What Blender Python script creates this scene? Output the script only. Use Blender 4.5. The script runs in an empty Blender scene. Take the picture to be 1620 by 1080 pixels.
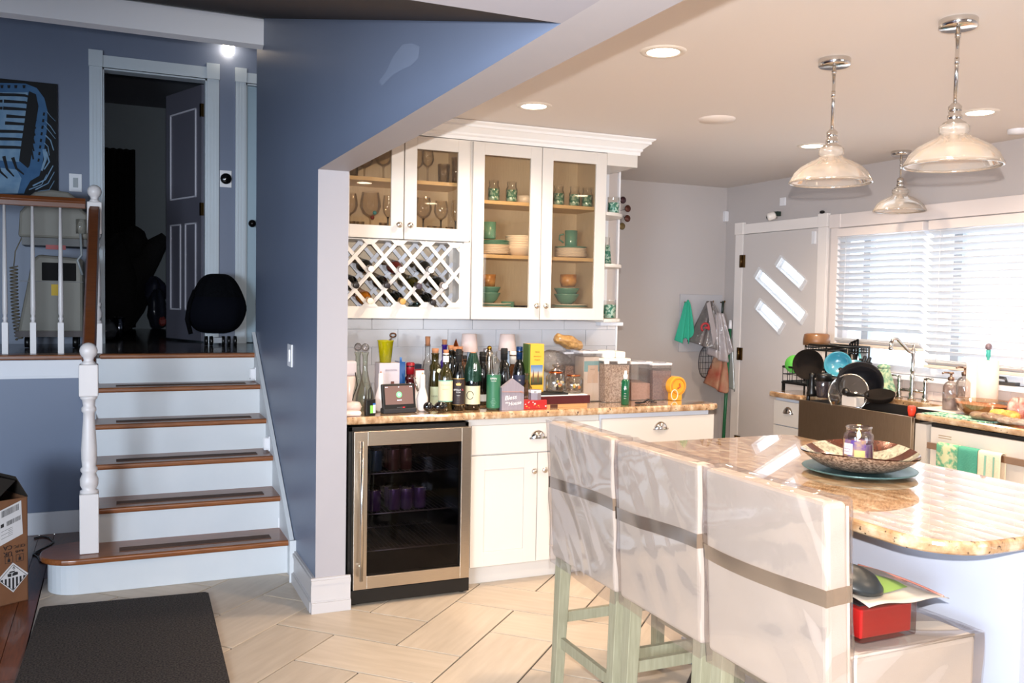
import bpy, math, random
from mathutils import Vector, Matrix
random.seed(7)
PI = math.pi
SC = bpy.context.scene
COL = SC.collection
# ------------------------------------------------------------ camera, sky, flash, exposure
def _rows():
    y, p, r = .416384, -.047545, .017566
    cy, sy, cp, sp, cr, sr = math.cos(y), math.sin(y), math.cos(p), math.sin(p), math.cos(r), math.sin(r)
    f = Vector((sy*cp, cy*cp, sp)); rt = Vector((cy, -sy, 0)); up = rt.cross(f)
    return cr*rt+sr*up, -sr*rt+cr*up, f
RT, UP, FW = _rows()
EYE = Vector((0, 0, 1.5)); FOC = 1424.6
cd = bpy.data.cameras.new('camera'); cam = bpy.data.objects.new('camera', cd); COL.objects.link(cam)
cd.sensor_width = 36; cd.lens = FOC/1620*36; cd.clip_start = .05
cam.matrix_world = Matrix(((RT.x, UP.x, -FW.x, EYE.x), (RT.y, UP.y, -FW.y, EYE.y), (RT.z, UP.z, -FW.z, EYE.z), (0, 0, 0, 1)))
SC.camera = cam
w = bpy.data.worlds.new('world'); SC.world = w; w.use_nodes = True
w.node_tree.nodes['Background'].inputs[0].default_value = (.86, .93, 1, 1)
w.node_tree.nodes['Background'].inputs[1].default_value = 2.1
SC.view_settings.view_transform = 'Standard'; SC.view_settings.look = 'None'
SC.view_settings.gamma = 1; SC.view_settings.use_curve_mapping = False
SC.view_settings.exposure = 1.27
SC.cycles.use_denoising = True
SC.cycles.max_bounces = 8; SC.cycles.transparent_max_bounces = 24; SC.cycles.sample_clamp_indirect = 6
def light(kind, name, loc, energy, color=(1, 1, 1), target=None, **k):
    d = bpy.data.lights.new(name, kind); d.energy = energy; d.color = color
    for a, b in k.items(): setattr(d, a, b)
    o = bpy.data.objects.new(name, d); COL.objects.link(o); o.location = loc
    if target is not None:
        o.rotation_euler = (Vector(target)-Vector(loc)).to_track_quat('-Z', 'Y').to_euler()
    return o
WARM = (1.0, .77, .55)
FP = EYE+UP*.11+RT*.012
light('SPOT', 'camera_flash', FP, 240, (1, .97, .95), FP+FW*3+RT*.8+UP*.08, spot_size=math.radians(92), spot_blend=.75, shadow_soft_size=.012)
light('AREA', 'cool_fill_left', (-3.3, .5, 1.5), 26, (.74, .86, 1), (1.0, 3.2, 1.0), shape='RECTANGLE', size=1.2, size_y=1.0)  # added cool fill for the stool backs; the left wall has no window
light('AREA', 'cool_fill_rear', (-2.2, -1.35, 1.45), 148, (.72, .85, 1), (-.4, 4, 1.3), shape='RECTANGLE', size=1.5, size_y=1.0)  # added area light imitating cool daylight for the left room; rear wall is closed
light('AREA', 'kitchen_fill_light', (3.4, -1.35, 1.5), 7, (.9, .95, 1), (2.6, 4, .9), shape='RECTANGLE', size=1.6, size_y=1.1)  # added weak fill for the kitchen, no window built behind it
DOWN = [(1.894, 2.923), (1.873, 4.02), (3.80, 4.229), (3.83, 3.118), (1.9, 1.75), (3.85, 1.9), (2.9, .5)]
for i, (x, y) in enumerate(DOWN):
    light('SPOT', 'downlight_beam', (x, y, 2.425), 54, WARM, (x, y, 0), spot_size=math.radians(150), spot_blend=.9, shadow_soft_size=.07)
# ------------------------------------------------------------ tools
def ray(px, py):
    return RT*((px-810)/FOC)-UP*((py-540)/FOC)+FW
def at(px, py, ax, v):
    d = ray(px, py); return EYE+d*((v-EYE[ax])/d[ax])
def lin(c):
    return tuple(((v/255)/12.92 if v/255 <= .04045 else ((v/255+.055)/1.055)**2.4) for v in c)
MATS = {}
def mk(name, rgb, rough=.5, metal=0., spec=.5, var=None, bump=None, coat=0., em=None, rgb2=None, stretch=(1, 1, 1), coat_rough=.05, sheen=0., rnd=False):
    if name in MATS: return MATS[name]
    m = bpy.data.materials.new(name); m.use_nodes = True; nt = m.node_tree; b = nt.nodes['Principled BSDF']
    c = lin(rgb)+(1,)
    b.inputs['Base Color'].default_value = c; b.inputs['Roughness'].default_value = rough
    b.inputs['Metallic'].default_value = metal; b.inputs['Specular IOR Level'].default_value = spec
    b.inputs['Coat Weight'].default_value = coat; b.inputs['Coat Roughness'].default_value = coat_rough
    b.inputs['Sheen Weight'].default_value = sheen
    if var or bump:
        tc = nt.nodes.new('ShaderNodeTexCoord'); mp = nt.nodes.new('ShaderNodeMapping')
        mp.inputs['Scale'].default_value = stretch; nt.links.new(tc.outputs['Object'], mp.inputs[0])
        if rnd:
            oi = nt.nodes.new('ShaderNodeObjectInfo'); va = nt.nodes.new('ShaderNodeVectorMath'); va.operation = 'SCALE'; va.inputs[0].default_value = (37, 11, 23)
            nt.links.new(oi.outputs['Random'], va.inputs['Scale']); nt.links.new(va.outputs[0], mp.inputs['Location'])
    if var:
        n = nt.nodes.new('ShaderNodeTexNoise'); n.inputs['Scale'].default_value = var[0]; n.inputs['Detail'].default_value = 6
        nt.links.new(mp.outputs[0], n.inputs['Vector'])
        r = nt.nodes.new('ShaderNodeValToRGB'); e = r.color_ramp.elements
        e[0].position = .5-var[1]; e[1].position = .5+var[1]
        e[0].color = (lin(rgb2)+(1,)) if rgb2 else tuple(v*.8 for v in c[:3])+(1,); e[1].color = c
        nt.links.new(n.outputs['Fac'], r.inputs[0]); nt.links.new(r.outputs[0], b.inputs['Base Color'])
    if bump:
        n = nt.nodes.new('ShaderNodeTexNoise'); n.inputs['Scale'].default_value = bump[0]; n.inputs['Detail'].default_value = 4
        nt.links.new(mp.outputs[0], n.inputs['Vector'])
        bp = nt.nodes.new('ShaderNodeBump'); bp.inputs['Strength'].default_value = bump[1]; bp.inputs['Distance'].default_value = bump[2] if len(bump) > 2 else .01
        nt.links.new(n.outputs['Fac'], bp.inputs['Height']); nt.links.new(bp.outputs[0], b.inputs['Normal'])
    if em:
        b.inputs['Emission Color'].default_value = lin(em[0])+(1,); b.inputs['Emission Strength'].default_value = em[1]
    MATS[name] = m; return m
def thin(name, tint=(255, 255, 255), refl=.06, rough=.02, body=0., bodyc=(255, 255, 255), bump=None, fr=.6):
    """thin clear glass or film: transparent, mirror by fresnel, optional share of milky body"""
    if name in MATS: return MATS[name]
    m = bpy.data.materials.new(name); m.use_nodes = True; nt = m.node_tree; N = nt.nodes; N.clear(); L = nt.links.new
    out = N.new('ShaderNodeOutputMaterial'); t = N.new('ShaderNodeBsdfTransparent'); t.inputs[0].default_value = lin(tint)+(1,)
    g = N.new('ShaderNodeBsdfGlossy'); g.inputs['Roughness'].default_value = rough
    lw = N.new('ShaderNodeLayerWeight'); lw.inputs[0].default_value = .25
    ma = N.new('ShaderNodeMath'); ma.operation = 'MULTIPLY_ADD'; ma.inputs[1].default_value = fr; ma.inputs[2].default_value = refl
    L(lw.outputs['Fresnel'], ma.inputs[0]); mx = N.new('ShaderNodeMixShader'); L(ma.outputs[0], mx.inputs[0])
    src = t.outputs[0]
    if body:
        d = N.new('ShaderNodeBsdfDiffuse'); d.inputs[0].default_value = lin(bodyc)+(1,)
        tr = N.new('ShaderNodeBsdfTranslucent'); tr.inputs[0].default_value = lin(bodyc)+(1,)
        m0 = N.new('ShaderNodeMixShader'); m0.inputs[0].default_value = .4; L(d.outputs[0], m0.inputs[1]); L(tr.outputs[0], m0.inputs[2])
        m1 = N.new('ShaderNodeMixShader'); m1.inputs[0].default_value = body; L(t.outputs[0], m1.inputs[1]); L(m0.outputs[0], m1.inputs[2]); src = m1.outputs[0]
    L(src, mx.inputs[1]); L(g.outputs[0], mx.inputs[2]); L(mx.outputs[0], out.inputs[0])
    if bump:
        tc = N.new('ShaderNodeTexCoord'); n = N.new('ShaderNodeTexNoise'); n.inputs['Scale'].default_value = bump[0]; n.inputs['Detail'].default_value = 3
        n.inputs['Distortion'].default_value = 1.2
        L(tc.outputs['Object'], n.inputs['Vector']); bp = N.new('ShaderNodeBump'); bp.inputs['Strength'].default_value = bump[1]; bp.inputs['Distance'].default_value = .02
        L(n.outputs['Fac'], bp.inputs['Height']); L(bp.outputs[0], g.inputs['Normal'])
    MATS[name] = m; return m
WMAT = {}
def wmx(o): return WMAT.get(o.name, Matrix.Identity(4))
class MB:
    def __init__(s): s.v = []; s.f = []; s.m = []; s.s = []
    def add(s, vs, fs, m=0, sm=False):
        b = len(s.v); s.v += [tuple(v) for v in vs]
        for i, f in enumerate(fs): s.f.append([b+k for k in f]); s.m.append(m[i] if isinstance(m, (list, tuple)) else m); s.s.append(sm)
        return s
    def box(s, x0, y0, z0, x1, y1, z1, m=0, M=None):
        # face order: -x, +x, -y, +y, -z, +z
        vs = [Vector((x, y, z)) for x in (x0, x1) for y in (y0, y1) for z in (z0, z1)]
        if M is not None: vs = [M@v for v in vs]
        return s.add(vs, [(0, 1, 3, 2), (4, 6, 7, 5), (0, 4, 5, 1), (2, 3, 7, 6), (0, 2, 6, 4), (1, 5, 7, 3)], m)
    def prism(s, pts, d, m=0, sm=False):
        n = len(pts); d = Vector(d); a = [Vector(p) for p in pts]
        fs = [tuple(range(n-1, -1, -1)), tuple(range(n, 2*n))]+[(i, (i+1) % n, n+(i+1) % n, n+i) for i in range(n)]
        return s.add(a+[p+d for p in a], fs, m, sm)
    def lathe(s, c, prof, n=20, m=0, sm=True, ax=None, caps=True, a0=0, a1=2*PI):
        c = Vector(c)
        R = Matrix.Identity(3) if ax is None else Vector(ax).normalized().to_track_quat('Z', 'Y').to_matrix()
        full = abs(a1-a0-2*PI) < 1e-6; k = n if full else n+1
        vs = []
        for r, z in prof:
            for i in range(k):
                a = a0+(a1-a0)*i/n; vs.append(c+R@Vector((r*math.cos(a), r*math.sin(a), z)))
        fs = []
        for j in range(len(prof)-1):
            for i in range(n):
                i2 = (i+1) % k if full else i+1
                fs.append((j*k+i, j*k+i2, (j+1)*k+i2, (j+1)*k+i))
        ms = [m]*len(fs) if not isinstance(m, (list, tuple)) else [m[j] for j in range(len(prof)-1) for i in range(n)]
        s.add(vs, fs, ms, sm)
        if caps and full:
            b = len(s.v)-len(vs)
            if prof[0][0] > 1e-5: s.f.append([b+i for i in range(k-1, -1, -1)]); s.m.append(ms[0]); s.s.append(False)
            if prof[-1][0] > 1e-5: s.f.append([b+(len(prof)-1)*k+i for i in range(k)]); s.m.append(ms[-1]); s.s.append(False)
        return s
    def cyl(s, p0, p1, r0, r1=None, n=12, m=0, sm=True):
        p0 = Vector(p0); p1 = Vector(p1)
        return s.lathe(p0, [(r0, 0), (r0 if r1 is None else r1, (p1-p0).length)], n, m, sm, ax=p1-p0)
    def ball(s, c, r, n=12, m=0, sc=(1, 1, 1), k=8):
        b = len(s.v)
        s.lathe((0, 0, 0), [(math.sin(PI*i/k)*r, -math.cos(PI*i/k)*r) for i in range(k+1)], n, m, caps=False)
        for i in range(b, len(s.v)): v = s.v[i]; s.v[i] = (c[0]+v[0]*sc[0], c[1]+v[1]*sc[1], c[2]+v[2]*sc[2])
        return s
    def tube(s, pts, r, n=8, m=0, sm=True, closed=False):
        P = [Vector(p) for p in pts]; k = len(P); vs = []; u = None
        for i, p in enumerate(P):
            t = (P[(i+1) % k] if closed or i < k-1 else p)-(P[i-1] if closed or i > 0 else p)
            t.normalize()
            if u is None: u = t.orthogonal().normalized()
            u = (u-t*u.dot(t)); u = u.normalized() if u.length > 1e-6 else t.orthogonal().normalized()
            w2 = t.cross(u); rr = r[i] if isinstance(r, (list, tuple)) else r
            vs += [p+(u*math.cos(2*PI*j/n)+w2*math.sin(2*PI*j/n))*rr for j in range(n)]
        fs = []
        for i in range(k if closed else k-1):
            for j in range(n): i2 = (i+1) % k; fs.append((i*n+j, i*n+(j+1) % n, i2*n+(j+1) % n, i2*n+j))
        if not closed: fs += [tuple(range(n-1, -1, -1)), tuple((k-1)*n+j for j in range(n))]
        return s.add(vs, fs, m, sm)
    def grid(s, fn, nu, nv, m=0, sm=True):
        vs = [fn(i/nu, j/nv) for j in range(nv+1) for i in range(nu+1)]
        return s.add(vs, [(j*(nu+1)+i, j*(nu+1)+i+1, (j+1)*(nu+1)+i+1, (j+1)*(nu+1)+i) for j in range(nv) for i in range(nu)], m, sm)
    def patch(s, c, r, z0, z1, ang, wid, n=10, m=0):
        """label shell on a round vessel, centred on direction ang"""
        return s.lathe(c, [(r, z0), (r, z1)], n, m, True, caps=False, a0=ang-wid/2, a1=ang+wid/2)
    def build(s, name, mats, parent=None, bevel=0, local=False, solid=0, subsurf=0, seg=2):
        me = bpy.data.meshes.new(name); vs = s.v
        if parent is not None and not local:
            I = wmx(parent).inverted(); vs = [I@Vector(v) for v in vs]
        me.from_pydata([tuple(v) for v in vs], [], s.f)
        if not isinstance(mats, (list, tuple)): mats = [mats]
        for x in mats: me.materials.append(x)
        me.polygons.foreach_set('material_index', s.m); me.polygons.foreach_set('use_smooth', s.s); me.update()
        o = bpy.data.objects.new(name, me); COL.objects.link(o)
        if parent is not None: o.parent = parent; WMAT[o.name] = wmx(parent)
        if solid: q = o.modifiers.new('s', 'SOLIDIFY'); q.thickness = solid; q.offset = 0
        if bevel: q = o.modifiers.new('b', 'BEVEL'); q.width = bevel; q.segments = seg; q.limit_method = 'ANGLE'; q.angle_limit = .7
        if subsurf: q = o.modifiers.new('u', 'SUBSURF'); q.levels = subsurf; q.render_levels = subsurf
        return o
def tag(o, label, cat, group=None, kind=None):
    o['label'] = label; o['category'] = cat
    if group: o['group'] = group
    if kind: o['kind'] = kind
    return o
def thing(name, label, cat, loc=(0, 0, 0), rz=0, group=None):
    o = bpy.data.objects.new(name, None); COL.objects.link(o); o.empty_display_size = .05
    o.location = loc; o.rotation_euler = (0, 0, rz); WMAT[o.name] = Matrix.Translation(loc)@Matrix.Rotation(rz, 4, 'Z')
    return tag(o, label, cat, group)
def struct(o): o['kind'] = 'structure'; return o
def bx(name, m, b, parent=None, bevel=0, **k):
    return MB().box(*b).build(name, m, parent, bevel, **k)
def dup(root, loc, rz=None, label=None, group=None):
    r = root.copy(); COL.objects.link(r); r.location = loc
    if rz is not None: r.rotation_euler = (0, 0, rz)
    if label: r['label'] = label
    if group: r['group'] = group
    for ch in list(root.children):
        c = ch.copy(); COL.objects.link(c); c.parent = r
        for g in list(ch.children):
            d = g.copy(); COL.objects.link(d); d.parent = c
    return r
def text(name, body, size, org, right, up, m, parent, ext=.0006, align='CENTER'):
    cu = bpy.data.curves.new('t', 'FONT'); cu.body = body; cu.size = size; cu.align_x = align; cu.align_y = 'CENTER'; cu.extrude = ext; cu.resolution_u = 3
    to = bpy.data.objects.new('t', cu); me = bpy.data.meshes.new_from_object(to); bpy.data.objects.remove(to); bpy.data.curves.remove(cu)
    r = Vector(right).normalized(); u = Vector(up).normalized(); n = r.cross(u)
    T = Matrix(((r.x, u.x, n.x, org[0]), (r.y, u.y, n.y, org[1]), (r.z, u.z, n.z, org[2]), (0, 0, 0, 1)))
    me.transform((wmx(parent).inverted() if parent is not None else Matrix.Identity(4))@T); me.materials.clear(); me.materials.append(m)
    o = bpy.data.objects.new(name, me); COL.objects.link(o)
    if parent is not None: o.parent = parent
    return o
def rot_about(c, axis, a):
    c = Vector(c); return Matrix.Translation(c)@Matrix.Rotation(a, 4, axis)@Matrix.Translation(-c)
# ------------------------------------------------------------ materials
PAINT = mk('blue_grey_paint', (108, 119, 142), .42, var=(1.5, .3), rgb2=(103, 114, 136), spec=.5)
GREY = mk('grey_wall_paint', (188, 181, 179), .55, bump=(300, .05, .001))
WHITE = mk('white_paint', (226, 226, 230), .4)
JAMB = mk('pale_jamb_paint', (158, 154, 158), .5)
CEIL = mk('ceiling_paint', (214, 208, 204), .8, bump=(180, .05, .001))
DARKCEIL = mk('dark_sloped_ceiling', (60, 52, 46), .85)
CAB = mk('cabinet_white', (208, 202, 195), .35, coat=.15)
CABIN = mk('cabinet_interior_maple', (216, 198, 174), .55, var=(30, .3), rgb2=(200, 182, 158), stretch=(6, 6, .4))
SHELFW = mk('maple_shelf_edge', (214, 184, 140), .45)
OAK = mk('oak_stain', (150, 88, 42), .35, var=(18, .28), rgb2=(104, 56, 26), stretch=(.6, 8, 8), coat=.2)
OAKD = mk('oak_floor', (110, 58, 30), .32, var=(14, .3), rgb2=(66, 32, 16), stretch=(8, .7, 8), coat=.25, rnd=True)
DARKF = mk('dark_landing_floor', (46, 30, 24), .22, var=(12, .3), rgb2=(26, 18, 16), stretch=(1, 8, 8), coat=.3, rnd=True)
CHROME = mk('polished_nickel', (215, 212, 208), .12, 1)
STEEL = mk('brushed_steel', (214, 202, 186), .3, 1, var=(60, .3), rgb2=(190, 178, 162), stretch=(.4, 1, 30))
BLACK = mk('black_plastic', (14, 14, 15), .35)
BLACKM = mk('matte_black', (12, 12, 13), .8)
BRASS = mk('antique_brass', (96, 74, 44), .35, 1)
CORK = mk('cork', (168, 116, 82), .9, var=(60, .3))
TEAL = mk('teal_glaze', (92, 146, 134), .25, coat=.4)
TEALF = mk('teal_cloth', (52, 170, 140), .95, bump=(140, .5, .004))
CREAMC = mk('cream_glaze', (232, 220, 208), .25, coat=.4)
CLEAR = thin('clear_glass', (250, 250, 248), .07)
PANE = thin('cabinet_pane', (246, 240, 230), .05)
WINGL = thin('window_pane', (248, 252, 255), .05)
DARKGL = thin('tinted_fridge_pane', (190, 184, 190), .015, fr=.22)
def granite():
    m = bpy.data.materials.new('golden_granite'); m.use_nodes = True; nt = m.node_tree; b = nt.nodes['Principled BSDF']; L = nt.links.new
    tc = nt.nodes.new('ShaderNodeTexCoord')
    def noise(s, d, st=(1, 1, 1)):
        mp = nt.nodes.new('ShaderNodeMapping'); mp.inputs['Scale'].default_value = st; L(tc.outputs['Object'], mp.inputs[0])
        n = nt.nodes.new('ShaderNodeTexNoise'); n.inputs['Scale'].default_value = s; n.inputs['Detail'].default_value = d; L(mp.outputs[0], n.inputs['Vector']); return n
    n1 = noise(22, 8, (1.6, .7, 1)); r1 = nt.nodes.new('ShaderNodeValToRGB'); e = r1.color_ramp.elements
    e[0].position = .3; e[0].color = lin((140, 104, 70))+(1,); e[1].position = .68; e[1].color = lin((206, 186, 158))+(1,)
    x = e.new(.5); x.color = lin((178, 144, 108))+(1,)
    n2 = noise(70, 4); r2 = nt.nodes.new('ShaderNodeValToRGB'); e = r2.color_ramp.elements
    e[0].position = .30; e[0].color = (0, 0, 0, 1); e[1].position = .38; e[1].color = (1, 1, 1, 1)
    L(n1.outputs['Fac'], r1.inputs[0]); L(n2.outputs['Fac'], r2.inputs[0])
    mx = nt.nodes.new('ShaderNodeMix'); mx.data_type = 'RGBA'; L(r2.outputs[0], mx.inputs[0])
    mx.inputs[6].default_value = lin((70, 48, 36))+(1,); L(r1.outputs[0], mx.inputs[7]); L(mx.outputs[2], b.inputs['Base Color'])
    b.inputs['Roughness'].default_value = .12; b.inputs['Coat Weight'].default_value = 1; b.inputs['Coat Roughness'].default_value = .015
    b.inputs['Specular IOR Level'].default_value = .7
    return m
GRAN = granite()
# ------------------------------------------------------------ floors
a = .308; O3 = (1.324, 3.465); q = math.sqrt(.5)
def st(s, t): return (O3[0]+(s+t)*q, O3[1]+(-s+t)*q)
GROUT = mk('grout', (52, 42, 36), .9)
TILEM = [mk('porcelain_tile_%s' % n, c, .38, var=(9, .3), rgb2=c2, stretch=(.5, 3.5, 1), rnd=True) for n, c, c2 in
         (('light', (193, 179, 162), (174, 159, 141)), ('mid', (187, 173, 156), (168, 153, 135)), ('warm', (198, 183, 165), (180, 164, 145)))]
floor = struct(bx('floor', GROUT, (-.34, -1.5, -.05, 4.62, 6.12, -.006)))
def clip(poly, ax, v, keep_gt):
    out = []
    for i in range(len(poly)):
        p, r = poly[i], poly[(i+1) % len(poly)]; ip = (p[ax] >= v) == keep_gt; ir = (r[ax] >= v) == keep_gt
        if ip: out.append(p)
        if ip != ir: k = (v-p[ax])/(r[ax]-p[ax]); out.append((p[0]+(r[0]-p[0])*k, p[1]+(r[1]-p[1])*k))
    return out
nt_ = 0
for H in (1, 0):
    for k in range(-14, 15):
        for mm in range(-9, 10):
            s0, t0 = ((0, a) if H else (-a, 0)); s0 += k*a+2*mm*a; t0 += -k*a+2*mm*a
            ws, wt = (2*a, a) if H else (a, 2*a); g = .0040
            P = [st(s0+g, t0+g), st(s0+ws-g, t0+g), st(s0+ws-g, t0+wt-g), st(s0+g, t0+wt-g)]
            cx = sum(p[0] for p in P)/4; cy = sum(p[1] for p in P)/4
            if cx > 4.1 or cy < 1.1 or cx < -.6 or cy > 6.1 or (cx > 2.3 and cy < 3.0): continue
            for ax, v, kg in ((0, -.338, True), (0, 4.60, False), (1, 6.12, False)): P = clip(P, ax, v, kg) if P else P
            if len(P) < 3: continue
            ar = abs(sum(P[i][0]*P[(i+1) % len(P)][1]-P[(i+1) % len(P)][0]*P[i][1] for i in range(len(P))))/2
            if ar < .004: continue
            if nt_ >= 298: continue
            an = -PI/4 if H else PI/4; ca, sa = math.cos(-an), math.sin(-an)
            mb = MB(); mb.prism([((x-cx)*ca-(y-cy)*sa, (x-cx)*sa+(y-cy)*ca, -.012) for x, y in P], (0, 0, .012))
            o = mb.build('tile', random.choice(TILEM), floor, bevel=.0015, local=True, seg=1); o.location = (cx, cy, 0)
            o.rotation_euler = (0, 0, an); nt_ += 1
# rest of the tiled floor behind the island and the viewer
mb = MB()
for s_ in range(1): mb.box(-.338, -1.5, -.012, 4.6, 1.0, 0); mb.box(2.62, 1.0, -.012, 4.6, 2.7, 0)
o = mb.build('tile_field', TILEM[1], floor); o['kind'] = 'stuff'
wf = struct(bx('floor', mk('floor_gap', (40, 22, 14), .9), (-3.5, -1.5, -.05, -.342, 6.17, -.004)))
x = -.342; OAKV = [OAKD, mk('oak_floor_red', (122, 62, 30), .32, var=(14, .3), rgb2=(78, 36, 18), stretch=(8, .7, 8), coat=.25, rnd=True)]
while x > -1.5:
    y = 2.2+random.random()*.6
    while y < 6.15:
        l = .5+random.random()*.5; y1 = min(y+l, 6.16)
        bx('plank', random.choice(OAKV), (x-.0815, y+.001, -.01, x-.0012, y1-.001, .001), wf); y = y1
    x -= .083
o = bx('plank_field', OAKV[0], (-3.5, -1.5, -.01, x, 6.16, .001), wf); o['kind'] = 'stuff'
o = bx('plank_field', OAKV[0], (x, -1.5, -.01, -.343, 2.2, .001), wf); o['kind'] = 'stuff'
wf2 = struct(bx('floor', OAKV[0], (-.34, 5.21, -.05, -.14, 6.17, .002)))
# ------------------------------------------------------------ stair wall with opening beam (partition at x .866-1.01)
PX0, PX1 = .866, 1.01
mb = MB()
mb.box(PX0, 4.21, 0, PX1, 6.2, 3.6, [0, 1, 2, 0, 2, 2])
mb.box(PX0, 1.73, 2.082, PX1, 4.2099, 3.6, [0, 1, 2, 0, 2, 2])
mb.box(PX0, -1.5, 2.082, PX1, 1.7299, 3.6, [2, 1, 2, 0, 2, 2])
struct(mb.build('wall_stair', [PAINT, GREY, JAMB]))
# smudge of filler on the blue wall
mb = MB(); P = [at(px, py, 0, PX0-.0006) for px, py in ((637, 70), (652, 68), (664, 74), (662, 92), (650, 104), (636, 110), (622, 118), (604, 136), (600, 128), (612, 112), (620, 92))]
mb.add(P, [tuple(range(len(P)))]); tag(mb.build('filler_patch', mk('filler', (119, 130, 152), .6)), 'pale smudge of filler on the blue wall above the opening', 'wall patch')
# soffit near the viewer, sloped ceiling, beam
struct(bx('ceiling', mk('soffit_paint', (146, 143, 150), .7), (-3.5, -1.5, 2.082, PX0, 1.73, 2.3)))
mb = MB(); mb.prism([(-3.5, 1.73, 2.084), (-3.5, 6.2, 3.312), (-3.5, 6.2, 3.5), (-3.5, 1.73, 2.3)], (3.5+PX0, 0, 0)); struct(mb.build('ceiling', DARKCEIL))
bm_ = MB(); bm_.prism([(-3.5, 5.885, 3.06), (-3.5, 5.94, 3.045), (-3.5, 6.12, 3.095), (-3.5, 6.12, 3.4), (-3.5, 5.885, 3.22)], (3.5+PX0-.002, 0, 0)); struct(bm_.build('trim_1', WHITE))
struct(bx('ceiling', PAINT, (-3.5, 6.2, 3.47, 2.6, 7.4, 3.6)))
# kitchen shell
struct(bx('ceiling', CEIL, (PX1, -1.5, 2.44, 4.8, 6.3, 2.6)))
struct(bx('wall_back', GREY, (PX1+.0005, 6.12, 0, 4.62, 6.26, 2.44)))
WX = 4.62; WY0, WY1, WZ0, WZ1 = 3.28, 4.83, 1.06, 2.0   # window hole
DY0, DY1, DZ = 5.03, 5.865, 2.045
mb = MB()
mb.box(WX, WY1, 0, WX+.14, DY0, 2.44); mb.box(WX, DY1, 0, WX+.14, 6.26, 2.44); mb.box(WX, DY0, DZ, WX+.14, DY1, 2.44)
mb.box(WX, WY0, 0, WX+.14, WY1, WZ0); mb.box(WX, WY0, WZ1, WX+.14, WY1, 2.44); mb.box(WX, -1.5, 0, WX+.14, WY0, 2.44)
struct(mb.build('wall_window', GREY))
struct(bx('wall_rear', GREY, (-3.5, -1.64, 0, 4.76, -1.5, 2.6)))
struct(bx('wall_left', PAINT, (-3.64, -1.5, 0, -3.5, 7.4, 3.6)))
struct(bx('wall_landing', PAINT, (-3.5, 6.17, 0, -.14, 6.27, 1.08)))
struct(bx('baseboard_landing', WHITE, (-3.5, 6.155, 0, -.14, 6.17, .14), bevel=.006))
mb = MB(); mb.box(-3.5, 6.15, .975, -.14, 6.17, 1.075); mb.box(-3.5, 6.143, .965, -.14, 6.17, .98); struct(mb.build('trim_2', WHITE))
# landing floor
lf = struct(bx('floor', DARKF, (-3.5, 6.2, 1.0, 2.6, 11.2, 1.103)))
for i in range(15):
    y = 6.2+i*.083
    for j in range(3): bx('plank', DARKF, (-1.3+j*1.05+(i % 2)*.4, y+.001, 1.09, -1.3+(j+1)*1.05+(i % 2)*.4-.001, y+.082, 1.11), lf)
# hall wall with two doors
HY = 7.4; FZ = 1.11; HT = 3.15
mb = MB(); mb.box(-3.5, HY, FZ, -.075, HY+.12, 3.6); mb.box(-.075, HY, HT, .66, HY+.12, 3.6); mb.box(.66, HY, FZ, .95, HY+.12, 3.6)
mb.box(.95, HY, HT, 1.75, HY+.12, 3.6); mb.box(1.75, HY, FZ, 2.6, HY+.12, 3.6)
struct(mb.build('wall_hall', PAINT)); struct(bx('wall_hall_end', PAINT, (2.6, 6.2, 1.1, 2.7, 7.4, 3.6)))
struct(bx('wall_recess', PAINT, (PX1-.005, 6.265, 0, 2.6, 6.3, 3.6)))
DTRIM = mk('door_trim_white', (190, 200, 208), .4)
def casing(name, x0, x1, z0, z1, w_, parent=None):
    mb = MB(); t = .02
    for xa in (x0-w_, x1):
        mb.box(xa, HY-t, z0, xa+w_, HY, z1)
        for i in range(3): mb.box(xa+w_*(.18+.27*i), HY-t-.004, z0+.18, xa+w_*(.18+.27*i)+.01, HY-t, z1)
        mb.box(xa-.004, HY-t-.012, z1, xa+w_+.004, HY, z1+w_+.03)
    mb.box(x0, HY-t, z1, x1, HY, z1+w_); mb.box(x0, HY-t-.006, z1+.0, x1, HY, z1+.012)
    mb.box(x0-.001, HY, z0, x0+.012, HY+.12, z1); mb.box(x1-.012, HY, z0, x1+.001, HY+.12, z1); mb.box(x0, HY, z1-.012, x1, HY+.12, z1)
    return struct(mb.build(name, DTRIM, parent))
casing('trim_3', -.075, .66, FZ, HT, .088); casing('trim_4', .95, 1.75, FZ, HT, .078)
# closed hall door
d = thing('door_1', 'pale closed door beside the blue stair wall with round dark knob', 'door', (.96, HY+.03, FZ)); del d['category']; del d['label']; struct(d)
bx('door_panel', mk('pale_blue_door', (150, 172, 186), .4), (.965, HY+.02, FZ+.005, 1.735, HY+.055, HT-.015), d, bevel=.003)
k_ = at(398, 354, 1, HY-.01); mb = MB(); mb.cyl((k_.x, HY+.02, k_.z), (k_.x, HY-.03, k_.z), .012); mb.ball((k_.x, HY-.05, k_.z), .03, m=0); mb.build('door_knob', mk('dark_bronze', (26, 24, 24), .3, .8), d)
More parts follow.
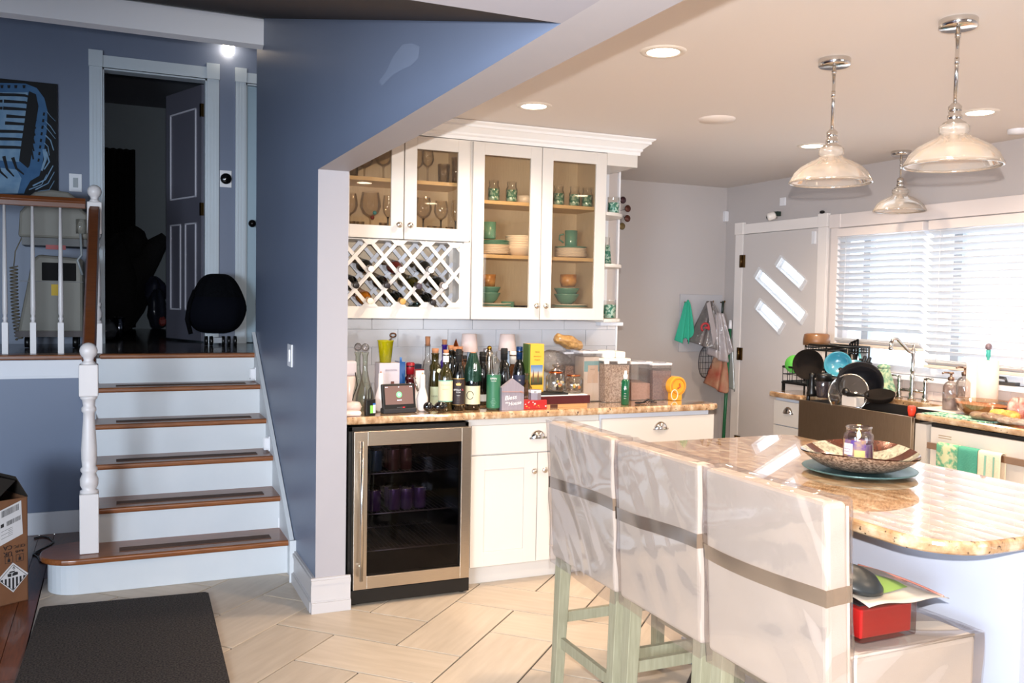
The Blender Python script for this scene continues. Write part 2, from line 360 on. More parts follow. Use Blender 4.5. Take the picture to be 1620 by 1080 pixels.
# open bedroom door
hx, hy = .648, HY+.12; e_ = at(266, 300, 1, 8.12); dv = Vector((e_.x-hx, 8.12-hy, 0)); L_ = dv.length; ang = math.atan2(dv.y, dv.x)
d = struct(bpy.data.objects.new('door_2', None)); COL.objects.link(d); d.location = (hx, hy, FZ); d.rotation_euler = (0, 0, ang); WMAT[d.name] = Matrix.Translation((hx, hy, FZ))@Matrix.Rotation(ang, 4, 'Z')
BD = mk('bedroom_door_grey', (92, 92, 104), .45)
bx('door_panel', BD, (0, -.018, .01, L_, .018, 2.02), d, local=True, bevel=.002)
mb = MB()
for x0, x1, z0, z1 in ((.09, L_/2-.04, .25, .95), (L_/2+.04, L_-.09, .25, .95), (.09, L_-.09, 1.15, 1.85)):
    for s_ in (.018,):
        mb.box(x0, s_, z0, x0+.012, s_+.008, z1); mb.box(x1-.012, s_, z0, x1, s_+.008, z1); mb.box(x0, s_, z0, x1, s_+.008, z0+.012); mb.box(x0, s_, z1-.012, x1, s_+.008, z1)
mb.build('panel_moulding', mk('moulding_white', (200, 200, 210), .4), d, local=True)
for z in (.25, 1.05, 1.82): bx('hinge', BRASS, (-.012, -.03, z-.05, .012, .03, z+.05), d, local=True)
# bedroom beyond
BR = mk('bedroom_wall', (160, 176, 190), .8)
mb = MB(); mb.box(-2.2, 10.6, 1.1, 2.6, 10.75, 3.6); mb.box(-2.3, HY+.12, 1.1, -2.2, 10.75, 3.6); mb.box(2.5, HY+.12, 1.1, 2.6, 10.75, 3.6); struct(mb.build('wall_bedroom', BR))
struct(bx('ceiling', mk('bedroom_ceiling', (130, 134, 146), .9), (-2.3, HY+.12, 3.5, 2.6, 10.75, 3.62)))
mb = MB(); x0, x1 = at(150, 300, 1, 10.5).x, at(214, 300, 1, 10.5).x; z1 = at(200, 236, 1, 10.5).z
mb.grid(lambda u, v: (x0+(x1-x0)*u, 10.5+.03*math.sin(u*38), 1.12+(z1-1.12)*v), 60, 1); c_ = mb.build('curtain', mk('black_curtain', (8, 8, 9), .95), solid=.006)
tag(c_, 'floor-length black curtain on the far wall of the dark bedroom', 'curtain')
# back-wall door to the garden
KD = thing('door_3', '', 'door', (WX, DY0, 0)); del KD['category']; del KD['label']; struct(KD)
DOORM = mk('kitchen_door_grey', (208, 201, 198), .45)
LITE = [[(5.398, 1.845), (5.140, 1.685), (5.196, 1.614), (5.459, 1.776)], [(5.641, 1.761), (5.122, 1.444), (5.180, 1.367), (5.701, 1.689)], [(5.623, 1.520), (5.355, 1.366), (5.418, 1.284), (5.681, 1.448)]]
import bmesh
def slab_with_holes(outer, holes, x, t):
    from mathutils.geometry import delaunay_2d_cdt
    pts = [Vector(p) for p in outer]; edges = [(i, (i+1) % len(outer)) for i in range(len(outer))]
    for h in holes:
        b = len(pts); pts += [Vector(p) for p in h]; edges += [(b+i, b+(i+1) % len(h)) for i in range(len(h))]
    vs, es, fs, *_ = delaunay_2d_cdt(pts, edges, [], 0, 1e-6)
    def inside(p, poly):
        c = False; j = len(poly)-1
        for i in range(len(poly)):
            if (poly[i][1] > p[1]) != (poly[j][1] > p[1]) and p[0] < (poly[j][0]-poly[i][0])*(p[1]-poly[i][1])/(poly[j][1]-poly[i][1])+poly[i][0]: c = not c
            j = i
        return c
    mb = MB(); n = len(vs); V = [(x, v[0], v[1]) for v in vs]+[(x+t, v[0], v[1]) for v in vs]; F = []
    for f in fs:
        c = (sum(vs[i][0] for i in f)/3, sum(vs[i][1] for i in f)/3)
        if any(inside(c, h) for h in holes): continue
        F += [tuple(f), tuple(n+i for i in reversed(f))]
    for lo in [outer]+holes:
        ids = [min(range(n), key=lambda i: (vs[i][0]-p[0])**2+(vs[i][1]-p[1])**2) for p in lo]
        for i in range(len(ids)): F.append((ids[i], ids[(i+1) % len(ids)], n+ids[(i+1) % len(ids)], n+ids[i]))
    mb.add(V, F); return mb
slab_with_holes([(DY0+.004, .012), (DY1-.004, .012), (DY1-.004, DZ-.004), (DY0+.004, DZ-.004)], LITE, 4.60, .045).build('door_panel', DOORM, KD)
for h in LITE:
    cy_ = sum(p[0] for p in h)/4; cz_ = sum(p[1] for p in h)/4
    ou = [(cy_+(p[0]-cy_)*1.0+(.022 if p[0] > cy_ else -.022)*.8, cz_+(p[1]-cz_)+(.02 if p[1] > cz_ else -.02)) for p in h]
    f_ = slab_with_holes(ou, [h], 4.590, .012).build('lite_frame', mk('lite_frame_white', (222, 222, 224), .4), KD)
    MB().prism([(4.618, p[0], p[1]) for p in h], (.004, 0, 0)).build('pane', WINGL, f_)
for z in (.38, 1.09, 1.83):
    mb = MB(); mb.cyl((4.585, DY1+.004, z-.05), (4.585, DY1+.004, z+.05), .009); mb.box(4.588, DY1-.03, z-.05, 4.6, DY1+.03, z+.05); mb.build('hinge', BRASS, KD)
mb = MB()
mb.box(4.597, DY1+.006, 0, 4.62, DY1+.10, 2.0449); mb.box(4.597, DY0-.09, 0, 4.62, DY0, 2.0449); mb.box(4.597, DY0+.0005, 2.046, 4.62, DY1-.0005, 2.125)
mb.box(4.59, DY1+.0, 2.045, 4.62, DY1+.105, 2.14); mb.box(4.59, DY0-.095, 2.045, 4.62, DY0+.0, 2.14)
struct(mb.build('trim_5', mk('casing_white', (236, 229, 225), .4), bevel=.003))
bx('door_catch', WHITE, (4.585, DY0+.02, 1.93, 4.6, DY0+.05, 2.02), KD)
# kitchen window with blinds
WN = thing('window_1', '', 'window', (WX, 4.05, WZ0)); del WN['category']; del WN['label']; struct(WN)
WF = mk('window_frame_white', (232, 232, 236), .4)
mb = MB(); X0, X1 = 4.66, 4.72
for y0, y1 in ((WY0, WY0+.05), (4.02, 4.09), (WY1-.05, WY1)): mb.box(X0+.002, y0, WZ0+.0505, X1-.002, y1, WZ1-.0505)
mb.box(X0, WY0, WZ0, X1, WY1, WZ0+.05); mb.box(X0, WY0, WZ1-.05, X1, WY1, WZ1)
mb.build('window_frame', WF, WN)
mb = MB(); mb.box(X0+.005, 3.88, WZ0+.051, X1-.005, 3.94, WZ1-.051); mb.box(X0+.005, 4.60, WZ0+.051, X1-.005, 4.66, WZ1-.051); mb.build('sash_stile', mk('stile_grey', (168, 172, 178), .5), WN)
bx('pane', WINGL, (4.69, WY0+.05, WZ0+.05, 4.694, 4.02, WZ1-.05), WN); bx('pane', WINGL, (4.69, 4.09, WZ0+.05, 4.694, WY1-.05, WZ1-.05), WN)
bx('window_sill', WF, (4.56, WY0-.05, WZ0-.03, 4.66, WY1+.03, WZ0), WN, bevel=.004)
mb = MB(); mb.tube([(4.60, 3.50, 1.075), (4.59, 3.50, 1.10), (4.585, 3.56, 1.105), (4.585, 3.60, 1.09)], .008); mb.box(4.59, 3.44, 1.062, 4.63, 3.62, 1.08)
mb.build('window_crank', mk('crank_grey', (90, 88, 86), .4, .6), WN)
mb = MB(); cm = mk('valance_white', (226, 216, 212), .45)
mb.box(4.596, WY1+.0, WZ0-.03, 4.62, WY1+.07, 2.03)
mb.box(4.59, WY1-.02, 2.03, 4.62, WY1+.085, 2.125); mb.box(4.596, WY0-.2, 2.03, 4.62, WY1-.02, 2.125); mb.box(4.596, WY0-.09, WZ0, 4.62, WY0-.0, 2.03)
struct(mb.build('trim_6', cm, bevel=.003))
SLAT = mk('blind_slat_white', (222, 223, 226), .45)
def blind(y0, y1, zb, label, n_bunch, tilt):
    t = thing('window_blind', label, 'blind', (4.59, (y0+y1)/2, zb), group='faux wood blinds at the kitchen window')
    bx('headrail', cm, (4.562, y0, 1.965, 4.62, y1, 2.02), t, bevel=.003)
    z = 1.945; n = int((z-zb-.03-n_bunch*.006)/.0405)
    base = MB(); M = Matrix.Rotation(tilt, 4, 'Y')
    base.box(-.0245, -(y1-y0)/2, -.0015, .0245, (y1-y0)/2, .0015, 0, M); first = base.build('slat', SLAT, t, local=True); first.location = (0, 0, z-zb)
    for i in range(1, n):
        o = first.copy(); COL.objects.link(o); o.location = (0, 0, z-i*.0405-zb)
    for i in range(n_bunch):
        o = first.copy(); COL.objects.link(o); o.location = (0, 0, .03+i*.006)
    bx('bottom_rail', mk('rail_cream', (222, 206, 192), .4), (4.565, y0, zb, 4.615, y1, zb+.02), t, bevel=.004)
    for f in (.12, .88):
        y = y0+(y1-y0)*f
        m2 = MB(); m2.cyl((4.566, y, zb), (4.566, y, 1.97), .0012, n=5); m2.cyl((4.614, y, zb), (4.614, y, 1.97), .0012, n=5); m2.build('ladder_cord', SLAT, t)
    return t
blind(4.085, 4.81, 1.215, 'left-hand white slatted window blind beside the door', 3, .58)
blind(3.30, 4.045, 1.12, 'right-hand white slatted window blind above the paper towels', 3, .50)
# ------------------------------------------------------------ staircase
SX0, SX1 = -.112, .862; RUN = .259; SY = 4.87; RISE = .185
STW = mk('riser_white', (206, 209, 212), .4, var=(6, .35), rgb2=(198, 203, 207)); GRIP = mk('grip_strip', (92, 66, 52), .9, bump=(400, .4, .002))
stair = thing('staircase', 'six-step staircase with oak treads, white risers and dark grip strips', 'staircase', (.37, SY, 0))
def stadium(x0, x1, y0, y1, r, n=8):
    P = [(x1, y0), (x1, y1)]
    P += [(x0+r-r*math.sin(PI*i/n/1.0*.5), y1-r+r*math.cos(PI*i/n*.5)) for i in range(n+1)]
    P += [(x0+r-r*math.cos(PI*i/n*.5), y0+r-r*math.sin(PI*i/n*.5)) for i in range(n+1)]
    return P
for i in range(6):
    y = SY+i*RUN; z = i*RISE
    if i == 0:
        mb = MB(); mb.prism([(x, yy, 0) for x, yy in stadium(-.31, SX1, y, y+.30, .145)], (0, 0, RISE-.03), 0, False); mb.build('riser', STW, stair, bevel=.003)
        mb = MB(); mb.prism([(x, yy, RISE-.03) for x, yy in stadium(-.345, SX1, y-.032, y+.33, .17)], (0, 0, .03)); tr = mb.build('tread', OAK, stair, bevel=.01, seg=3)
    else:
        bx('riser', STW, (SX0+.01, y, z, SX1, y+.02, z+RISE-.028), stair)
        if i < 5: tr = bx('tread', OAK, (SX0-.02, y-.03, z+RISE-.03, SX1, y+RUN+.02, z+RISE), stair, bevel=.01, seg=3)
        else: tr = bx('landing_nosing', OAK, (-.085, y-.03, z+RISE-.03, SX1, y+.07, z+RISE+.001), stair, bevel=.01, seg=3)
    if i < 5: bx('grip_strip', GRIP, (SX0+.12 if i else .02, y+.045, z+RISE+.0002, SX1-.09, y+.12, z+RISE+.003), tr)
# skirt boards following the flight
def skirt(x0, x1, off, top, parent, name, y_end=SY+5*RUN+.03):
    k = RISE/RUN; ya = SY-.17; pts = [(x0, ya, 0), (x0, ya, max(.02, 0+off)), (x0, SY-.02, off+.02)]
    pts = [(x0, ya+.0, 0), (x0, ya, off), (x0, y_end, off+(y_end-ya)*k), (x0, y_end, off+(y_end-ya)*k-top), (x0, SY+.25, 0)]
    mb = MB(); mb.prism(pts, (x1-x0, 0, 0)); return mb.build(name, STW, parent, bevel=.002)
skirt(SX1-.012, SX1+.003, .17, .42, stair, 'skirt_board')
mb = MB(); k = RISE/RUN; ya = SY-.17
mb.prism([(SX1-.022, ya, .155), (SX1-.022, ya, .18), (SX1-.022, SY+5*RUN+.03, .18+(5*RUN+.20)*k), (SX1-.022, SY+5*RUN+.03, .155+(5*RUN+.20)*k)], (.022, 0, 0)); mb.build('skirt_cap', STW, stair)
mb = MB(); mb.prism([(SX0, SY+.3, 0), (SX0, SY+.3, RISE*1.2), (SX0, SY+5*RUN, RISE*5.2), (SX0, SY+5*RUN, 0)], (.012, 0, 0)); mb.build('side_panel', STW, stair)
bx('grab_block', STW, (SX1-.03, SY-.175, .0, SX1+.003, SY-.16, .22), stair)
# small cup brackets on the skirt board
for (px, py), lb in zip(((440, 828), (425, 700), (403, 590)), ('lowest white child-gate bracket on the stair skirt board', 'middle white child-gate bracket on the stair skirt board', 'topmost white child-gate bracket on the stair skirt board')):
    p = {828: (SY+.13, .33), 700: (SY+2*RUN+.1, .75), 590: (SY+4*RUN+.16, 1.19)}[py]; p = at(px, py, 0, SX1-.014)
    t = thing('gate_bracket', lb, 'bracket', tuple(p)); mb = MB(); mb.box(p.x-.03, p.y-.022, p.z-.035, p.x, p.y-.014, p.z+.03); mb.box(p.x-.03, p.y+.014, p.z-.035, p.x, p.y+.022, p.z+.03); mb.box(p.x-.03, p.y-.022, p.z-.04, p.x, p.y+.022, p.z-.03)
    mb.build('cup', WHITE, t, bevel=.002); bx('base_plate', WHITE, (p.x-.004, p.y-.03, p.z-.045, p.x+.003, p.y+.03, p.z+.04), t)
# newel post
NPW = mk('newel_white', (222, 216, 214), .35)
def newel(loc, h, label, s=.088, blk=.30, tblk=.16):
    t = thing('newel_post', label, 'post', loc); x, y, z = loc; g = s/2
    bx('base_block', NPW, (x-g, y-g, z, x+g, y+g, z+blk), t, bevel=.004)
    zt = z+h-.11-tblk; L = zt-(z+blk)
    pr = [(g*.98, z+blk), (g*.98, z+blk+.012), (g*.72, z+blk+.02), (g*.95, z+blk+.04), (g*.98, z+blk+.07), (g*.72, z+blk+.10), (g*.9, z+blk+.112), (g*.9, z+blk+.124), (g*.72, z+blk+.135), (g*.82, z+blk+.17), (g*.84, z+blk+.22), (g*.62, zt-.12), (g*.6, zt-.085), (g*.78, zt-.075), (g*.78, zt-.06), (g*.6, zt-.05), (g*.7, zt-.02), (g*.9, zt-.012), (g*.9, zt)]
    MB().lathe((x, y, 0), pr, 24).build('turned_shaft', NPW, t)
    bx('upper_block', NPW, (x-g, y-g, zt, x+g, y+g, zt+tblk), t, bevel=.006)
    zb = zt+tblk
    MB().lathe((x, y, 0), [(g*.85, zb), (g*.6, zb+.012), (g*.5, zb+.02), (g*.55, zb+.026)]+[(.042*math.sin(a_*PI/10), zb+.066-.042*math.cos(a_*PI/10)) for a_ in range(2, 11)], 24).build('ball_finial', NPW, t)
    return t
newel((-.118, 4.965, RISE+.001), 1.06, 'white turned newel post with ball top at the foot of the stairs')
PP = at(150, 420, 1, 6.24)
newel((PP.x, 6.24, FZ+.001), 1.055, 'white turned newel post with ball top at the edge of the landing', .085, .19, .2)
RAILW = mk('oak_rail', (122, 68, 34), .3, var=(18, .28), rgb2=(92, 48, 24), stretch=(.6, 8, 8), coat=.35)
hr = thing('stair_handrail', 'sloping oak handrail between the two newel posts', 'handrail', (-.118, 5.0, 1.15))
mb = MB(); ya, za, yb, zb = 5.01, 1.14, 6.20, 2.0; d_ = Vector((0, yb-ya, zb-za)).normalized(); n_ = Vector((0, -d_.z, d_.y))
pf = [(-.028, -.03), (.028, -.03), (.028, .0), (.034, .012), (.024, .034), (-.024, .034), (-.034, .012), (-.028, 0)]
x_ = -.118; mb.prism([Vector((x_+u, ya, za))+n_*v for u, v in pf], Vector((PP.x-x_, yb-ya, zb-za)), 0); mb.build('rail', RAILW, hr, bevel=.004)
# landing railing
rl = thing('landing_railing', 'landing railing with oak rail and thin white turned balusters', 'railing', (-.8, 6.24, FZ))
rz_ = at(60, 319, 1, 6.24).z
mb = MB(); mb.prism([(-1.75, 6.24+u, rz_+v) for u, v in pf], (1.75+PP.x-.05, 0, 0)); mb.build('rail', RAILW, rl, bevel=.004)
bx('shoe_nosing', OAK, (-3.4, 6.11, FZ-.03, -.13, 6.30, FZ+.0005), rl, bevel=.008, seg=3)
xs = [at(px, 450, 1, 6.24).x for px in (96, 52, 7.5)]; sp_ = xs[0]-xs[1]; xs += [xs[2]-sp_*(i+1) for i in range(7)]
b0 = None
for x in xs:
    if b0 is None:
        g = .0165; mb = MB(); mb.box(-g, -g, 0, g, g, .19)
        mb.lathe((0, 0, 0), [(g, .19), (g*.6, .2), (g*.95, .215), (g*.6, .23), (g*.85, .245), (g*.9, .30), (g*.8, .45), (g*.5, rz_-FZ-.03)], 14)
        b0 = mb.build('baluster', NPW, rl, local=True); I = wmx(rl).inverted(); b0.location = I@Vector((x, 6.24, FZ+.001))
    else:
        o = b0.copy(); COL.objects.link(o); o.location = I@Vector((x, 6.24, FZ+.001))
# baseboard round the wall end
mb = MB()
def bb(mb, x0, y0, x1, y1, nx, ny, h=.165):
    for t_, z0, z1 in ((.026, 0, .05), (.018, .05, .055), (.014, .055, h-.03), (.02, h-.03, h-.01), (.012, h-.01, h)):
        mb.box(min(x0, x1, x0+nx*t_), min(y0, y1, y0+ny*t_), z0, max(x0, x1, x0+nx*t_), max(y0, y1, y0+ny*t_), z1)
bb(mb, PX0, 4.2105, PX0, SY-.175, -1, 0); bb(mb, PX0-.022, 4.21, PX1+.022, 4.21, 0, -1)
struct(mb.build('baseboard_stair', mk('baseboard_white', (186, 182, 182), .35)))
mb = MB(); bb(mb, 2.95, 6.12, 4.62, 6.12, 0, -1, .12); struct(mb.build('baseboard_back', WHITE))
# hall things
def plate(name, label, cat, c, w_, h_, m=WHITE, ax='y', t_=.008):
    t = thing(name, label, cat, tuple(c)); x, y, z = c
    if ax == 'y': bx('plate', m, (x-w_/2, y-t_, z-h_/2, x+w_/2, y, z+h_/2), t, bevel=.002)
    else: bx('plate', m, (x-t_, y-w_/2, z-h_/2, x, y+w_/2, z+h_/2), t, bevel=.002)
    return t
p = at(119.5, 289, 1, HY); t = plate('light_switch', 'white double light switch on the hall wall left of the open door', 'switch', p, .085, .13)
for dx in (-.0,): bx('rocker', mk('rocker_grey', (150, 156, 160), .4), (p.x-.016, HY-.013, p.z-.035, p.x+.016, HY-.008, p.z+.035), t)
p = at(357, 283, 1, HY); t = plate('thermostat', 'round black thermostat on a white wall plate between the hall doors', 'thermostat', p, .088, .13)
MB().lathe((p.x, HY-.008, p.z), [(.042, 0), (.042, .018), (.036, .026), (0, .028)], 28, ax=(0, -1, 0)).build('dial', mk('thermostat_black', (10, 10, 11), .15), t)
p = at(361.5, 77, 1, HY-.03); t = thing('night_light', 'small glowing white wall light above the hall doors', 'lamp', tuple(p))
bx('glowing_cube', mk('night_glow', (255, 240, 220), .5, em=((255, 236, 210), 6)), (p.x-.04, HY-.075, p.z-.045, p.x+.04, HY-.012, p.z+.04), t, bevel=.006)
bx('cap', WHITE, (p.x-.042, HY-.08, p.z+.04, p.x+.042, HY, p.z+.055), t)
l_ = light('POINT', 'night_lamp', (p.x, HY-.12, p.z-.0), .35, (1, .86, .7), shadow_soft_size=.03)
p = at(460, 562, 0, PX0); t = thing('light_switch', 'white light switch on the blue wall beside the stairs', 'switch', tuple(p))
bx('plate', WHITE, (PX0-.008, p.y-.06, p.z-.06, PX0, p.y+.06, p.z+.06), t, bevel=.002); bx('toggle', WHITE, (PX0-.014, p.y-.018, p.z-.032, PX0-.008, p.y+.018, p.z+.032), t)
# microphone canvas
CY = HY-.035
def cp(px, py): return at(px, py, 1, CY-.002)
tr_ = cp(91, 133); br_ = cp(88, 306); cx1 = (tr_.x+br_.x)/2+.004; cz1, cz0 = tr_.z, br_.z-.02; cx0 = cx1-.78
cv = thing('microphone_canvas', 'unframed canvas of a blue vintage microphone on black, above the beige machine', 'painting', (cx0+.39, CY, cz0))
bx('canvas', mk('canvas_black', (9, 10, 13), .8), (cx0, CY, cz0, cx1, HY, cz1), cv)
ART = [mk('art_blue', (70, 112, 152), .8, var=(9, .3), rgb2=(46, 84, 124)), mk('art_pale', (140, 168, 190), .8, var=(12, .3), rgb2=(84, 124, 160)), mk('art_dark', (12, 14, 18), .8)]
mb = MB(); layer = [0]
def flat(pts, m):
    layer[0] += 1; y = CY-.0006-.00015*layer[0]; P = [cp(a_, b_) for a_, b_ in pts]
    mb.add([(p.x, y, p.z) for p in P], [tuple(range(len(P)))], m)
def clipx(pts): return [(max(-52, x), y) for x, y in pts]
def bez(pts, w0, w1, m, n=7):
    # tapered stroke through points
    L = []; R_ = []
    for i, (x, y) in enumerate(pts):
        x2, y2 = pts[min(i+1, len(pts)-1)]; x1, y1 = pts[max(i-1, 0)]; dx, dy = x2-x1, y2-y1; l = math.hypot(dx, dy) or 1
        w_ = w0+(w1-w0)*i/(len(pts)-1); L.append((x-dy/l*w_/2, y+dx/l*w_/2)); R_.append((x+dy/l*w_/2, y-dx/l*w_/2))
    flat(L+R_[::-1], m)
flat([(-48, 140), (-30, 134), (0, 131), (40, 132), (58, 139), (70, 155), (75, 175), (74, 205), (70, 235), (67, 262), (62, 278), (48, 286), (40, 300), (38, 306), (-50, 306), (-52, 270)], 0)
flat([(-40, 146), (44, 146), (42, 175), (38, 205), (33, 235), (30, 256), (-44, 250)], 1)
flat([(-30, 262), (26, 268), (34, 282), (28, 306), (-40, 306)], 1)
flat([(46, 144), (57, 149), (61, 168), (56, 200), (52, 232), (47, 262), (44, 266), (30, 254), (34, 225), (39, 190), (43, 160)], 2)
for x in (-8, 3, 14, 25, 38): flat([(x-2.6, 134.5), (x+2.6, 134.5), (x+1.8, 139.5), (x-1.8, 139.5)], 2)
for i, y in enumerate((150, 161, 172, 184.5, 195.5, 208, 220, 233)):
    x0 = (-30, 6, 5, 10, 8, -30, -30, -30)[i]
    bez([(x0, y-1), (24, y), (40, y+1), (50, y+5), (59-i*.9, y+19)], 5.4, 2.5, 2)
    if i in (0, 1, 2): bez([(-30, y-1), (4, y-1)], 4.6, 4.6, 2)
for x0, y0, x1, y1 in ((-22, 250, -12, 282), (-6, 252, 12, 282), (6, 247, 22, 279), (20, 249, 38, 276)): bez([(x0, y0), ((x0+x1)/2-3, (y0+y1)/2+4), (x1, y1)], 5.5, 2, 2)
for i in range(8): bez([(70-i*1.2, 178+i*10.4), (69-i*1.2, 183+i*10.4)], 3, 3, 2)
for x0, y0, xm, ym, x1, y1, w_ in ((74, 176, 80, 184, 88, 192, .8), (72, 192, 80, 200, 88, 212, 1.6), (70, 198, 80, 210, 88, 220, 1.2), (72, 214, 80, 222, 85, 238, 2.2), (70, 226, 76, 232, 78, 246, 1.6), (52, 294, 72, 284, 84, 262, 2.4), (56, 300, 76, 290, 86, 272, 1.8), (46, 300, 66, 292, 74, 276, 1.6), (73, 240, 78, 256, 70, 268, 3), (60, 303, 78, 300, 86, 286, 1.4)):
    bez([(x0, y0), (xm, ym), (x1, y1)], w_, w_*.6, 1)
bez([(70, 236), (72, 252), (66, 270)], 6, 3, 1); mb.build('printed_picture', ART, cv)
# beige wheeled machine behind the railing
MC = mk('machine_beige', (122, 118, 108), .55); MCD = mk('machine_dark', (40, 38, 38), .4)
MYf, MYb = 6.85, 7.25
def mp(px, py): return at(px, py, 1, MYf)
A = mp(34, 400); B = mp(132, 530); x0, x1 = A.x, B.x
mach = thing('treatment_machine', 'beige two-tier machine on castors behind the landing railing', 'machine', ((x0+x1)/2, 7.05, FZ))
mb = MB(); mb.prism([(x0-.03, MYf, FZ+.1), (x1, MYf, FZ+.1), (x1, MYf, mp(0, 405).z), (x0+.10, MYf, mp(0, 400).z), (x0+.06, MYf, mp(0, 410).z)], (0, MYb-MYf, 0)); mb.build('lower_body', MC, mach, bevel=.02)
mb = MB(); ux0, ux1 = mp(26, 0).x, mp(138, 0).x; z0, z1 = mp(30, 375).z, mp(30, 335).z
mb.prism([(ux0, MYf-.03, z0), (ux1, MYf-.03, z0), (ux1, MYf-.03, z1), (ux1-.05, MYf-.03, z1+.05), (ux0+.05, MYf-.03, z1+.05), (ux0+.01, MYf-.03, z1)], (0, .42, 0)); mb.build('upper_body', MC, mach, bevel=.018)
lx0, lx1 = mp(36, 0).x, mp(132, 0).x; zt = mp(60, 298).z; zl = z1+.047
mb = MB(); mb.prism([(lx0, MYf+.02, zl), (lx1+.02, MYf+.02, zl), (lx1, MYf+.02, zl+.03), (lx1-.1, MYf+.02, zt-.01), (lx0+.16, MYf+.02, zt), (lx0+.06, MYf+.02, zt-.02), (lx0+.01, MYf+.02, zl+.05)], (0, .3, 0)); mb.build('lid', MC, mach, bevel=.015)
bx('display', mk('display_dark', (24, 22, 26), .3), (mp(62, 0).x, MYf+.008, mp(0, 332).z, mp(86, 0).x, MYf+.025, mp(0, 312).z), mach)
bx('shadow_gap', MCD, (ux0+.02, MYf-.02, z0-.05, ux1-.01, MYf+.3, z0+.001), mach)
bx('red_label', mk('red_stripe', (150, 48, 48), .5), (mp(70, 0).x, MYf-.026, z0-.075, mp(102, 0).x, MYf-.018, z0-.045), mach)
bx('window_panel', mk('smoke_plastic', (14, 13, 13), .6, spec=.1), (mp(63, 0).x, MYf-.006, mp(0, 442).z, mp(118, 0).x, MYf+.01, mp(0, 413).z), mach, bevel=.004)
bx('yellow_sticker', mk('yellow_sticker', (196, 160, 24), .6), (mp(78, 0).x, MYf-.003, mp(0, 466).z, mp(91, 0).x, MYf+.002, mp(0, 448).z), mach)
bx('base_plinth', mk('plinth_brown', (46, 26, 22), .5), (x0-.04, MYf-.01, FZ+.075, x1+.01, MYb, FZ+.115), mach)
bx('seam', MCD, (x0-.012, MYf-.002, mp(0, 444).z, x1+.001, MYf+.001, mp(0, 443).z), mach)
for sx in (x0+.03, x1-.05):
    mb = MB()
    for sy in (MYf+.04, MYb-.05): mb.cyl((sx-.018, sy, FZ+.038), (sx+.018, sy, FZ+.038), .036, n=14)
    mb.build('castor', BLACK, mach)
mb = MB(); cx_, c0 = mp(126, 0).x, mp(0, 365).z
mb.cyl((cx_, MYf-.05, c0), (cx_, MYf-.05, mp(0, 342).z), .03, n=14); mb.build('glass_jar', CLEAR, mach); MB().tube([(cx_, MYf-.05, c0), (cx_+.005, MYf-.05, mp(0, 400).z), (cx_-.02, MYf-.05, mp(0, 408).z), (cx_+.01, MYf-.05, mp(0, 432).z)], .008).build('tubing', mk('tubing_pale', (150, 156, 158), .4), mach)
# coiled hose left of the machine
mb = MB(); hx_ = mp(17, 0).x; zt_, zb_ = mp(0, 420).z, mp(0, 538).z
mb.tube([(hx_+.022*math.cos(i*.8)+.03*(i/170)**3, MYf+.05+.022*math.sin(i*.8), zt_+(zb_-zt_)*i/170) for i in range(171)], .005, 5)
mb.tube([(hx_, MYf+.05, zt_), (hx_+.01, MYf+.05, zt_+.1), (hx_+.06, MYf+.05, zt_+.22)], .004, 5)
mb.build('coiled_hose', mk('hose_beige', (120, 110, 92), .5), mach)
# backpack with wheels
bp_ = at(341, 535, 1, 7.1); bxc = bp_.x
pk = thing('rolling_backpack', 'black rolling backpack standing on the landing by the door', 'backpack', (bxc, 7.1, FZ))
def bpx(px): return at(px, 480, 1, 7.0).x
def bpz(py): return at(340, py, 1, 7.0).z
w0 = (bpx(390)-bpx(297))/2; zc0, zc1 = bpz(528), bpz(432)
def bag(u, v):
    th = 2*PI*u; ph = v*PI; f = math.sin(ph)**.55 if 0 < v < 1 else 0
    zz = zc0+(zc1-zc0)*(.5-.5*math.cos(ph)) ; h = (zz-zc0)/(zc1-zc0); wd = w0*(1.0-.62*max(0, h-.40)**1.3); wd *= 1+.05*math.sin(7*h)*(1 if math.cos(th) < 0 else .4)
    wob = 1+.04*math.sin(5*th+6*v)+.03*math.sin(11*th)
    return (bxc+.02*h+wd*f*wob*math.copysign(abs(math.cos(th))**.7, math.cos(th)), 7.12+.16*f*wob*math.copysign(abs(math.sin(th))**.7, math.sin(th)), zz)
FABB = mk('black_nylon', (7, 8, 12), .9, spec=.08, bump=(26, .8, .02))
MB().grid(bag, 40, 22).build('bag_body', FABB, pk)
MB().grid(lambda u, v: tuple(Vector(bag(.5+.5*u, .12+.45*v))+Vector((0, -.035*math.sin(PI*u)**.5*math.sin(PI*v)**.5, 0))), 16, 10).build('front_pocket', mk('navy_nylon', (8, 10, 18), .9, spec=.08), pk)
mb = MB(); mb.tube([(bpx(309), 7.05, bpz(460)), (bpx(300), 7.0, bpz(480)), (bpx(296), 7.0, bpz(505)), (bpx(302), 7.0, bpz(528))], .016, 8); mb.build('shoulder_strap', FABB, pk)
for px in (325, 333, 352, 361, 371): MB().cyl((bpx(px), 7.06, FZ+.036), (bpx(px)+.022, 7.06, FZ+.036), .036, n=14).build('wheel', BLACK, pk)
bx('wheel_frame', mk('frame_white', (150, 156, 164), .4), (bpx(338), 7.04, FZ+.02, bpx(353), 7.1, FZ+.06), pk)
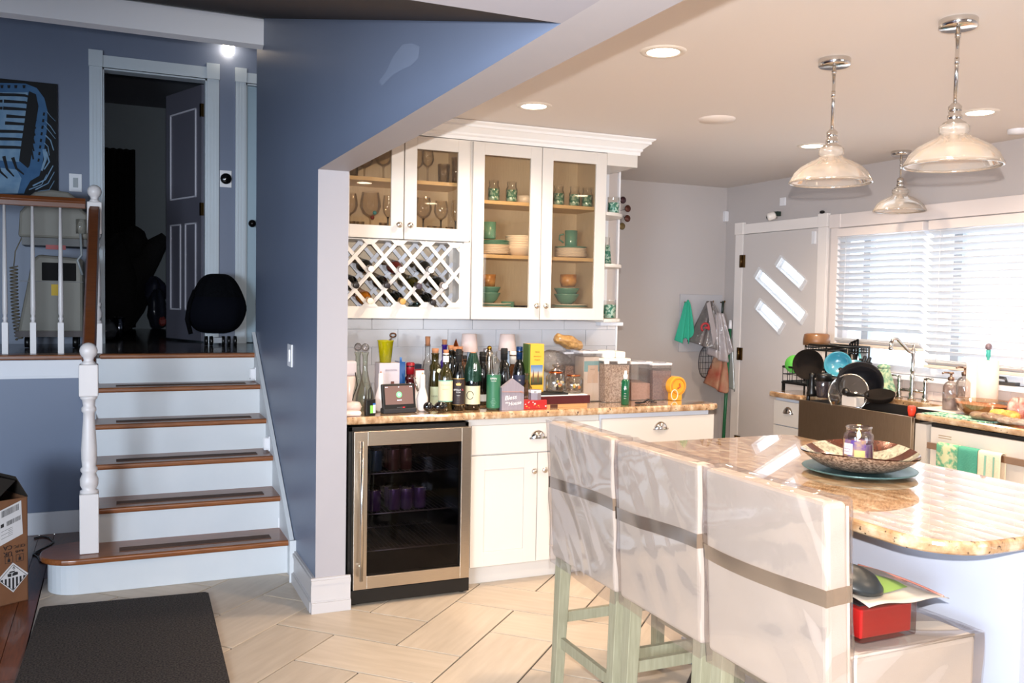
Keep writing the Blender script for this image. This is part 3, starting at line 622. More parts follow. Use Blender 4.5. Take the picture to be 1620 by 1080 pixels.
# bedroom clutter in the dark
def blob(name, label, cat, px, py, wpx, hpx, Y, m, sd, d=.3):
    c = at(px, py, 1, Y); s_ = (FW.dot(c-EYE))/FOC; a_, b_ = wpx*s_/2, hpx*s_/2; rs = random.Random(sd); ph = [rs.random()*6 for _ in range(6)]
    zb = max(FZ+.002, c.z-b_)
    def f(u, v):
        th = 2*PI*u; p2 = PI*v; r = math.sin(p2)*(1+.12*math.sin(3*th+ph[0])*math.sin(p2)+.09*math.sin(5*th+ph[1]+3*v)+.06*math.sin(9*v*3+ph[2]))
        return (c.x+a_*r*math.cos(th), Y+d*r*math.sin(th), max(zb, zb+b_*(1-math.cos(p2))*(1+.06*math.sin(4*th+ph[3]))))
    return tag(MB().grid(f, 28, 16).build(name, m), label, cat)
DK = mk('dark_cloth', (13, 13, 16), .9, bump=(30, .6, .02))
blob('clothes_pile', 'large dark heap of clothes on the bedroom floor beside the curtain', 'clothes', 190, 470, 74, 150, 9.3, DK, 1)
pile = bpy.data.objects['clothes_pile']
def topart(o):
    for k in ('label', 'category'):
        if k in o: del o[k]
    o.parent = pile
topart(blob('dark_cushion', 'x', 'x', 212, 385, 40, 50, 9.2, DK, 2, .2))  # dark cushion on the heap, parented to it as a part
mb = MB(); P = [(186, 470), (216, 430), (238, 398), (262, 374)]; mb.tube([at(x, y, 1, 9.25) for x, y in P], [.16, .15, .12, .05], 14); topart(mb.build('neck_pillow', DK))  # neck pillow, likewise parented to the clothes heap
blob('plastic_bag', 'crumpled translucent bag on the bedroom floor beside the open door', 'bag', 248, 490, 28, 60, 8.9, thin('bag_film', (120, 125, 140), .05, .3, .35, (60, 64, 80)), 3, .12)
blob('navy_bag', 'dark blue bag leaning by the open bedroom door', 'bag', 244, 462, 32, 46, 9.1, mk('navy_bag', (16, 20, 40), .7), 4, .15)
blob('red_pouch', 'small dark red pouch on the bedroom floor by the open door', 'pouch', 257, 508, 12, 16, 8.85, mk('red_pouch', (90, 22, 18), .7), 5, .06)
p = at(188, 520, 1, 8.2); t = thing('steel_tumbler', 'shiny steel tumbler on the bedroom floor in the doorway', 'tumbler', (p.x, 8.2, FZ)); MB().lathe((p.x, 8.2, 0), [(.034, FZ+.001), (.045, at(188, 503, 1, 8.2).z), (.041, at(188, 503, 1, 8.2).z), (.03, FZ+.02)], 20).build('cup', mk('tumbler_steel', (120, 124, 136), .2, 1), t)
MB().lathe((p.x, 8.2, at(188, 503, 1, 8.2).z), [(.046, 0), (.046, .012), (0, .016)], 20).build('lid', CLEAR, t)
blob('white_carrier_bag', 'small pale plastic bag slumped beside the steel tumbler', 'bag', 170, 530, 26, 30, 8.0, thin('white_film', (170, 175, 180), .06, .3, .5, (110, 114, 122)), 9, .1)
# doormat
mt = MB(); c4 = [(-.355, 3.55), (-.325, 4.70), (.415, 4.66), (.392, 3.56)]
mt.prism([(x, y, .0015) for x, y in ((-.357, 3.50), (.39, 3.52), (.402, 3.535), (.425, 4.635), (.41, 4.655), (-.308, 4.70), (-.325, 4.685))], (0, 0, .014))
tag(mt.build('doormat', mk('charcoal_carpet', (70, 61, 56), 1, var=(130, .10), rgb2=(24, 19, 17), bump=(150, 1, .02)), bevel=.004), 'charcoal carpet mat with rounded corners in front of the stairs', 'mat')
# carton
KR = mk('kraft_card', (126, 84, 54), .85, var=(8, .3), rgb2=(108, 70, 44)); KRD = mk('kraft_dark_inside', (40, 30, 20), .9); TAPE = mk('green_tape', (58, 58, 34), .5)
n0 = Vector((-.515, 4.80)); u_ = Vector((.135, .075)); u_.normalize(); v_ = Vector((-u_.y, u_.x)); bw, bl, bh = .148, .42, .505
cb = thing('cardboard_carton', 'opened brown shipping carton with hazard diamond label at the left edge', 'carton', (n0.x, n0.y, 0), math.atan2(u_.y, u_.x))
mb = MB(); mb.box(0, 0, .001, bw, .004, bh, 0); mb.box(0, bl-.004, .001, bw, bl, bh); mb.box(0, 0, .001, .004, bl, bh, 1); mb.box(bw-.004, 0, .001, bw, bl, bh, 0); mb.box(0, 0, .001, bw, bl, .005)
mb.build('carton_body', [KR, KRD], cb, local=True)
mb = MB(); mb.prism([(0, 0, bh), (0, bl, bh), (bw*.30, bl, bh+.085), (bw*.62, .0, bh+.085)], (0, -.003, .003)); mb.prism([(bw, 0, bh), (bw, bl, bh), (bw*.66, bl, bh+.09), (bw*.68, .02, bh+.10)], (.003, 0, .003))
mb.build('top_flap', KRD, cb, local=True)
mb = MB(); mb.box(-.0015, -.002, .002, .006, .001, bh, 0); mb.box(-.0016, -.001, .002, .0005, .03, bh, 0); mb.build('edge_tape', TAPE, cb, local=True)
LB = mk('label_paper', (206, 204, 204), .6); INK = mk('print_ink', (28, 26, 28), .7)
s_ = MB(); s_.prism([(.018, -.0012, .29), (.125, -.0012, .33), (.118, -.0012, bh-.012), (.012, -.0012, bh-.05)], (0, .001, 0)); lb_ = s_.build('shipping_label', LB, cb, local=True)
mb = MB(); rs = random.Random(3)
def onl(u, v): return (.016+u*.104, -.0014, .30+v*.17+u*.035)
for row, v0, v1 in ((0, .70, .88), (1, .40, .53)):
    u = .12 if row == 0 else .34
    while u < (.88 if row == 0 else .95):
        d_ = rs.choice((.008, .014, .02)); mb.add([onl(u, v0), onl(u+d_, v0), onl(u+d_, v1), onl(u, v1)], [(0, 1, 2, 3)]); u += d_+rs.choice((.01, .016))
mb.add([onl(.08, .42), onl(.22, .42), onl(.22, .52), onl(.08, .52)], [(0, 1, 2, 3)])
for i in range(5): mb.add([onl(.1+.3*(i % 2), .30-.05*i), onl(.6, .30-.05*i), onl(.6, .31-.05*i), onl(.1+.3*(i % 2), .31-.05*i)], [(0, 1, 2, 3)])
mb.build('barcode', INK, lb_, local=True)
s_ = MB(); cx_, cz_ = .078, .128; R_ = .072
s_.prism([(cx_, -.0022, cz_-R_), (cx_+R_*.98, -.0022, cz_+.004), (cx_, -.0022, cz_+R_), (cx_-R_*.98, -.0022, cz_+.004)], (0, .001, 0)); dm = s_.build('hazard_diamond', LB, cb, local=True)
mb = MB()
def dd(pts): mb.add([(cx_+x*R_, -.0026, cz_+z*R_) for x, z in pts], [tuple(range(len(pts)))])
for i in range(-3, 4):
    x = i*.235; top = 0.0; w_ = .062
    def bot(xx): return -(.86-abs(xx))
    if abs(x) < .8: dd([(x-w_, bot(x-w_) if abs(x-w_) < .86 else 0), (x+w_, bot(x+w_) if abs(x+w_) < .86 else 0), (x+w_, top), (x-w_, top)])
for a_ in ((0, .86, .86, 0), (.86, 0, 0, -.86), (0, -.86, -.86, 0), (-.86, 0, 0, .86)):
    x0, z0, x1, z1 = a_; nx, nz = (z1-z0), -(x1-x0); l = math.hypot(nx, nz); nx /= l*60; nz /= l*60; dd([(x0-nx, z0-nz), (x1-nx, z1-nz), (x1+nx, z1+nz), (x0+nx, z0+nz)])
dd([(-.34, .1), (-.12, .08), (-.1, .3), (-.36, .3)]); dd([(-.05, .1), (.3, .14), (.3, .32), (.1, .36), (-.05, .26)]); dd([(-.3, .32), (.1, .36), (.12, .44), (-.2, .44)])
mb.build('hazard_print', INK, dm, local=True)
wm_ = wmx(cb)
def bxp(u, z): return tuple(wm_@Vector((u, -.002, z)))
rv = (wm_.to_3x3()@Vector((1, 0, 0)))
text('printed_text', '9', .026, bxp(cx_+.004, cz_+.048), -rv, (0, 0, -1), INK, dm)
text('printed_text', 'UK\nCA', .03, bxp(.055, .262), -rv, (0, 0, -1), INK, cb); text('printed_text', 'CE FC', .02, bxp(.108, .275), -rv, (0, 0, -1), INK, cb); text('printed_text', 'RoHS', .016, bxp(.108, .25), -rv, (0, 0, -1), INK, cb)
for u in (.06, .11):
    mb = MB(); y = -.0012
    for x0, z0, x1, z1 in ((u-.018, .20, u-.016, .235), (u+.016, .20, u+.018, .235), (u-.018, .20, u+.018, .202), (u-.018, .233, u+.018, .235), (u-.006, .206, u+.006, .22), (u-.002, .218, u+.002, .23)): mb.add([(x0, y, z0), (x1, y, z0), (x1, y, z1), (x0, y, z1)], [(0, 1, 2, 3)])
    mb.build('printed_symbol', INK, cb, local=True)
# black cable on the floor
mb = MB(); P = [at(x, y, 2, .006) for x, y in ((54, 851), (66, 848), (78, 850), (85, 857), (76, 863), (58, 872), (52, 876), (60, 880), (64, 888), (72, 889))]
mb.tube(P, .0045, 6); mb.tube([at(x, y, 2, .006) for x, y in ((52, 878), (62, 874), (76, 870))], .0045, 6); tag(mb.build('power_cable', BLACK), 'thin black cable curled on the wood floor beside the carton', 'cable')
# ------------------------------------------------------------ bar wall: partition, backsplash, cabinets
BY = 4.90
bsp = struct(bx('wall_bar', GREY, (PX1+.0005, BY+.008, 0, 2.88, BY+.12, 2.44)))
TW = [mk('glazed_wall_tile', (194, 194, 198), .1, coat=.5, bump=(14, .3, .004)), mk('glazed_wall_tile_cool', (190, 191, 196), .1, coat=.5, bump=(12, .3, .004))]
bx('tile_grout', mk('wall_grout', (190, 190, 194), .8), (PX1, BY+.002, .915, 2.88, BY+.0085, 1.46), bsp)
z = .917; r = 0
while z < 1.44:
    z1 = min(z+.0985, 1.458); x = PX1+.002-(.15 if r % 2 else 0)
    while x < 2.878:
        xa, xb = max(x, PX1+.001), min(x+.2985, 2.879)
        if xb-xa > .01: bx('wall_tile', random.choice(TW), (xa, BY-.005, z, xb, BY+.004, z1), bsp, bevel=.0015, seg=1)
        x += .3
    z += .1; r += 1
struct(bx('trim_7', WHITE, (2.872, BY-.008, .92, 2.884, BY+.125, 2.44)))
# base cabinets
FYc = 4.27  # door face
def pull(parent, x, z, axis='y', face=FYc, name='cup_pull'):
    mb = MB(); n = 10; w_, h_, d_ = .044, .036, .026
    def f(u, v):
        th = PI*u; r_ = math.sin(v*PI/2)
        lx = -w_*math.cos(th)*(.35+.65*r_) if False else -w_*math.cos(th)*r_
        lz = h_*math.sin(th)*r_*1.25; ly = -d_*(1-r_**2)**.5 if r_ < 1 else 0
        return (lx, ly, lz-.006)
    mb.grid(lambda u, v: f(u, 1-v), 16, 8)
    mb.box(-w_-.006, -.0035, -.009, w_+.006, 0, .0)
    if axis == 'y': V = [(x+a_, face+b_, z+c_) for a_, b_, c_ in mb.v]
    else: V = [(face+b_, x-a_, z+c_) for a_, b_, c_ in mb.v]
    mb.v = V; return mb.build(name, CHROME, parent)
def knob(parent, x, z, face, m=CHROME, axis='y', r=.0155):
    ax = (0, -1, 0) if axis == 'y' else (-1, 0, 0); c = (x, face, z) if axis == 'y' else (face, x, z)
    return MB().lathe(c, [(.006, 0), (.006, .012), (r, .018), (r*1.05, .023), (r*.75, .029), (0, .031)], 18, ax=ax).build('knob', m, parent)
def shaker(name, x0, x1, z0, z1, parent, face, rail=.058, glass=None, t=.02):
    mb = MB(); y0, y1 = face, face+t
    mb.box(x0, y0, z0, x0+rail, y1, z1); mb.box(x1-rail, y0, z0, x1, y1, z1); mb.box(x0+rail, y0, z0, x1-rail, y1, z0+rail); mb.box(x0+rail, y0, z1-rail, x1-rail, y1, z1)
    if not glass: mb.box(x0+rail, y0+.008, z0+rail, x1-rail, y1, z1-rail)
    d = mb.build(name, CAB, parent, bevel=.0012, seg=1)
    if glass: bx('pane', glass, (x0+rail-.002, y0+.010, z0+rail-.002, x1-rail+.002, y0+.013, z1-rail+.002), d)
    return d
bc = thing('base_cabinet', 'white base cabinet with one drawer over two doors beside the wine fridge', 'cabinet', (2.05, 4.58, 0))
mb = MB(); mb.box(1.66, FYc+.021, .10, 2.425, BY-.01, .88); mb.box(1.66, FYc+.075, 0, 2.425, BY-.01, .10); mb.build('carcass', CAB, bc)
d = bx('drawer', CAB, (1.672, FYc, .695, 2.418, FYc+.02, .845), bc, bevel=.0015); pull(d, 2.048, .772)
d = shaker('door', 1.672, 2.047, .108, .688, bc, FYc, .075); knob(d, 2.022, .595, FYc)
d = shaker('door', 2.051, 2.418, .108, .688, bc, FYc, .075); knob(d, 2.083, .597, FYc)
bc = thing('base_cabinet', 'white base cabinet with a wide drawer under the right end of the bar counter', 'cabinet', (2.8, 4.58, 0))
mb = MB(); mb.prism([(2.428, FYc+.021, .10), (3.15, FYc+.021, .10), (3.12, 4.35, .10), (2.92, BY-.01, .10), (2.428, BY-.01, .10)], (0, 0, .78)); mb.box(2.428, FYc+.075, 0, 3.06, 4.6, .10); mb.build('carcass', mk('carcass_grey_white', (206, 210, 220), .4), bc)
d = bx('drawer', CAB, (2.436, FYc, .703, 3.176, FYc+.02, .852), bc, bevel=.0015); pull(d, 2.812, .787)
d = shaker('door', 2.436, 2.804, .108, .697, bc, FYc, .075); knob(d, 2.775, .60, FYc)
d = shaker('door', 2.808, 3.176, .108, .697, bc, FYc, .075); knob(d, 2.84, .60, FYc)
# counter slab
def slab(name, pts, z0, z1, label, bev=.013):
    mb = MB(); mb.prism([(x, y, z0) for x, y in pts], (0, 0, z1-z0)); return tag(mb.build(name, GRAN, bevel=bev, seg=3), label, 'countertop')
slab('bar_countertop', [(1.013, 4.232), (3.15, 4.232), (3.195, 4.26), (3.17, 4.36), (3.05, 4.56), (2.93, 4.80), (2.885, BY-.006), (1.013, BY-.006)], .8805, .918, 'golden granite countertop along the tiled bar wall')
# wine fridge
wf_ = thing('wine_fridge', 'stainless framed beverage fridge with dark glass door under the bar counter', 'fridge', (1.35, 4.5, 0))
mb = MB(); t_ = .03
mb.box(1.03, 4.255, .03, 1.05, 4.86, .868); mb.box(1.63, 4.255, .03, 1.65, 4.86, .868); mb.box(1.03, 4.255, .845, 1.65, 4.86, .868); mb.box(1.03, 4.255, .03, 1.65, 4.86, .10); mb.box(1.03, 4.84, .03, 1.65, 4.86, .868)
mb.box(1.035, 4.215, .012, 1.648, 4.27, .078); mb.build('cabinet_shell', BLACK, wf_, bevel=.002)
mb = MB()
for sx in (1.06, 1.62): mb.cyl((sx, 4.26, 0), (sx, 4.26, .03), .018)
mb.build('foot', BLACK, wf_)
fy = 4.20; fx0, fx1, fz0, fz1 = 1.045, 1.642, .085, .852; rs_ = .066
mb = MB(); mb.box(fx0, fy, fz0, fx0+rs_, fy+.045, fz1); mb.box(fx1-.05, fy, fz0, fx1, fy+.045, fz1); mb.box(fx0+rs_, fy+.001, fz0, fx1-.05, fy+.045, fz0+.062); mb.box(fx0+rs_, fy+.001, fz1-.07, fx1-.05, fy+.045, fz1)
dr = mb.build('door', STEEL, wf_, bevel=.002)
bx('pane', DARKGL, (fx0+rs_-.002, fy+.012, fz0+.06, fx1-.048, fy+.018, fz1-.068), dr)
mb = MB(); mb.cyl((fx0+.03, fy-.038, fz0+.055), (fx0+.03, fy-.038, fz1-.04), .0085, n=14); 
for z in (fz0+.12, fz1-.10): mb.cyl((fx0+.03, fy-.038, z), (fx0+.03, fy, z), .007)
mb.build('handle', mk('handle_steel', (205, 198, 188), .22, 1), dr)
SHB = mk('wire_shelf', (150, 150, 150), .3, .8)
shz = []
for z in (.625, .425, .24):
    mb = MB(); mb.cyl((1.055, 4.30, z), (1.625, 4.30, z), .004, n=8); mb.cyl((1.055, 4.75, z), (1.625, 4.75, z), .004, n=8)
    for i in range(23): x = 1.07+i*.0245; mb.cyl((x, 4.30, z), (x, 4.80, z), .002, n=5)
    mb.build('wire_shelf', SHB, wf_)
def can(x, y, z, m, h=.118, r=.031):
    t = thing('drink_can', '', 'can', (x, y, z)); MB().lathe((x, y, z), [(.024, 0), (r, .008), (r, h-.012), (.026, h), (.024, h-.004), (0, h-.004)], 18, [0, 0, 1, 1, 1]).build('can_body', [m, CHROME], t); return t
CANP = mk('can_purple', (92, 62, 120), .35, .3, em=((92, 62, 120), .0)); CANT = mk('can_tealblue', (58, 92, 112), .35, .3); CANB = mk('can_brown', (100, 62, 56), .35, .3)
def canset(lst, m, label, group):
    f0 = None; xs = sorted({p[0] for p in lst}); ys = sorted({p[1] for p in lst})
    for x, y, z in lst:
        pos = ('leftmost' if x == xs[0] else 'right' if x == xs[-1] else 'middle')+(' front' if y == ys[0] else ' rear'); lb = pos+' '+label
        if f0 is None: f0 = can(x, y, z, m); f0['label'] = lb; f0['group'] = group
        else: dup(f0, (x, y, z), label=lb)
canset([(x, y, .63) for x in (1.12, 1.19) for y in (4.34, 4.41)], CANT, 'dark teal can in the left cluster on the top fridge shelf', 'teal cans in the fridge')
canset([(x, 4.34, .751) for x in (1.12, 1.19)], CANT, 'dark teal can stacked on the left cluster of the top fridge shelf', 'stacked teal cans in the fridge')
canset([(x, y, .63) for x in (1.28, 1.345) for y in (4.34, 4.41)], CANB, 'brown can in the middle cluster on the top fridge shelf', 'brown cans in the fridge')
canset([(x, 4.34, .751) for x in (1.28, 1.345)], CANB, 'brown can stacked on the middle cluster of the top fridge shelf', 'stacked brown cans in the fridge')
canset([(x, y, .43) for x in (1.12, 1.185) for y in (4.34, 4.41)], CANP, 'purple can in the left cluster on the lower fridge shelf', 'purple cans at the left of the fridge')
canset([(x, y, .43) for x in (1.285, 1.35, 1.42) for y in (4.34, 4.41)], CANP, 'purple can in the middle cluster on the lower fridge shelf', 'purple cans in the middle of the fridge')
# upper cabinets
UF, UB = 4.55, BY-.006   # door face
ZT = 2.33; ZBt = 1.385
def carcass(name, x0, x1, z0, z1, parent, shelves=(), sh_m=SHELFW, div=None):
    mb = MB(); f = UF+.021; t = .017
    mb.box(x0, f, z0, x0+t, UB, z1); mb.box(x1-t, f, z0, x1, UB, z1); mb.box(x0+t, f, z0, x1-t, UB, z0+t); mb.box(x0+t, f, z1-t, x1-t, UB, z1)
    mb.build('carcass', CAB, parent)
    mb = MB(); e = .0008
    mb.box(x0+t, UB-.012, z0+t, x1-t, UB-.006, z1-t); mb.box(x0+t, f+.02, z0+t, x0+t+e, UB-.012, z1-t); mb.box(x1-t-e, f+.02, z0+t, x1-t, UB-.012, z1-t); mb.box(x0+t, f+.02, z0+t, x1-t, UB-.012, z0+t+e); mb.box(x0+t, f+.02, z1-t-e, x1-t, UB-.012, z1-t)
    mb.build('maple_lining', CABIN, parent)
    for z in shelves: bx('shelf', sh_m, (x0+t+e, f+.03, z, x1-t-e, UB-.012, z+.019), parent)
ca = thing('upper_cabinet', 'left glass-door upper cabinet holding stemware above the lattice rack', 'cabinet', (1.39, 4.72, 1.80))
carcass('c', 1.022, 1.761, 1.808, 2.345, ca, (2.098,))
d = shaker('door', 1.03, 1.381, 1.80, 2.34, ca, UF, .066, PANE); knob(d, 1.353, 1.872, UF)
d = shaker('door', 1.387, 1.748, 1.80, 2.34, ca, UF, .066, PANE); knob(d, 1.412, 1.872, UF)
cb_ = thing('upper_cabinet', 'tall double glass-door upper cabinet full of teal and cream dishes', 'cabinet', (2.18, 4.72, 1.385))
carcass('c', 1.762, 2.592, ZBt+.004, 2.345, cb_, (1.722, 2.018))
d = shaker('door', 1.768, 2.176, ZBt, 2.34, cb_, UF, .066, PANE); knob(d, 2.150, 1.462, UF)
d = shaker('door', 2.181, 2.588, ZBt, 2.34, cb_, UF, .066, PANE); knob(d, 2.207, 1.462, UF)
# lattice wine rack
rk = thing('lattice_wine_rack', 'white lattice wine rack under the left glass cabinet', 'wine rack', (1.38, 4.72, 1.40))
mb = MB(); f = UF+.008
mb.box(1.022, f+.0205, 1.396, 1.761, UB, 1.41); mb.box(1.022, f+.021, 1.411, 1.04, UB, 1.799); mb.box(1.735, f+.021, 1.411, 1.761, UB, 1.799); mb.box(1.722, f, 1.4475, 1.761, f+.02, 1.799); mb.box(1.022, f, 1.386, 1.761, f+.02, 1.447); mb.box(1.042, f+.03, 1.792, 1.734, UB, 1.7985)
mb.build('rack_frame', CAB, rk); bx('back_panel', CABIN, (1.04, UB-.008, 1.41, 1.735, UB-.002, 1.80), rk)
CW, CH = .1545, .172; ZB_, ZT_ = 1.447, 1.792; NX = 1.67
def lattice(y, m, x0, x1, nm):
    n = 0
    for k in range(-4, 12):
        for sgn in (1, -1):
            # strip line: z = ZB_ + sgn*(x - xb)*(CH/CW)... passing node (NX - k*CW, ZB_ or ZT_)
            xb = NX-k*CW+(0); s = CH/CW*sgn
            xa, xz = x0, x1; za = ZB_+s*(xa-xb); zz = ZB_+s*(xz-xb)
            # clip to z range
            def xat(z): return xb+(z-ZB_)/s
            lo, hi = sorted((xat(ZB_), xat(ZT_))); lo = max(lo, x0); hi = min(hi, x1)
            if hi-lo < .02: continue
            p0 = Vector((lo, y, ZB_+s*(lo-xb))); p1 = Vector((hi, y, ZB_+s*(hi-xb))); dd_ = (p1-p0).normalized(); nn = Vector((-dd_.z, 0, dd_.x))*.0095
            yo = 0 if sgn > 0 else .009
            mb = MB(); mb.prism([p0-nn+Vector((0, yo, 0)), p1-nn+Vector((0, yo, 0)), p1+nn+Vector((0, yo, 0)), p0+nn+Vector((0, yo, 0))], (0, .010, 0)); mb.build('lattice_slat', m, rk)
lattice(4.556, CAB, 1.04, 1.722, 'f'); LATB = mk('lattice_back_white', (206, 210, 220), .45)
lattice(4.76, LATB, 1.04, 1.735, 'b')
for k in range(5):
    for zz, sg in ((ZB_, 1), (ZT_, -1)):
        x = NX-k*CW; x_a = max(x-.045, 1.04); x_b = min(x+.045, 1.722)
        mb = MB(); mb.prism([(x_a, 4.553, zz), (x_b, 4.553, zz), (min(x+.018, 1.722), 4.553, zz+sg*.026), (x-.018, 4.553, zz+sg*.026)][::sg], (0, .003, 0)); mb.build('gusset', CAB, rk)
mb = MB(); mb.box(1.70, 4.56, 1.447, 1.722, 4.575, 1.792); mb.box(1.715, 4.765, 1.447, 1.735, 4.78, 1.792, 0); mb.build('side_strip', CAB, rk)
def wine_profile(h=.30, r=.037, nr=.0145):
    return [(r*.8, 0), (r, .006), (r, h*.60), (r*.9, h*.66), (nr*1.5, h*.74), (nr, h*.78), (nr, h-.022), (nr*1.15, h-.02), (nr*1.15, h-.010), (nr, h-.009), (nr, h)]
GL_D = mk('dark_bottle_glass', (14, 15, 12), .08, coat=.6); GL_OL = mk('olive_bottle_glass', (44, 40, 14), .08, coat=.6); GL_RED = mk('red_wine_glass', (78, 22, 18), .1, coat=.6); GL_AMB = mk('amber_bottle_glass', (150, 88, 20), .12, coat=.5)
WB = [(587.5, 425.5, GL_D, (236, 232, 228), 'with a white cap, upper row left'), (636, 427, GL_RED, (236, 228, 226), 'of red glass with a white cap'), (682.6, 427.4, GL_D, (232, 230, 228), 'with a white cap, upper row right'),
      (564, 451.5, GL_D, (24, 22, 24), 'with a black cap against the left edge'), (613, 451.5, GL_D, (38, 34, 40), 'with a black cap, middle row centre-left'), (663.5, 452.7, GL_OL, (62, 54, 66), 'of olive glass with a grey-violet cap'), (704, 452.7, GL_D, (240, 226, 222), 'with a pale pink cap, middle row right'),
      (586, 476, GL_AMB, (240, 222, 196), 'of amber glass with a cream cap'), (637.5, 477, GL_D, (200, 150, 80), 'with a gold cork, bottom row'), (686, 478.6, GL_D, (30, 26, 30), 'with a black cap, bottom row right')]
for i, (px, py, m, cc, ds) in enumerate(WB):
    p = at(px, py, 1, 4.515); ax = Vector((0, -1, -.13)).normalized(); h = .295
    b0 = Vector((p.x-.0, p.y, p.z))-ax*h
    t = thing('wine_bottle', 'wine bottle lying in the lattice rack '+ds, 'bottle', tuple(b0), group='bottles lying in the lattice rack')
    MB().lathe(b0, wine_profile(h), 20, ax=ax).build('bottle_glass', m, t)
    MB().lathe(b0+ax*(h-.05), [(.0158, 0), (.0158, .052), (.013, .0535), (0, .0535)], 16, ax=ax).build('cap', mk('cap_%d' % i, cc, .4, coat=.3), t)
# small clear flower frog in bottom cell
p = at(660, 484, 1, 4.66); tag(MB().lathe((p.x, 4.66, 1.4105), [(.03, 0), (.05, .012), (.042, .03), (.052, .045), (.03, .06)], 10, sm=False).build('glass_votive', thin('votive_glass', (200, 215, 210), .2)), 'small faceted glass votive at the bottom of the lattice rack', 'glass')
# crown, frieze
CRN = mk('crown_white', (232, 232, 232), .4)
cr = thing('crown_moulding', 'white stepped crown moulding across the top of the upper cabinets', 'moulding', (1.9, 4.55, 2.34))
prof = [(0, 2.345), (.012, 2.345), (.012, 2.362), (.022, 2.37), (.022, 2.38), (.05, 2.405), (.058, 2.408), (.058, 2.42), (.075, 2.43), (.078, 2.438), (0, 2.438)]
mb = MB(); y0 = UF+.015; xe = 2.80
n = len(prof); V = []
for (d_, z) in prof: V.append((1.022, y0-d_, z))
for (d_, z) in prof: V.append((xe+d_, y0-d_, z))
for (d_, z) in prof: V.append((xe+d_, BY, z))
F = [(i, (i+1) % n, n+(i+1) % n, n+i) for i in range(n)]+[(n+i, n+(i+1) % n, 2*n+(i+1) % n, 2*n+i) for i in range(n)]+[tuple(range(n)), tuple(range(3*n-1, 2*n-1, -1))]
mb.add(V, F); mb.build('cornice', CRN, cr); bx('frieze', CAB, (1.022, UF+.004, 2.346, 2.592, UF+.03, 2.42), cr)
mb = MB(); mb.box(2.593, UF+.006, 2.275, 2.795, UF+.03, 2.345); mb.box(2.775, UF+.031, 2.275, 2.795, BY, 2.345); mb.box(2.593, UF+.031, 2.276, 2.7745, BY, 2.29); mb.build('end_soffit', CAB, cr)
# open corner shelves at right end
cs = thing('corner_shelf_unit', 'white open rounded corner shelves at the right end of the cabinets', 'shelf', (2.69, 4.8, 1.385))
bx('back_panel', mk('shelf_back_white', (214, 218, 226), .4), (2.594, BY-.012, 1.385, 2.80, BY-.006, 2.275), cs)
for z in (1.372, 1.692, 1.990):
    mb = MB(); R_ = .20; yb = BY-.012
    mb.prism([(2.594, yb, z), (2.594, yb-.33, z)]+[(2.594+.2*math.sin(i*PI/20), yb-.12-.21*math.cos(i*PI/20), z) for i in range(1, 10)]+[(2.796, yb-.12, z), (2.796, yb, z)], (0, 0, .02)); mb.build('shelf', CAB, cs, bevel=.003)
# ---------------- glassware in the left cabinet
def lathe_thing(name, label, cat, loc, prof, m, group=None, n=20, part='body'):
    t = thing(name, label, cat, loc, group=group); MB().lathe((0, 0, 0), prof, n, caps=False).build(part, m, t, local=True); return t
def wineglass(h, r, stem, bulb): # profile
    b = h-stem
    return [(0, .001), (.03, .002), (.032, .004), (.006, .010), (.0042, .02), (.0042, stem-.01), (.008, stem), (r*.75, stem+b*.16), (r, stem+b*.42), (r*.95, stem+b*.65), (r*.78, h)]
G_ = thin('stemware_glass', (252, 249, 244), .10)
SF1, SF2 = 1.826, 2.118
def wg(px, Y, z, h, r, stem, label, group, m=G_, sm=None):
    x = at(px, 320, 1, Y).x; t = thing('wine_glass', label, 'glass', (x, Y, z), group=group)
    P = wineglass(h, r, stem, 0); MB().lathe((0, 0, 0), P[6:], 20, caps=False).build('bowl', m, t, local=True); MB().lathe((0, 0, 0), P[:7], 14, caps=False).build('stem', sm or m, t, local=True); return t
DST = mk('dark_stem', (36, 26, 24), .2)
wg(553, 4.72, SF1, .215, .044, .10, 'balloon wine glass at the left edge of the lower stemware shelf', 'stemware')
wg(586, 4.70, SF1, .225, .056, .09, 'largest round wine glass behind the left cabinet door', 'stemware')
wg(614, 4.72, SF1, .215, .030, .10, 'tall flute with a dark stem behind the left cabinet door', 'stemware', sm=DST)
wg(670, 4.70, SF1, .215, .046, .10, 'round wine glass with a dark stem beside the left knob of the second door', 'stemware', sm=DST)
wg(698, 4.72, SF1, .205, .040, .10, 'wine glass with a dark stem in the middle behind the second door', 'stemware', sm=DST)
wg(721, 4.74, SF1, .215, .028, .10, 'tall flute with a dark stem at the right behind the second door', 'stemware', sm=DST)
for px, lb in ((556, 'leftmost'), (570, 'second'), (606, 'third')): lathe_thing('shot_glass', lb+' small shot glass on the lower shelf behind the left cabinet door', 'glass', (at(px, 355, 1, 4.63).x, 4.63, SF1), [(0, .004), (.018, .001), (.022, .06), (.02, .06), (.016, .01), (0, .01)], G_, 'shot glasses')
for px, lb in ((682, 'leftmost'), (693, 'second'), (711, 'third')): lathe_thing('shot_glass', lb+' small shot glass on the lower shelf behind the second cabinet door', 'glass', (at(px, 355, 1, 4.63).x, 4.63, SF1), [(0, .004), (.018, .001), (.022, .055), (.02, .055), (.016, .01), (0, .01)], G_, 'shot glasses')
bd = at(587, 345, 1, 4.69); t = thing('glass_charm', 'turquoise and red beads hanging on the round wine glass stem', 'charm', tuple(bd)); mb = MB(); mb.ball((bd.x+.006, 4.64, bd.z+.025), .011, m=0); mb.build('bead', mk('bead_teal', (40, 140, 150), .3), t); MB().ball((bd.x-.006, 4.64, bd.z+.0), .011).build('bead', mk('bead_red', (130, 40, 30), .3), t)
wg(676, 4.68, SF2, .175, .034, .085, 'small wine glass on the upper shelf behind the second door', 'upper stemware')
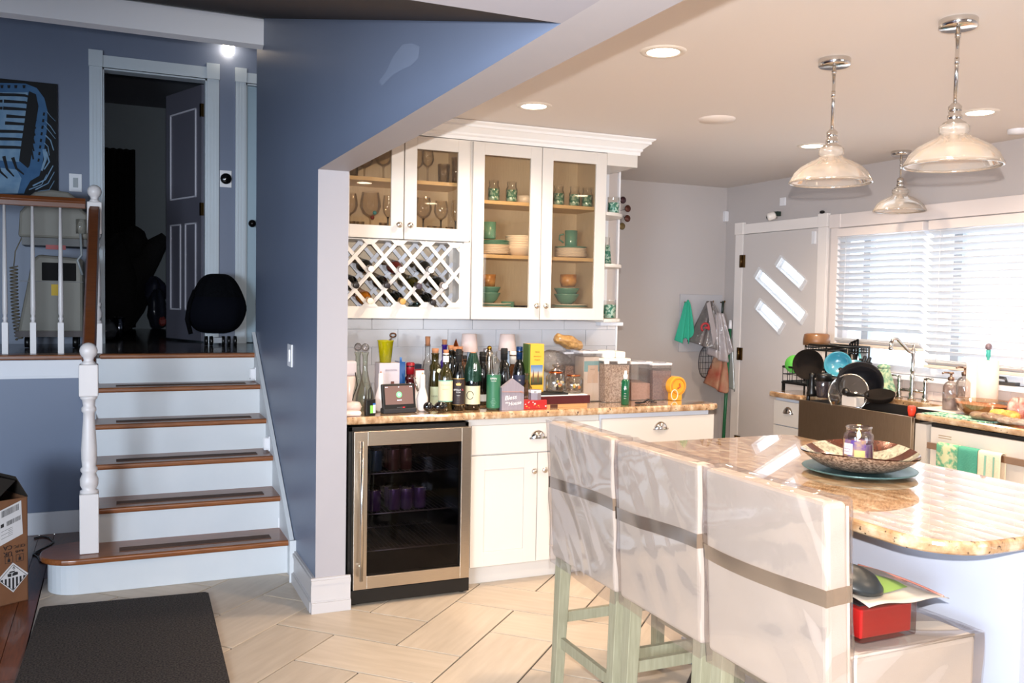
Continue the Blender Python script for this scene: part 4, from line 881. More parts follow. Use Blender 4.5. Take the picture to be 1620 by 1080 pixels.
wg(660, 4.76, SF2, .18, .034, .085, 'wine glass on the upper shelf beside the door stile', 'upper stemware')
wg(606, 4.68, SF2, .165, .045, .07, 'round wine glass on the upper shelf behind the left door', 'upper stemware')
wg(576, 4.72, SF2, .15, .045, .06, 'wine glass at the left of the upper shelf behind the left door', 'upper stemware')
lathe_thing('tumbler', 'clear straight tumbler on the upper shelf behind the second door', 'glass', (at(702, 280, 1, 4.68).x, 4.68, SF2), [(0, .006), (.03, .002), (.034, .105), (.032, .105), (.028, .012), (0, .012)], G_)
lathe_thing('tumbler', 'tall slim tumbler at the right of the upper shelf behind the second door', 'glass', (at(722, 280, 1, 4.70).x, 4.70, SF2), [(0, .006), (.024, .002), (.028, .15), (.026, .15), (.022, .012), (0, .012)], G_)
lathe_thing('tumbler', 'short tumbler at the left edge of the upper shelf', 'glass', (at(558, 280, 1, 4.66).x, 4.66, SF2), [(0, .006), (.027, .002), (.03, .08), (.028, .08), (.025, .012), (0, .012)], G_)
# ---------------- dishes in the right cabinet
S0, S1, S2 = ZBt+.0225, 1.741, 2.037
def patg(name):
    m = bpy.data.materials.new(name); m.use_nodes = True; nt = m.node_tree; b = nt.nodes['Principled BSDF']
    tc = nt.nodes.new('ShaderNodeTexCoord'); v = nt.nodes.new('ShaderNodeTexVoronoi'); v.inputs['Scale'].default_value = 70; nt.links.new(tc.outputs['Object'], v.inputs['Vector'])
    r = nt.nodes.new('ShaderNodeValToRGB'); e = r.color_ramp.elements; e[0].color = lin((50, 130, 110))+(1,); e[1].color = lin((190, 220, 205))+(1,); e[0].position = .3; e[1].position = .75
    sp = nt.nodes.new('ShaderNodeSeparateColor'); nt.links.new(v.outputs['Color'], sp.inputs[0]); nt.links.new(sp.outputs[0], r.inputs[0]); nt.links.new(r.outputs[0], b.inputs['Base Color']); b.inputs['Roughness'].default_value = .25
    return m
CHIP = patg('sea_glass_chips')
def seaglass_cup(px, lb):
    x = at(px, 310, 1, 4.66).x; t = thing('sea_glass_tumbler', lb, 'glass', (x, 4.66, S2), group='tumblers of teal glass chips')
    MB().lathe((0, 0, 0), [(0, .003), (.030, .002), (.033, .012), (.033, .075), (.026, .088), (.028, .118)], 20, caps=False).build('tumbler_glass', CLEAR, t, local=True)
    MB().lathe((0, 0, 0), [(0, .006), (.030, .006), (.031, .012), (.031, .070), (0, .072)], 16).build('glass_chips', CHIP, t, local=True)
for px, lb in ((781, 'left tumbler of teal glass chips behind the third door'), (809.5, 'right tumbler of teal glass chips behind the third door'), (884, 'left tumbler of teal glass chips behind the fourth door'), (909, 'middle tumbler of teal glass chips behind the fourth door'), (929, 'right tumbler of teal glass chips behind the fourth door')): seaglass_cup(px, lb)
mb = MB(); x = at(830, 310, 1, 4.70).x; mb.lathe((0, 0, 0), [(0, .002), (.045, .002), (.055, .045), (.052, .045), (.042, .008), (0, .008)], 24); tag(mb.build('fluted_dish', CREAMC), 'white fluted dish beside the teal-chip tumblers', 'dish'); bpy.data.objects['fluted_dish'].location = (x, 4.70, S2)
PLC = [(0, .002), (.06, .001), (.085, .006), (.108, .012), (.108, .015), (.084, .010), (.06, .006), (0, .006)]
ORD = ['lowest', 'second', 'third', 'fourth', 'fifth', 'sixth', 'seventh', 'eighth']
def stack(name, label, cat, x, y, z, n, dz, prof, mats_, group, rs=1.0):
    t0 = None; top = z
    for i in range(n):
        m = mats_[i % len(mats_)]; lb = ('topmost ' if i == n-1 and n > 1 else ORD[i]+(' from the bottom ' if i else ' ') if n > 1 else '')+label % ('cream' if m is CREAMC else 'teal'); lb = ' '.join(lb.split()[:16])
        t = MB().lathe((0, 0, 0), [(r_*rs, zz) for r_, zz in prof], 28).build(name, m) if i < len(mats_) else dupm[i % len(mats_)].copy()
        if i < len(mats_):
            if i == 0: dupm = []
            dupm.append(t); 
        else: COL.objects.link(t)
        t.location = (x, y, z+i*dz); tag(t, lb, cat, group); top = z+i*dz
    return top
xA = at(775, 400, 1, 4.70).x; xB = at(822, 400, 1, 4.70).x; xC = at(903, 400, 1, 4.70).x
tp = stack('plate', '%s salad plate in the stack behind the left stile of the third door', 'plate', xA+.02, 4.70, S1, 6, .0085, PLC, [CREAMC], 'salad plates, third door', .85); tp = stack('plate', '%s salad plate on top of the cream stack behind the third door', 'plate', xA+.02, 4.70, tp+.009, 3, .008, PLC, [TEAL], 'teal plates on the salad stack, third door', .85)
BWL = [(0, .003), (.03, .001), (.055, .022), (.076, .055), (.079, .062), (.076, .062), (.052, .026), (.028, .006), (0, .006)]
stack('bowl', '%s bowl in the nested stack behind the third door, middle shelf', 'bowl', xB, 4.70, S1, 6, .013, [(0, .003), (.045, .001), (.065, .022), (.078, .045), (.079, .05), (.076, .05), (.062, .026), (.04, .006), (0, .006)], [CREAMC], 'cream bowls, middle shelf', 1.05)
tp = stack('plate', '%s dinner plate in the stack behind the fourth door, middle shelf', 'plate', xC, 4.70, S1, 6, .0085, PLC, [CREAMC], 'plates, fourth door middle shelf', .88); tp = stack('plate', '%s plate on top of the cream stack behind the fourth door, middle shelf', 'plate', xC, 4.70, tp+.009, 1, .008, PLC, [TEAL], 'teal plate', .88)
MUG = [(0, .003), (.032, .001), (.036, .006), (.0375, .095), (.035, .095), (.032, .008), (0, .008)]
def mug(x, y, z, label, m=TEAL, h=1.):
    t = thing('mug', label, 'mug', (x, y, z)); MB().lathe((0, 0, 0), [(r_, zz*h) for r_, zz in MUG], 24).build('cup', m, t, local=True)
    MB().tube([(-.034*math.cos(.3), .03, .075*h), (-.05, .045, .07*h), (-.052, .05, .045*h), (-.034, .03, .025*h)], .005, 7).build('handle', m, t, local=True); return t
mug(xC, 4.70, tp+.015, 'teal mug on the plate stack behind the fourth door'); mug(xA-.005, 4.70, S1+.09, 'teal mug on the salad plates behind the third door')
tp = stack('plate', '%s dinner plate in the bottom stack behind the third door', 'plate', at(785, 480, 1, 4.70).x, 4.70, S0, 7, .0085, PLC, [CREAMC, TEAL], 'dinner plates, bottom shelf left', 1.0)
stack('bowl', '%s bowl on the dinner plates behind the third door', 'bowl', at(773, 480, 1, 4.70).x, 4.70, tp+.012, 2, .032, BWL, [TEAL], 'teal bowls, bottom left', .85)
AMC = mk('amber_crackle', (150, 96, 50), .25, var=(30, .2), rgb2=(210, 160, 96), coat=.4)
tag(MB().lathe((at(773, 440, 1, 4.70).x, 4.70, tp+.105), [(.036, 0), (.042, .07), (.04, .07), (.034, .01), (0, .01)], 20).build('amber_cup', AMC), 'mottled amber cup on the teal bowls behind the third door', 'cup')
mug(at(801, 480, 1, 4.66).x, 4.64, S0, 'wide teal mug standing right of the plate stack behind the third door', TEAL, .8)
for px, lb in ((818, 'left'), (830, 'right')): lathe_thing('small_glass', lb+' of the two small dark glasses at the foot of the third door', 'glass', (at(px, 480, 1, 4.62).x, 4.62, S0), [(0, .003), (.02, .001), (.024, .055), (.022, .055), (.018, .01), (0, .01)], thin('smoke_glass', (150, 150, 160), .15), 'small dark glasses')
xD = at(901, 480, 1, 4.70).x
tp = stack('plate', '%s dinner plate in the bottom stack behind the fourth door', 'plate', xD, 4.70, S0, 7, .0085, PLC, [CREAMC, TEAL], 'dinner plates, bottom shelf right', 1.0)
stack('bowl', '%s bowl on the dinner plates behind the fourth door', 'bowl', xD-.02, 4.70, tp+.012, 2, .034, BWL, [TEAL], 'teal bowls, bottom right', .95)
tag(MB().lathe((xD-.012, 4.70, tp+.118), [(.04, 0), (.05, .028), (.048, .07), (.046, .07), (.04, .01), (0, .01)], 20).build('amber_bowl', AMC), 'mottled amber bowl on the teal bowls behind the fourth door', 'bowl')
# sea glass vases on corner shelves
def chipvase(px, z, label, prof, fill, Y=4.70):
    x = at(px, 400, 1, Y).x; t = thing('sea_glass_vase', label, 'vase', (x, Y, z), group='vases on the corner shelves')
    MB().lathe((0, 0, 0), prof, 20, caps=False).build('vase_glass', CLEAR, t, local=True); MB().lathe((0, 0, 0), fill, 16).build('glass_chips', CHIP, t, local=True)
chipvase(969, 2.010, 'square-shouldered vase of teal chips on the top corner shelf', [(0, .002), (.036, .002), (.036, .105)], [(.034, .003), (.034, .07), (0, .075)])
chipvase(961, 1.712, 'narrow tapering vase of teal chips on the middle corner shelf', [(0, .002), (.026, .002), (.012, .15), (.014, .165)], [(.025, .003), (.014, .115), (0, .118)])
chipvase(966, 1.392, 'wide vase of teal chips on the lowest corner shelf', [(0, .002), (.04, .002), (.04, .11)], [(.038, .003), (.038, .08), (0, .086)])
mb = MB(); mb.box(2.60, 4.60, 1.352, 2.75, 4.66, 1.371); tag(mb.build('under_shelf_hook', mk('hook_plastic', (200, 204, 212), .3)), 'small clear bracket under the lowest corner shelf', 'bracket')
# medallion wall art
c = at(972, 336, 1, 6.10); t = thing('wall_medallion', 'round metal wall ornament of small brown discs right of the cabinets', 'wall art', tuple(c)); MR = .125
mb = MB()
for i in range(10): 
    a_ = 2*PI*i/10+.3; mb.cyl((c.x, 6.105, c.z), (c.x+MR*math.cos(a_), 6.105, c.z+MR*math.sin(a_)), .003, n=5)
mb.build('wire_frame', mk('medallion_wire', (150, 146, 150), .4, .6), t)
MDM = [mk('disc_rust', (96, 52, 40), .4, .3), mk('disc_plum', (72, 44, 52), .4, .3), mk('disc_bronze', (120, 100, 60), .4, .3)]
for i in range(10):
    a_ = 2*PI*i/10+.3; MB().lathe((c.x+MR*math.cos(a_), 6.10, c.z+MR*math.sin(a_)), [(.028, 0), (.024, .006), (0, .008)], 16, ax=(0, -1, 0)).build('metal_disc', MDM[i % 3], t)
MB().lathe((c.x, 6.10, c.z), [(.05, 0), (.044, .01), (0, .014)], 20, ax=(0, -1, 0)).build('metal_disc', MDM[0], t)
# ------------------------------------------------------------ things on the bar counter (top z = CT)
CT = .9185
def px_at(px, Y): return at(px, 600, 1, Y).x
def z_at(px, py, Y): return at(px, py, 1, Y).z
def scl(px, Y): return FW.dot(at(px, 600, 1, Y)-EYE)/FOC
def bottle(px, Y, top, wpx, label, glass, neck=None, cap=None, lab=None, sh=(.58, .70), name='bottle', group='bottles on the bar counter', capz=.9, nr=.0145):
    """px centre, top row, body width in pixels; lab=(rgb, z0, z1, angle shift, width, second band)"""
    x = px_at(px, Y); h = z_at(px, top, Y)-CT; r = wpx*scl(px, Y)/2
    t = thing(name, label, 'bottle', (x, Y, CT), group=group)
    a_, b_ = sh
    MB().lathe((0, 0, 0), [(r*.85, .0), (r, .006), (r, h*a_), (r*.86, h*(a_+(b_-a_)*.45)), (nr*1.6, h*b_*.985), (nr, h*b_+.01), (nr, h*capz), (nr*1.15, h*capz+.001), (nr*1.15, h*capz+.008)], 24).build('bottle_glass', glass, t, local=True)
    if cap:
        kind, m = cap
        if kind == 'cork': MB().lathe((0, 0, 0), [(nr*.85, h*capz), (nr*1.0, h), (0, h+.0005)], 14).build('cork', m, t, local=True)
        elif kind == 'foil': MB().lathe((0, 0, 0), [(nr*1.1, h*b_+.02), (nr*1.12, h-.004), (nr*.9, h), (0, h+.0005)], 16).build('foil_cap', m, t, local=True)
        elif kind == 'ball': MB().ball((0, 0, h-.012), .014).build('stopper', m, t, local=True)
    view = math.atan2(-Y, -x)
    if lab:
        for L_ in lab:
            m, z0, z1, sh_, w_ = L_; MB().patch((0, 0, 0), r+.0006, z0*h, z1*h, view+sh_, w_).build('label', m, t, local=True)
    t['_r'] = r; t['_h'] = h; return t
def btext(t, body, size, zf, m, du=0., nm='label_text'):
    x, y, z = t.location; r = t['_r']+.0016; d = Vector((-x, -y, 0)).normalized(); rt = Vector((-d.y, d.x, 0))
    text(nm, body, size, Vector((x, y, z+t['_h']*zf))+d*r+rt*du, rt, (0, 0, 1), m, t, .0003)
PCREAM = mk('label_cream', (214, 204, 168), .6); PWHITE = mk('label_white', (226, 224, 222), .6); PNAVY = mk('label_navy', (40, 46, 72), .6); PBRN = mk('label_brown_black', (40, 28, 30), .6); PGRN = mk('label_green', (40, 104, 72), .5, coat=.3); PGOLD = mk('label_gold', (190, 150, 84), .4, .4)
GPUR = mk('purple_glass', (52, 30, 120), .1, coat=.6); GBLK = mk('black_bottle_glass', (8, 9, 9), .06, coat=.7); GBRN = mk('brown_bottle_glass', (70, 40, 16), .1, coat=.5)
# decanters with ball stoppers
for px, top, lb in ((566, 546, 'clear glass decanter with ball stopper, left of the pair'), (577.5, 547, 'clear glass decanter with ball stopper, right of the pair')):
    Y = 4.62 if px < 570 else 4.50; x = px_at(px, Y); h = z_at(px, top+9, Y)-CT; t = thing('decanter', lb, 'decanter', (x, Y, CT), group='clear glass decanters')
    r = 15*scl(px, Y)
    MB().lathe((0, 0, 0), [(0, .003), (r*.8, .002), (r, .025), (r*.92, h*.28), (r*.45, h*.52), (.013, h*.68), (.012, h*.92), (.019, h*.99)], 26, caps=False).build('decanter_body', thin('decanter_glass', (240, 246, 240), .14), t, local=True)
    MB().ball((0, 0, h+.022), .020, 18, k=12).build('ball_stopper', thin('stopper_glass', (244, 244, 246), .16), t, local=True)
# pink-white rounded gadgets at left end
PK = mk('pale_pink_plastic', (226, 206, 200), .3, coat=.3)
p = (px_at(553, 4.62), 4.62); t = thing('charging_speaker', 'white upright rounded gadget with a pale screen at the left end of the bar', 'gadget', (p[0], p[1], CT))
mb = MB(); mb.lathe((0, 0, 0), [(.028, 0), (.032, .01), (.034, .16), (.03, .165)], 22); mb.build('body', PK, t, local=True)
bx('head', mk('gadget_lilac', (214, 206, 214), .3), (-.035, -.03, .165, .033, .03, .245), t, bevel=.014, local=True, seg=3)
p = (px_at(558, 4.42), 4.42); t = thing('hockey_puck_speaker', 'rounded pale pink gadget behind the flat one at the left end of the bar', 'gadget', (p[0], p[1], CT)); MB().lathe((0, 0, 0), [(.03, .0), (.042, .012), (.045, .032), (.036, .05), (0, .056)], 26).build('body', PK, t, local=True)
p = (px_at(558, 4.29), 4.29); t = thing('flat_case', 'flat pale pink case with rounded ends at the front left corner of the bar', 'case', (p[0]-.005, p[1], CT)); bx('body', PK, (-.045, -.03, 0, .045, .03, .026), t, bevel=.012, local=True, seg=4)
# small black device with coloured labels
x = px_at(586, 4.28); t = thing('battery_pack', 'small black upright device with green and white sticker near the decanters', 'gadget', (x, 4.28, CT), .2)
bx('body', BLACK, (-.026, -.012, 0, .024, .014, .080), t, bevel=.003, local=True); bx('sticker', mk('sticker_green', (126, 190, 84), .5), (-.006, -.0135, .012, .010, -.011, .05), t, local=True); bx('sticker', PWHITE, (.010, -.0135, .012, .022, -.011, .052), t, local=True); bx('sticker', mk('sticker_blue', (30, 90, 150), .5), (.008, -.0137, .052, .023, -.011, .06), t, local=True)
MB().tube([(-.01, 0, .08), (-.008, 0, .125), (.008, .01, .14), (.012, .01, .115), (.008, 0, .08)], .0022, 6).build('wire_loop', BLACK, t, local=True)
MB().tube([(px_at(561, 4.5), 4.5, CT+.19), (px_at(566, 4.5), 4.5, CT+.12), (px_at(562, 4.45), 4.45, CT+.09), (px_at(558, 4.42), 4.42, CT+.05)], .003, 6); 
mb = MB(); mb.tube([(px_at(562, 4.42), 4.42, CT+.20), (px_at(565.5, 4.42), 4.42, CT+.135), (px_at(560, 4.40), 4.40, CT+.09), (px_at(558, 4.40), 4.40, CT+.062)], .0024, 6); tag(mb.build('charging_cable', BLACK), 'thin black cable hanging beside the decanters', 'cable')
# boxes
def carton(name, label, cat, pxl, pxr, Y, top, depth, m, base=CT, group=None, bev=.001, rz=0):
    xl, xr = px_at(pxl, Y), px_at(pxr, Y); h = z_at((pxl+pxr)/2, top, Y)-base
    t = thing(name, label, cat, ((xl+xr)/2, Y+depth/2, base), rz, group); w_ = (xr-xl)/2
    bx('box_body', m, (-w_, -depth/2, 0, w_, depth/2, h), t, bevel=bev, local=True); t['_h'] = h; t['_w'] = w_; t['_d'] = depth; return t
def front(t, name, m, u0, v0, u1, v1, off=.0012):
    w_, h, d = t['_w'], t['_h'], t['_d']; return bx(name, m, (-w_+2*w_*u0, -d/2-off, h*v0, -w_+2*w_*u1, -d/2, h*v1), t, local=True)
def ftext(t, body, size, u, v, m, off=.0016):
    w_, h, d = t['_w'], t['_h'], t['_d']; T = wmx(t); text('printed_text', body, size, T@Vector((-w_+2*w_*u, -d/2-off, h*v)), T.to_3x3()@Vector((1, 0, 0)), (0, 0, 1), m, t, .0003)
SIL = mk('silver_grey_card', (190, 182, 188), .45)
t = carton('gift_box', 'silver-grey boxed wine set printed with a rose gold bottle, under the yellow cup', 'box', 600, 632, 4.50, 574, .09, SIL)
bz = MB(); w_ = t['_w']; hh = t['_h']
bz.add([(x_*w_, -.0462, z_*hh) for x_, z_ in ((-.15, 0.0), (.75, 0.0), (.75, .32), (.5, .46), (.46, .60), (.14, .60), (.10, .46), (-.15, .32))], [tuple(range(8))]); bz.build('printed_bottle', mk('rose_gold_print', (128, 84, 76), .3, .5), t, local=True); ftext(t, 'ENVISION', .014, .58, .84, mk('grey_ink', (120, 110, 124), .6))
yb = CT+t['_h']; px, Y = 609.5, 4.53; r1 = 12.6*scl(px, Y); r0 = 8.8*scl(px, Y); hz = z_at(px, 538, Y)-yb
tc_ = thing('yellow_cup', 'translucent yellow plastic cup standing on the silver-grey box', 'cup', (px_at(px, Y), Y, yb))
MB().lathe((0, 0, 0), [(0, .003), (r0, .001), (r1*.97, hz-.006), (r1*1.06, hz-.004), (r1*1.04, hz), (r1*.94, hz-.001), (r0*.9, .006)], 24, caps=False).build('cup_body', thin('yellow_plastic', (236, 230, 60), .08, .1, .5, (224, 222, 20)), tc_, local=True)
mb = MB(); x = px_at(px, Y); zt = z_at(620, 530, Y)
t = thing('corkscrew', 'metal corkscrew with a ring handle standing in the yellow cup', 'corkscrew', (x, Y, yb+.01))
mb.tube([(x+.0, Y, yb+.02), (x+.02, Y, yb+hz), (px_at(620, Y)-.002, Y, zt-.016)], .0045, 7); mb.build('shaft', mk('opener_steel', (110, 96, 88), .3, .8), t)
MB().tube([(px_at(621, Y)+.016*math.cos(2*PI*i/14), Y, zt+.010*math.sin(2*PI*i/14)) for i in range(14)], .0042, 7, closed=True).build('ring', mk('opener_bronze', (84, 56, 40), .3, .8), t)
tb = carton('perfume_box', 'glossy dark blue flat box standing right of the silver-grey box', 'box', 632, 641, 4.50, 572, .09, mk('gloss_blue', (8, 70, 128), .15, .4, coat=.6))
MB().lathe((.004, 0, tb['_h']), [(.006, 0), (.006, .02), (0, .021)], 12).build('nozzle', mk('nozzle_blue', (60, 110, 170), .3), tb, local=True)
bottle(649, 4.52, 573, 14, 'red-capped dark bottle right of the blue box', mk('dark_red_glass', (60, 10, 14), .1, coat=.6), cap=('foil', mk('red_cap', (140, 14, 28), .35)), lab=[(mk('label_red', (176, 24, 36), .5), .2, .27, 0, 2.0)], nr=.02, sh=(.55, .66))
t = carton('playing_card_box', 'small dark red and white book standing behind the smart display', 'book', 652, 671, 4.56, 584, .03, mk('maroon_card', (120, 22, 28), .5)); front(t, 'white_cover', PWHITE, .28, .0, 1, .97)
t = carton('framed_card', 'dark blue box lying behind the red and white book', 'box', 650, 667, 4.72, 576, .06, mk('navy_card', (38, 44, 66), .4))
# white aerators
WPL = mk('warm_white_plastic', (226, 214, 208), .3, coat=.3)
for px, Y, top, lb in ((602.5, 4.40, 587, 'white tapered bottle with cork tip left of the smart display'), (668.5, 4.36, 589, 'white tapered bottle with gold tip right of the smart display')):
    h = z_at(px, top, Y)-CT; t = thing('tapered_bottle', lb, 'bottle', (px_at(px, Y), Y, CT))
    MB().lathe((0, 0, 0), [(.014, 0), (.028, .012), (.029, h*.34), (.026, h*.40), (.015, h*.60), (.0135, h*.62), (.0125, h*.94), (.005, h*.96)], 22).build('body', WPL, t, local=True)
    MB().lathe((0, 0, h*.955), [(.005, 0), (.003, h*.04), (0, h*.045)], 10).build('tip', CORK if px < 610 else PGOLD, t, local=True)
# lighter with chrome
mb = MB(); p0, p1 = at(653, 605, 1, 4.40), at(661, 596, 1, 4.42); mb.cyl(at(661, 618, 1, 4.38), at(655, 596, 1, 4.40), .006, .004); t = tag(mb.build('wine_opener', CHROME), 'slim chrome wine opener leaning behind the smart display', 'opener')
# smart display
Y = 4.34; pts = [at(x, y, 1, Y) for x, y in ((604, 613), (659, 614), (664, 653), (603.5, 654))]
cx_ = (pts[0].x+pts[1].x)/2; W_ = (pts[1].x-pts[0].x); Hh = pts[0].z-pts[3].z
sd = thing('smart_display', 'black smart display showing a green round icon on the bar counter', 'screen', (cx_, 4.33, CT), .12)
T = Matrix.Rotation(-.20, 4, 'X'); y_ = 0
mb = MB(); mb.box(-W_/2, -.008, .018, W_/2, .010, .018+Hh, 0, T); mb.build('bezel', BLACK, sd, bevel=.006, local=True, seg=3)
mb = MB(); mb.prism([(-W_/2, -.012, 0), (W_/2, -.012, 0), (W_/2-.01, .06, 0), (-W_/2+.01, .06, 0)], (0, 0, .024)); mb.build('speaker_base', mk('display_fabric', (44, 42, 44), .9, bump=(600, .4, .002)), sd, bevel=.006, local=True)
sw, sh_ = W_*.42, Hh*.36; cz = .018+Hh*.55
def scr(x0, z0, x1, z1, m, nm, off=-.0086, em=None): mb = MB(); mb.box(x0, off-.0006, z0, x1, off, z1, 0, T); return mb.build(nm, m, sd, local=True)
scr(-sw, cz-sh_, sw, cz+sh_, mk('screen_brown', (96, 74, 68), .2, em=((110, 86, 80), .35)), 'screen')
SG = mk('screen_green', (90, 190, 110), .4, em=((96, 204, 116), .8)); SWH = mk('screen_white', (220, 220, 240), .4, em=((220, 220, 245), .8))
def sdisc(x, z, r, m, off, n=24, nm='screen_icon'):
    mb = MB(); mb.add([T@Vector((x+r*math.cos(2*PI*i/n), off, z+r*math.sin(2*PI*i/n))) for i in range(n)], [tuple(range(n))]); mb.build(nm, m, sd, local=True)
sdisc(0, cz+.002, .0150, SG, -.0096); sdisc(0, cz+.002, .0075, mk('screen_green_pale', (190, 230, 196), .4, em=((200, 240, 205), .8)), -.0099, 6); sdisc(0, cz+.002, .0035, SG, -.0102)
scr(-.012, cz-.027, .012, cz-.024, SWH, 'screen_caption', -.0094)
for x in (-sw+.006, -sw+.014, 0, sw-.014, sw-.006): sdisc(x, cz+sh_-.006, .0022, SWH, -.0096, 10)
scr(.016, .026, .028, .0285, mk('led_red', (220, 30, 50), .4, em=((230, 30, 50), 1)), 'red_light', -.0084)
for x in (-.014, -.004, .006): scr(x, .0262, x+.006, .028, mk('led_grey', (120, 120, 124), .4), 'logo_mark', -.0084)
# sunglasses
Y = 4.30; t = thing('sunglasses', 'black folded sunglasses in front of the wine bottles', 'sunglasses', (px_at(690, Y), Y, CT))
SGM = mk('gloss_black', (8, 8, 10), .08, coat=1)
for px, m, w_ in ((678, 'l', .026), (697, 'r', .035)):
    x = px_at(px, Y); MB().grid(lambda u, v: (x+w_*math.cos(2*PI*u)*math.sin(PI*v*.5)**.8, Y-.022*math.cos(PI*v*.5)-(.0 if m == 'l' else .006), CT+.030+.026*math.sin(2*PI*u)*math.sin(PI*v*.5)**.8), 22, 6).build('lens', SGM, t)
MB().tube([(px_at(684, Y), Y, CT+.03), (px_at(688, Y), Y-.004, CT+.036), (px_at(692, Y), Y, CT+.03)], .004).build('bridge', SGM, t)
MB().tube([(px_at(703, Y), Y, CT+.036), (px_at(708, Y+.03), Y+.03, CT+.028), (px_at(716, Y+.06), Y+.06, CT+.008)], .0065).build('temple', SGM, t)
MB().tube([(px_at(674, Y), Y, CT+.036), (px_at(682, Y+.05), Y+.05, CT+.022), (px_at(700, Y+.07), Y+.07, CT+.01)], .005).build('temple', SGM, t)
# bottle ranks
B = bottle
B(676, 4.68, 532, 19, 'clear corked bottle standing tallest behind the smart display', CLEAR, cap=('cork', CORK), sh=(.46, .64), capz=.86)
t = B(688, 4.50, 551, 20, 'olive glass bottle with wide cork and round cream seal', GL_OL, cap=('cork', CORK), lab=[(mk('label_sage', (176, 184, 152), .6), .05, .36, .15, 1.8)], sh=(.50, .72), nr=.019)
MB().lathe((t.location.x-.001+.012, t.location.y-t['_r']-.001, CT+t['_h']*.63), [(.012, -.006), (.012, 0), (.009, .001), (0, .001)], 18, ax=(-t.location.x, -t.location.y, 0)).build('wax_seal', PCREAM, t)
btext(t, 'DIESEL', .012, .2, mk('ink_grey', (90, 96, 84), .6))
B(702.5, 4.66, 537, 13, 'purple glass bottle with a cork behind the cream-label bottle', GPUR, cap=('cork', CORK), sh=(.5, .66), capz=.9)
t = B(705, 4.36, 553, 23, 'amber wine bottle with white neck band and cream label', GL_OL, cap=('cork', CORK), lab=[(PCREAM, .17, .49, 0, 2.6), (mk('label_mint', (120, 176, 160), .6), .155, .17, 0, 2.6), (mk('label_mint', (120, 176, 160), .6), .49, .505, 0, 2.6)], sh=(.56, .70))
MB().lathe((0, 0, 0), [(.0158, t['_h']*.80), (.0158, t['_h']*.945)], 20, caps=False).build('neck_band', PWHITE, t, local=True); btext(t, 'ITALIANO', .010, .43, mk('ink_mint', (130, 160, 140), .6)); btext(t, 'BIANCO', .008, .36, mk('ink_tan', (150, 130, 100), .6))
for px, top, lb, m in ((712.5, 546, 'first dark corked bottle in the back row left of the copper cone', GL_D), (719.5, 548, 'second dark corked bottle in the back row, under the copper cone', GL_D), (727, 548, 'third dark corked bottle in the back row beside the left lamp', GBRN)):
    B(px, 4.62, top, 16, lb, m, cap=('cork', CORK), sh=(.58, .74), nr=.0165, capz=.90)
mb = MB(); x = px_at(720.5, 4.76); z0 = z_at(720, 549, 4.76); 
t = thing('copper_cone', 'shiny copper cone ornament rising behind the corked bottles', 'ornament', (x, 4.76, CT)); MB().lathe((0, 0, 0), [(.03, 0), (.03, z0-CT-.004), (.019, z0-CT), (.0, z_at(720, 535, 4.76)-CT)], 24).build('cone', mk('copper', (200, 110, 60), .15, 1), t, local=True)
t = B(725.5, 4.35, 552, 19, 'dark bottle with black and gold label bearing a crown', GBLK, cap=('foil', BLACKM), lab=[(PBRN, .10, .52, 0, 2.7), (PGOLD, .095, .105, 0, 2.7), (PGOLD, .515, .53, 0, 2.7)], sh=(.56, .72))
btext(t, 'STELLA', .0115, .345, PWHITE, -.006); btext(t, 'ROSA', .009, .305, PWHITE); btext(t, 'NERO', .006, .25, PWHITE)
for k_ in range(4): btext(t, 'semi sweet', .0035, .22-.025*k_, mk('ink_dim', (150, 130, 120), .6))
btext(t, 'R', .014, .345, mk('ink_red', (180, 30, 40), .5), .021)
# crown emblem
x, y, z = t.location; r = t['_r']+.0018; d = Vector((-x, -y, 0)).normalized(); rt_ = Vector((-d.y, d.x, 0)); cc = Vector((x, y, z+t['_h']*.435))+d*r
mb = MB()
P = [(-.011, -.006), (.011, -.006), (.014, .006), (.007, .001), (.004, .010), (0, .002), (-.004, .010), (-.007, .001), (-.014, .006)]
mb.add([cc+rt_*u+Vector((0, 0, v)) for u, v in P], [tuple(range(9))]); mb.build('crown_emblem', PGOLD, t)
t = B(748, 4.37, 557, 24, 'dark bottle with cream label and black scribble, draped in dark green foil', GBLK, cap=('cork', CORK), lab=[(PCREAM, .10, .42, 0, 2.9)], sh=(.55, .72))
GF = mk('green_foil', (20, 54, 40), .35, .3, bump=(60, .5, .006))
h = t['_h']; r = t['_r']
MB().grid(lambda u, v: ((lambda rr, zz: (rr*math.cos(2*PI*u), rr*math.sin(2*PI*u), zz))((r*1.08 if v < .45 else r*1.08+(.019-r*1.08)*((v-.45)/.55)**.8)*(1+.05*math.sin(9*2*PI*u)), h*(.50+.49*v)+.004*math.sin(5*2*PI*u)*(1-v))), 40, 10).build('foil_drape', GF, t, local=True)
mb = MB(); x, y, z = t.location; d = Vector((-x, -y, 0)).normalized(); rt_ = Vector((-d.y, d.x, 0)); cc = Vector((x, y, z+h*.735))+d*(r*1.02+.004)+rt_*.014
for P in ([(-.010, .020), (-.005, .026), (-.002, .012), (-.006, -.006), (-.010, -.004)], [(.000, .018), (.004, .022), (.006, -.010), (.001, -.012)], [(-.012, -.014), (.002, -.017), (.006, -.011), (-.004, -.010)]): mb.add([cc+rt_*u+Vector((0, 0, v)) for u, v in P], [tuple(range(len(P)))])
mb.build('foil_emblem', PWHITE, t)
cc = Vector((x, y, z+h*.26))+d*(r+.0022)-rt_*.013
MB().tube([cc+rt_*(.017*math.cos(a_*.42))+Vector((0, 0, .021*math.sin(a_*.42))) for a_ in range(15)], .0016, 5, closed=False).build('label_scribble', INK, t)
